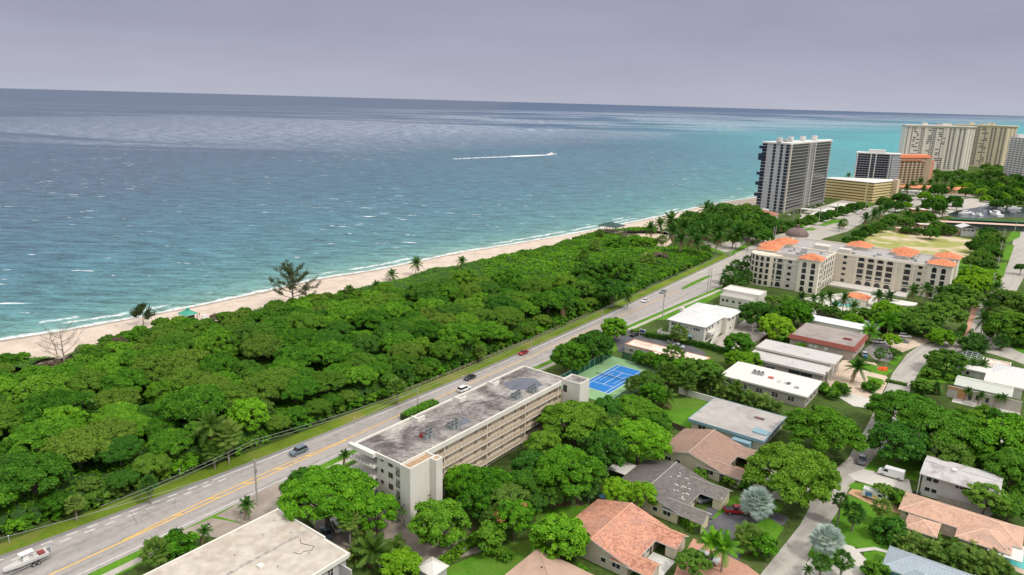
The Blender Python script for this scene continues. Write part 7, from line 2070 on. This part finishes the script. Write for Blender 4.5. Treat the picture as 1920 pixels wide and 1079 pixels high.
vehicle('suv', 870, 733, SO, PW, 'white car on the inland lane just behind the condominium roof edge', 'car')
vehicle('sedan', 981, 664, NO, PR, 'red car on the seaside lane farther along the highway', 'car')
vehicle('sedan', 1209, 566, NO, PW, 'white car on the seaside lane where the highway narrows', 'car')
vehicle('sedan', 1243, 549, NO, PG, 'grey car beside the tall pole, ahead of the white one on the highway', 'car')
vehicle('pickup', 1616, 866, 60, PG, 'silver-grey pickup with dark bed parked at the edge of the side street', 'pickup_truck', 'pickup')
PICK = vehicle('pickup', 1381, 962, -2, PR, 'dark red pickup with grey bed cover on the dark forecourt', 'pickup_truck', 'pickup')
vehicle('van', 1670, 894, 143, PW, 'long white van parked on the pale driveway', 'van', 'van')
V2 = vehicle('van', 1640, 936, -37, PW, 'white work van with ladder rack and blue and yellow panels on the orange paved drive', 'work_van', 'van', sc=.92)
MB().box(-2.2, -1.03, .8, -.6, -1.0, 1.9).build('blue_panel', simple('panel_blue', (.08, .25, .5), .5), V2); MB().box(-.5, -1.035, .7, .6, -1.0, 1.5).build('yellow_panel', simple('panel_yellow', (.7, .6, .15), .5), V2)
lr_ = MB()
for y in (-.7, -.3, .3, .7): lr_.tube([(-2.6, y, 2.75), (1.2, y, 2.75)], .04, 4)
for x in (-2.4, -1.2, 0, 1.): lr_.tube([(x, -.8, 2.72), (x, .8, 2.72)], .03, 4)
lr_.build('ladder_rack', METALG, V2)
vehicle('suv', 1322, 940, 200, PG, 'silver-grey car inside the carport wing of the dark grey-tiled house', z=.05)
vehicle('suv', 1326, 1052, -30, PW, 'white car on the brick drive at the bottom, beside the feather palms')
vehicle('suv', 1696, 633, -20, PW, 'white sport utility car on the sandy parking lot')
vehicle('sedan', 1692, 642, -20, PG, 'grey sedan parked beside the white sport utility car')
vehicle('pickup', 1648, 644, -10, PW, 'white pickup partly behind the parking lot bushes', 'pickup_truck', 'pickup')
vehicle('suv', 1620, 667, 70, PS, 'silver-blue car on the small lot right of the maroon-edged building')
vehicle('sedan', 1190, 630, 45, PK, 'dark car parked at the highway end of the motel')
vehicle('sedan', 1272, 664-12, -30, PS, 'pale car parked between the motel and the hedge')
vehicle('sedan', 1262, 645, -30, PG, 'grey car in the motel lot, half hidden by the roof')
vehicle('suv', 1877, 627, 90, PK, 'black car parked under the trees at the street junction')
vehicle('suv', 632, 990, 120, PW, 'white car under the broad tree in the parking lot')
vehicle('sedan', 612, 1003, 120, PB, 'blue-grey car beside the cream-roofed block under the trees')
vehicle('sedan', 968, 549, 10, PW, 'white car glimpsed in a clearing of the coastal forest', z=4.0) if False else None
vehicle('sedan', 1458, 428, 10, PK, 'dark car at the beach parking entrance left of the tall tower')
for i in range(9): vehicle('sedan', 1478+i*8, 404-i*2.6, 100, [PW, PG, PS, PK][i % 4], 'car parked in the row under the tall tower')['group'] = 'cars under the tall tower'
for i, (px, py) in enumerate(((1668,376),(1680,374),(1700,378),(1712,376))): vehicle('sedan', px, py, -10, [PW, PG, PK, PS][i], 'car parked near the palms before the dark-glassed tower')['group'] = 'cars before the dark-glassed tower'
# fire engine far down the highway
p = at(1610, 402, .05); e = empty('fire_engine', (p.x, p.y, .05), R(228), 'white and red fire engine on the far highway', 'truck')
MB().box(-4.5, -1.25, .6, 2.4, 1.25, 3.4, top=.1).build('body', simple('engine_box', (.62, .52, .5), .5, .1), e); MB().box(2.5, -1.2, .6, 4.4, 1.2, 3.0, top=.15).build('cab', PW, e); MB().box(-4.4, -1.28, 1.3, 2.4, 1.28, 1.8).build('red_stripe', PR, e); MB().box(-4., -.6, 3.4, 2., .6, 3.8).build('ladder', METALG, e)
ty, ri = wheel_meshes(.39)
for x in (-3, 3.2):
    for s in (-1, 1): wh = link('wheel', ri, e, (x, s*1.1, .4)); link('tyre', ty, wh)
# motor boat on a trailer
p = at(52, 1062, .05); tr_ = empty('boat_trailer', (p.x, p.y, .05), R(NO), 'trailer under the white motorboat on the seaside lane', 'trailer')
MB().box(-4., -.9, .45, 4., -.75, .6).box(-4, .75, .45, 4., .9, .6).box(-3, -.75, .45, -2.8, .75, .6).box(2.8, -.75, .45, 3., .75, .6).box(4, -.08, .45, 5.8, .08, .58).build('frame', METALG, tr_)
for x in (-1.6, -.7):
    for s in (-1, 1): wh = link('wheel', ri, tr_, (x, s*1.1, .4)); link('tyre', ty, wh)
e = empty('motorboat', (p.x, p.y, .65), R(NO), 'white motorboat with a hardtop carried on a trailer at the far left of the highway', 'boat'); e.scale = (.9, .85, .8)
st = [(-4., 1.15, .0), (-1, 1.25, .0), (1.5, 1.15, .02), (3.2, .72, .12), (4.4, .08, .4)]
hb = MB()
for (x, w0, kz) in st: hb.v += [(x, 0, kz), (x, -w0*.75, kz+.35), (x, -w0, 1.25+kz*.3), (x, w0, 1.25+kz*.3), (x, w0*.75, kz+.35)]
for i in range(4):
    for j in range(5): k_ = (j+1) % 5; hb.f.append((i*5+j, i*5+k_, (i+1)*5+k_, (i+1)*5+j)); hb.m.append(1 if j == 2 else 0)
hb.f.append((4, 3, 2, 1, 0)); hb.m.append(0); hb.f.append((20, 21, 22, 23, 24)); hb.m.append(0)
hb.build('hull', [PW, simple('boat_deck', (.55, .53, .5), .7)], e)
MB().box(-1.4, -.8, 3.0, 1.3, .8, 3.12).build('hardtop', PW, e)
tt = MB()
for x in (-1.1, 1.): 
    for s in (-1, 1): tt.tube([(x, s*.7, 1.2), (x*.9, s*.65, 3.)], .05, 5)
tt.build('hardtop_frame', METALG, e); MB().box(-.4, -.5, 1.25, .8, .5, 2.1, top=.1).build('console', PW, e); MB().box(.75, -.45, 2., .85, .45, 2.5).build('windshield', CGL, e); MB().box(-3.4, -.8, 1.25, -2.2, .8, 1.7).build('seat', simple('dark_red_seat', (.25, .06, .06), .7), e); MB().box(-4.6, -.3, .5, -4.0, .3, 2.0, top=.08).build('outboard_motor', simple('motor_grey', (.25, .25, .27), .4), e)
# speed boat at sea with wake
p = at(1034, 291, -1); e = empty('speedboat', (p.x, p.y, -1), R(10), 'white speedboat racing offshore at the head of its long wake', 'boat')
hb2 = MB(); hb2.v = [(-8, -2.2, 0), (3, -2.2, 0), (9, 0, .8), (3, 2.2, 0), (-8, 2.2, 0), (-8, -2.6, 2.), (3, -2.6, 2.3), (10, 0, 3), (3, 2.6, 2.3), (-8, 2.6, 2.)]
hb2.f = [(0, 1, 6, 5), (1, 2, 7, 6), (2, 3, 8, 7), (3, 4, 9, 8), (4, 0, 5, 9), (5, 6, 7, 8, 9), (4, 3, 2, 1, 0)]; hb2.m = [0]*7
hb2.build('hull', PW, e); MB().box(-3, -1.6, 2.2, 2.5, 1.6, 4.2, top=.4).build('cabin', PW, e)
WK = simple('wake_foam', (.85, .87, .88), .8, .1, .3)
mt, nt, out = newmat('wake_lace'); n = noise(nt, wpos(nt), .15, 5, .7); d = nt.nodes.new('ShaderNodeBsdfDiffuse'); d.inputs[0].default_value = (.8, .84, .86, 1); tr = nt.nodes.new('ShaderNodeBsdfTransparent'); mxs = nt.nodes.new('ShaderNodeMixShader')
nt.links.new(maprange(nt, n, .42, .55, 0, 1), mxs.inputs[0]); nt.links.new(tr.outputs[0], mxs.inputs[1]); nt.links.new(d.outputs[0], mxs.inputs[2]); nt.links.new(mxs.outputs[0], out.inputs['Surface'])
Q = [at(px, py, -1) for px, py in ((1034, 291), (1000, 292.3), (960, 294), (900, 296.5), (850, 299))]
wb = MB(); ww = [3, 9, 9, 7, 5]; wl = MB()
for i in range(4):
    a, c = Q[i], Q[i+1]; n_ = Vector((-(c-a).y, (c-a).x, 0)).normalized(); tgt = wb if i < 2 else wl
    tgt.poly([(a.x+n_.x*ww[i], a.y+n_.y*ww[i], -.7), (c.x+n_.x*ww[i+1], c.y+n_.y*ww[i+1], -.7), (c.x-n_.x*ww[i+1], c.y-n_.y*ww[i+1], -.7), (a.x-n_.x*ww[i], a.y-n_.y*ww[i], -.7)][::-1])
tag(wb.build('boat_wake', WK), kind='structure'); tag(wl.build('boat_wake', mt), kind='structure')
# boats in the marina
MBL = ['white cabin cruiser moored at the left of the marina', 'small blue-white boat moored left of centre in the marina', 'small white boat moored stern-on in the marina', 'largest white motor yacht in the marina, right', 'white yacht moored along the far quay of the marina', 'second white yacht moored along the far quay of the marina', 'white boat on the far bank at the right edge']
for i, (px, py, s_, hd) in enumerate(((1810, 402, .8, 20), (1823, 403, .5, 80), (1836, 405, .6, 80), (1866, 405, 1.1, 85), (1855, 390, 1., -8), (1870, 391, .8, -8), (1902, 393, .7, -8))):
    p = at(px, py, .05); y_ = empty('moored_boat', (p.x, p.y, .1), R(hd), MBL[i], 'boat'); y_.scale = (s_, s_, s_)
    link('hull', hb2.mesh('hull', PW) if i == 0 else MH, y_); 
    if i == 0: MH = y_.children[0].data if y_.children else bpy.data.meshes['hull']; MC = MB().box(-4, -1.7, 2.2, 2.8, 1.7, 4.4, top=.4).mesh('cabin', PW); MW = MB().box(-3.6, -1.62, 2.9, 2.9, 1.62, 3.6, top=.1).mesh('window_band', CGL)
    link('cabin', MC, y_); link('window_band', MW, y_)

# ------------------------------------------------------------------ poles, lamps, cables, fences, signs
POLES = [(483, 948, 11.5, 'concrete utility pole with cross arms at the driveway in the left foreground', 1), (783, 766, 6.5, 'bare utility pole on the seaside verge behind the condominium', 0), (995, 668, 6.5, 'utility pole on the verge beside the far end of the condominium', 0), (1128, 607, 6.5, 'short pole on the verge before the highway bend', 0),
 (1242, 597, 13, 'tall utility pole on the inland strip near the white hipped house', 1), (1326, 548, 12, 'left one of two tall poles by the grass median', 0), (1331, 545, 12, 'right one of two tall poles by the grass median', 0), (1448, 458, 12, 'left one of the twin poles at the junction', 0), (1452, 455, 12, 'right one of the twin poles at the junction', 0),
 (1485, 433, 12, 'utility pole on the walk beside the junction islands', 1), (1535, 418, 12, 'utility pole halfway along the seaside walk south of the junction', 1), (1568, 407, 12, 'utility pole on the walk near the clipped trees', 1), (1622, 396, 12, 'utility pole beside the fire engine', 1), (1666, 388, 12, 'utility pole among the palms before the dark-glassed tower', 1),
 (1408, 640, 7, 'thin utility pole on the concrete car court', 1), (1813, 532, 11, 'tall white pole right of the hotel', 0), (1832, 535, 4, 'short white post right of the tall white pole', 0), (1660, 690, 7, 'utility pole with lamp arm by the small parking lot', 1), (1860, 545, 10, 'pole in the line along the right-hand street, nearest', 1), (1868, 512, 10, 'pole in the line along the right-hand street, second', 1), (1874, 480, 10, 'pole in the line along the right-hand street, third', 1), (1880, 455, 10, 'pole in the line along the right-hand street, farthest', 1), (1902, 436, 8, 'double steel mast beside the marina trees', 0)]
PT = {}
for (px, py, h, lab, arm) in POLES:
    p = at(px, py, 0); e = empty('utility_pole', (p.x, p.y, 0), R(-37), lab, 'pole')
    MB().cone((0, 0), .27 if h > 7 else .16, .17 if h > 7 else .11, -.3, h, 8).build('shaft', POLE, e)
    if arm:
        MB().box(-1.3, -.06, h-.9, 1.3, .06, h-.75).box(-.9, -.06, h-2., .9, .06, h-1.88).build('cross_arm', POLE, e)
        MB().cone((.35, 0), .22, .22, h-3.2, h-2.3, 8).build('transformer', METALG, e)
        for x in (-1.2, -.6, .6, 1.2): MB().cone((x, 0), .05, .03, h-.75, h-.55, 6).build('insulator', BLACK, e)
    PT[lab] = (p, h)
pl = [(p, h) for (p, h) in PT.values()]
WIRE = simple('cable_grey', (.3, .3, .3), .6)
def cable(a, c, sag, r, lab, mat=WIRE):
    a, c = Vector(a), Vector(c); pts_ = []
    for i in range(13):
        t = i/12; p = a.lerp(c, t); p.z -= sag*4*t*(1-t); pts_.append(p-a)
    e = MB().tube(pts_, r, 4).build('overhead_cable', mat); e.location = a; tag(e, lab, 'cable', 'overhead cables along the highway')
sv_ = [at(200, 1000, 0), at(483, 868, 0), at(783, 766, 0), at(995, 668, 0), at(1128, 607, 0), at(1225, 555, 0), at(1345, 500, 0)]
for i in range(6):
    a, c = sv_[i], sv_[i+1]
    for dz in (6.3, 5.4): cable((a.x-.5, a.y, dz), (c.x-.5, c.y, dz), .5, .045, 'thin grey cable strung over the seaside verge of the highway')
q = at(483, 948, 0)
cable((q.x, q.y, 10.6), (sv_[2].x, sv_[2].y, 6.3), .8, .05, 'thin grey cable strung over the seaside verge of the highway'); cable((q.x, q.y, 10.6), (sv_[0].x-20, sv_[0].y-20, 8), .8, .05, 'thin grey cable strung over the seaside verge of the highway')
# rail fence along the forest edge
fe = empty('rail_fence', (0, 0, 0), 0, 'low wooden post-and-rail fence along the forest edge of the highway', 'fence')
y = 205.; p0 = Vector((ocx(y)-6.6, y, 0)); fe.location = p0; rl = MB(); rp_ = []
pm = MB().box(-.08, -.08, 0, .08, .08, 1.1).mesh('post', simple('fence_wood', (.42, .37, .28), .9, .15, 3.))
L_ = []
while y < 300: L_.append((ocx(y)-6.4, y)); y += 2.2
for i, (x, yy) in enumerate(L_): link('post', pm, fe, (x-p0.x, yy-p0.y, 0))
for z in (.5, .95): MB().tube([(x-p0.x, yy-p0.y, z) for x, yy in L_], .05, 4).build('rail', MATS['fence_wood'], fe)
for k in range(6):
    px, py = [(18, 1020), (338, 893), (665, 795), (868, 715), (430, 872), (930, 690)][k]
    p = at(px, py, 0); e = empty('marker_post', (p.x, p.y, 0), 0, 'short pale marker post at the forest edge of the highway', 'post', 'marker posts at the forest edge'); MB().cone((0, 0), .09, .09, 0, 1.8, 6).build('shaft', POLE, e); MB().box(-.12, -.12, 1.8, .12, .12, 1.95).build('cap', FRAME, e)
def lamp(px, py, h, lab, arm=1.2):
    p = at(px, py, 0); e = empty('street_lamp', (p.x, p.y, 0), R(-37), lab, 'street lamp'); MB().cone((0, 0), .1, .06, 0, h, 6).build('shaft', METALG, e)
    MB().tube([(0, 0, h), (arm, 0, h+.15)], .05, 5).build('arm', METALG, e); MB().box(arm-.1, -.15, h+.05, arm+.6, .15, h+.22).build('lamp_head', BLACK if h < 6 else METALG, e)
for a in ((452, 984, 3, 'small black lamp on the grass by the driveway, right one', .3), (391, 1006, 3, 'small black lamp at the left side of the driveway', .3), (1378, 487, 9, 'street lamp in the park lawn, left one', 2.), (1407, 460, 9, 'street lamp in the park lawn, right one', 2.), (1325, 1008, 4.5, 'black garden lamp by the dark grey house', .2), (1583, 455, 8, 'traffic signal mast at the junction', -6.)): lamp(*a)
# signs
def sign(px, py, w_, h, z, lab, bmat, rz=ANG):
    p = at(px, py, 0); e = empty('sign_board', (p.x, p.y, 0), rz, lab, 'sign'); MB().box(-w_/2, -.08, z, w_/2, .08, z+h).build('board', simple('sign_white', (.7, .7, .7), .6), e); MB().box(-w_/2+.15, -.1, z+.2, w_/2-.15, -.075, z+h*.8).build('panel', bmat, e)
    for s in (-1, 1): MB().box(s*(w_/2-.1)-.06, -.06, 0, s*(w_/2-.1)+.06, .06, z).build('post', FRAME, e)
SB = simple('sign_blue', (.04, .09, .2), .5)
sign(1204, 631, 2.6, 1.6, 1.4, 'white roadside sign with a blue panel at the motel entrance', SB); sign(1174, 655, 1.4, 1.2, 1., 'small blue sign near the tennis court corner', SB); sign(1364, 480, 3.4, 2., .6, 'park notice board beside the junction', simple('sign_tan', (.5, .42, .3), .8))
p = at(1655, 694, 0); e = empty('orange_barrier', (p.x, p.y, 0), 0, 'orange construction barrier heap on the lawn by the small parking lot', 'barrier'); MB().box(-1.8, -.5, 0, 1.6, .5, 1.1, top=.25).box(-.6, -1., .0, 1.2, -.5, .8, top=.15).build('barrier_panel', simple('safety_orange', (.85, .14, .03), .6, .1, 2.), e)
MB().box(-2.1, -.08, 0, -1.95, .08, 1.2).build('post', FRAME, e)
for px, py, lab in ((268-7+0, 0, ''),): pass
p = at(1025, 938, 0); e = empty('garden_fountain', (p.x, p.y, 0), 0, 'small pale stone birdbath in the back garden lawn', 'birdbath'); MB().cone((0, 0), .35, .18, 0, .9, 10).build('pedestal', PALE, e); MB().cone((0, 0), .25, .75, .9, 1.15, 12).build('basin', PALE, e)
p = at(1131, 935, 0); e = empty('trampoline', (p.x, p.y, 0), 0, 'round blue trampoline behind the light green garden tree', 'trampoline'); MB().cone((0, 0), 1.1, 1.1, .5, .6, 14).build('mat', simple('tramp_blue', (.15, .35, .5), .7), e)
for i in range(4): MB().cone((math.cos(i*PI/2), math.sin(i*PI/2)), .04, .04, 0, .5, 5).build('leg', METALG, e)
# yard fences
for (pa, pb_, h, lab, m_) in (((655, 1038), (722, 1079), 2., 'grey board fence behind the cream-roofed block', simple('grey_boards', (.36, .33, .29), .9, .15, 3.)), ((1415, 650), (1445, 628), 1.6, 'low brown fence right of the concrete car court', BARK), ((1255, 800), (1285, 812), 1.8, 'dark board fence at the end of the small lawn', simple('dark_boards', (.12, .09, .07), .9)), ((905, 1010), (868, 1040), 1.4, 'wire fence behind the bright hedge', METALG)):
    a, c = at(*pa, 0), at(*pb_, 0); d = c-a; e = empty('yard_fence', (a.x, a.y, 0), math.atan2(d.y, d.x), lab, 'fence'); L = d.length
    MB().box(0, -.03, .1, L, .03, h-.1).build('panel', m_, e)
    n = max(2, int(L/2.5))
    for i in range(n+1): MB().box(L*i/n-.06, -.08, 0, L*i/n+.06, .08, h).build('post', m_, e)
# two people on the sand
def person(px, py, lab, shirt, z=0.2):
    p = at(px, py, z); e = empty('person', (p.x, p.y, z), random.uniform(0, 6), lab, 'person'); SK = simple('skin', (.5, .3, .2), .7)
    v_ = [(0,0,.92),(0,0,1.15),(0,0,1.42),(0,.01,1.52),(0,.02,1.62),(0,.02,1.74),(.1,0,.86),(.11,.05,.5),(.12,0,.08),(.12,.14,.03),(-.1,0,.86),(-.12,-.1,.5),(-.13,-.2,.1),(-.13,-.06,.04),(.19,0,1.42),(.27,.02,1.15),(.3,.12,.92),(-.19,0,1.42),(-.27,-.03,1.15),(-.29,.03,.9)]
    ed = [(0,1),(1,2),(2,3),(3,4),(4,5),(0,6),(6,7),(7,8),(8,9),(0,10),(10,11),(11,12),(12,13),(2,14),(14,15),(15,16),(2,17),(17,18),(18,19)]
    rad = [.15,.14,.15,.06,.1,.09,.1,.065,.045,.04,.1,.065,.045,.04,.06,.045,.035,.06,.045,.035]
    me = bpy.data.meshes.new('body'); me.from_pydata(v_, ed, []); me.update(); o = link('body', me, e)
    sk = o.modifiers.new('skin', 'SKIN')
    if not me.skin_vertices: me.attributes.new('x', 'FLOAT', 'POINT')
    if me.skin_vertices:
        for sv2, r_ in zip(me.skin_vertices[0].data, rad): sv2.radius = (r_, r_)
        me.skin_vertices[0].data[0].use_root = True
    me.materials.append(SK); o.modifiers.new('sub', 'SUBSURF').levels = 1
    MB().cone((0, 0), .19, .21, .95, 1.48, 8).build('shirt', shirt, e); MB().cone((0, 0), .2, .18, .6, .96, 8).build('shorts', simple('dark_cloth', (.05, .06, .1), .9), e)
    MB().cone((0, .01), .11, .05, 1.7, 1.82, 8).build('hair', simple('dark_hair', (.04, .03, .02), .9), e)
person(374, 594, 'person in a red shirt standing just right of the green lifeguard hut', simple('cloth_red', (.5, .1, .1), .9)); person(1168, 424, 'person in light clothes on the sand right of the dark pavilion', simple('cloth_white', (.7, .7, .7), .9)); person(1280, 398, 'small figure near the waterline south of the pavilion', simple('cloth_blue', (.1, .2, .4), .9))
p = at(384, 598, .3); e = empty('beach_buggy', (p.x, p.y, .25), R(50), 'small white utility buggy beside the lifeguard hut', 'buggy'); MB().box(-1.3, -.6, .4, 1.2, .6, .9, top=.1).build('body', PW, e); MB().box(-.8, -.6, 1.6, .7, .6, 1.68).build('roof', PW, e)
for x in (-.75, .65):
    for s in (-1, 1): MB().tube([(x, s*.55, .85), (x, s*.55, 1.6)], .03, 4).build('roof_post', METALG, e)
for x in (-.8, .8):
    for s in (-1, 1): wh = link('wheel', ri, e, (x, s*.55, .3)); wh.scale = (.7, .7, .7); link('tyre', ty, wh)

# bins by the houses
for px, py, c_, lab in ((1383, 606, (.04, .12, .3), 'blue wheeled bin in the car court behind the white hipped house'), (1714, 928, (.03, .05, .04), 'dark wheeled bin by the two-storey house, left one'), (1722, 931, (.05, .05, .05), 'dark wheeled bin by the two-storey house, right one'), (1623, 672, (.05, .3, .5), 'light blue bin beside the small parking lot')):
    p = at(px, py, 0); e = empty('wheeled_bin', (p.x, p.y, 0), ANG, lab, 'bin'); mc = simple('bin_'+str(int(px)), c_, .5)
    MB().box(-.35, -.4, .1, .35, .4, 1.05).build('body', mc, e); MB().box(-.38, -.43, 1.05, .38, .45, 1.15, top=.05).build('lid', mc, e)
    for s in (-1, 1): MB().tube([(s*.3-.04, .35, .12), (s*.3+.04, .35, .12)], .12, 8).build('wheel', TYRE, e)
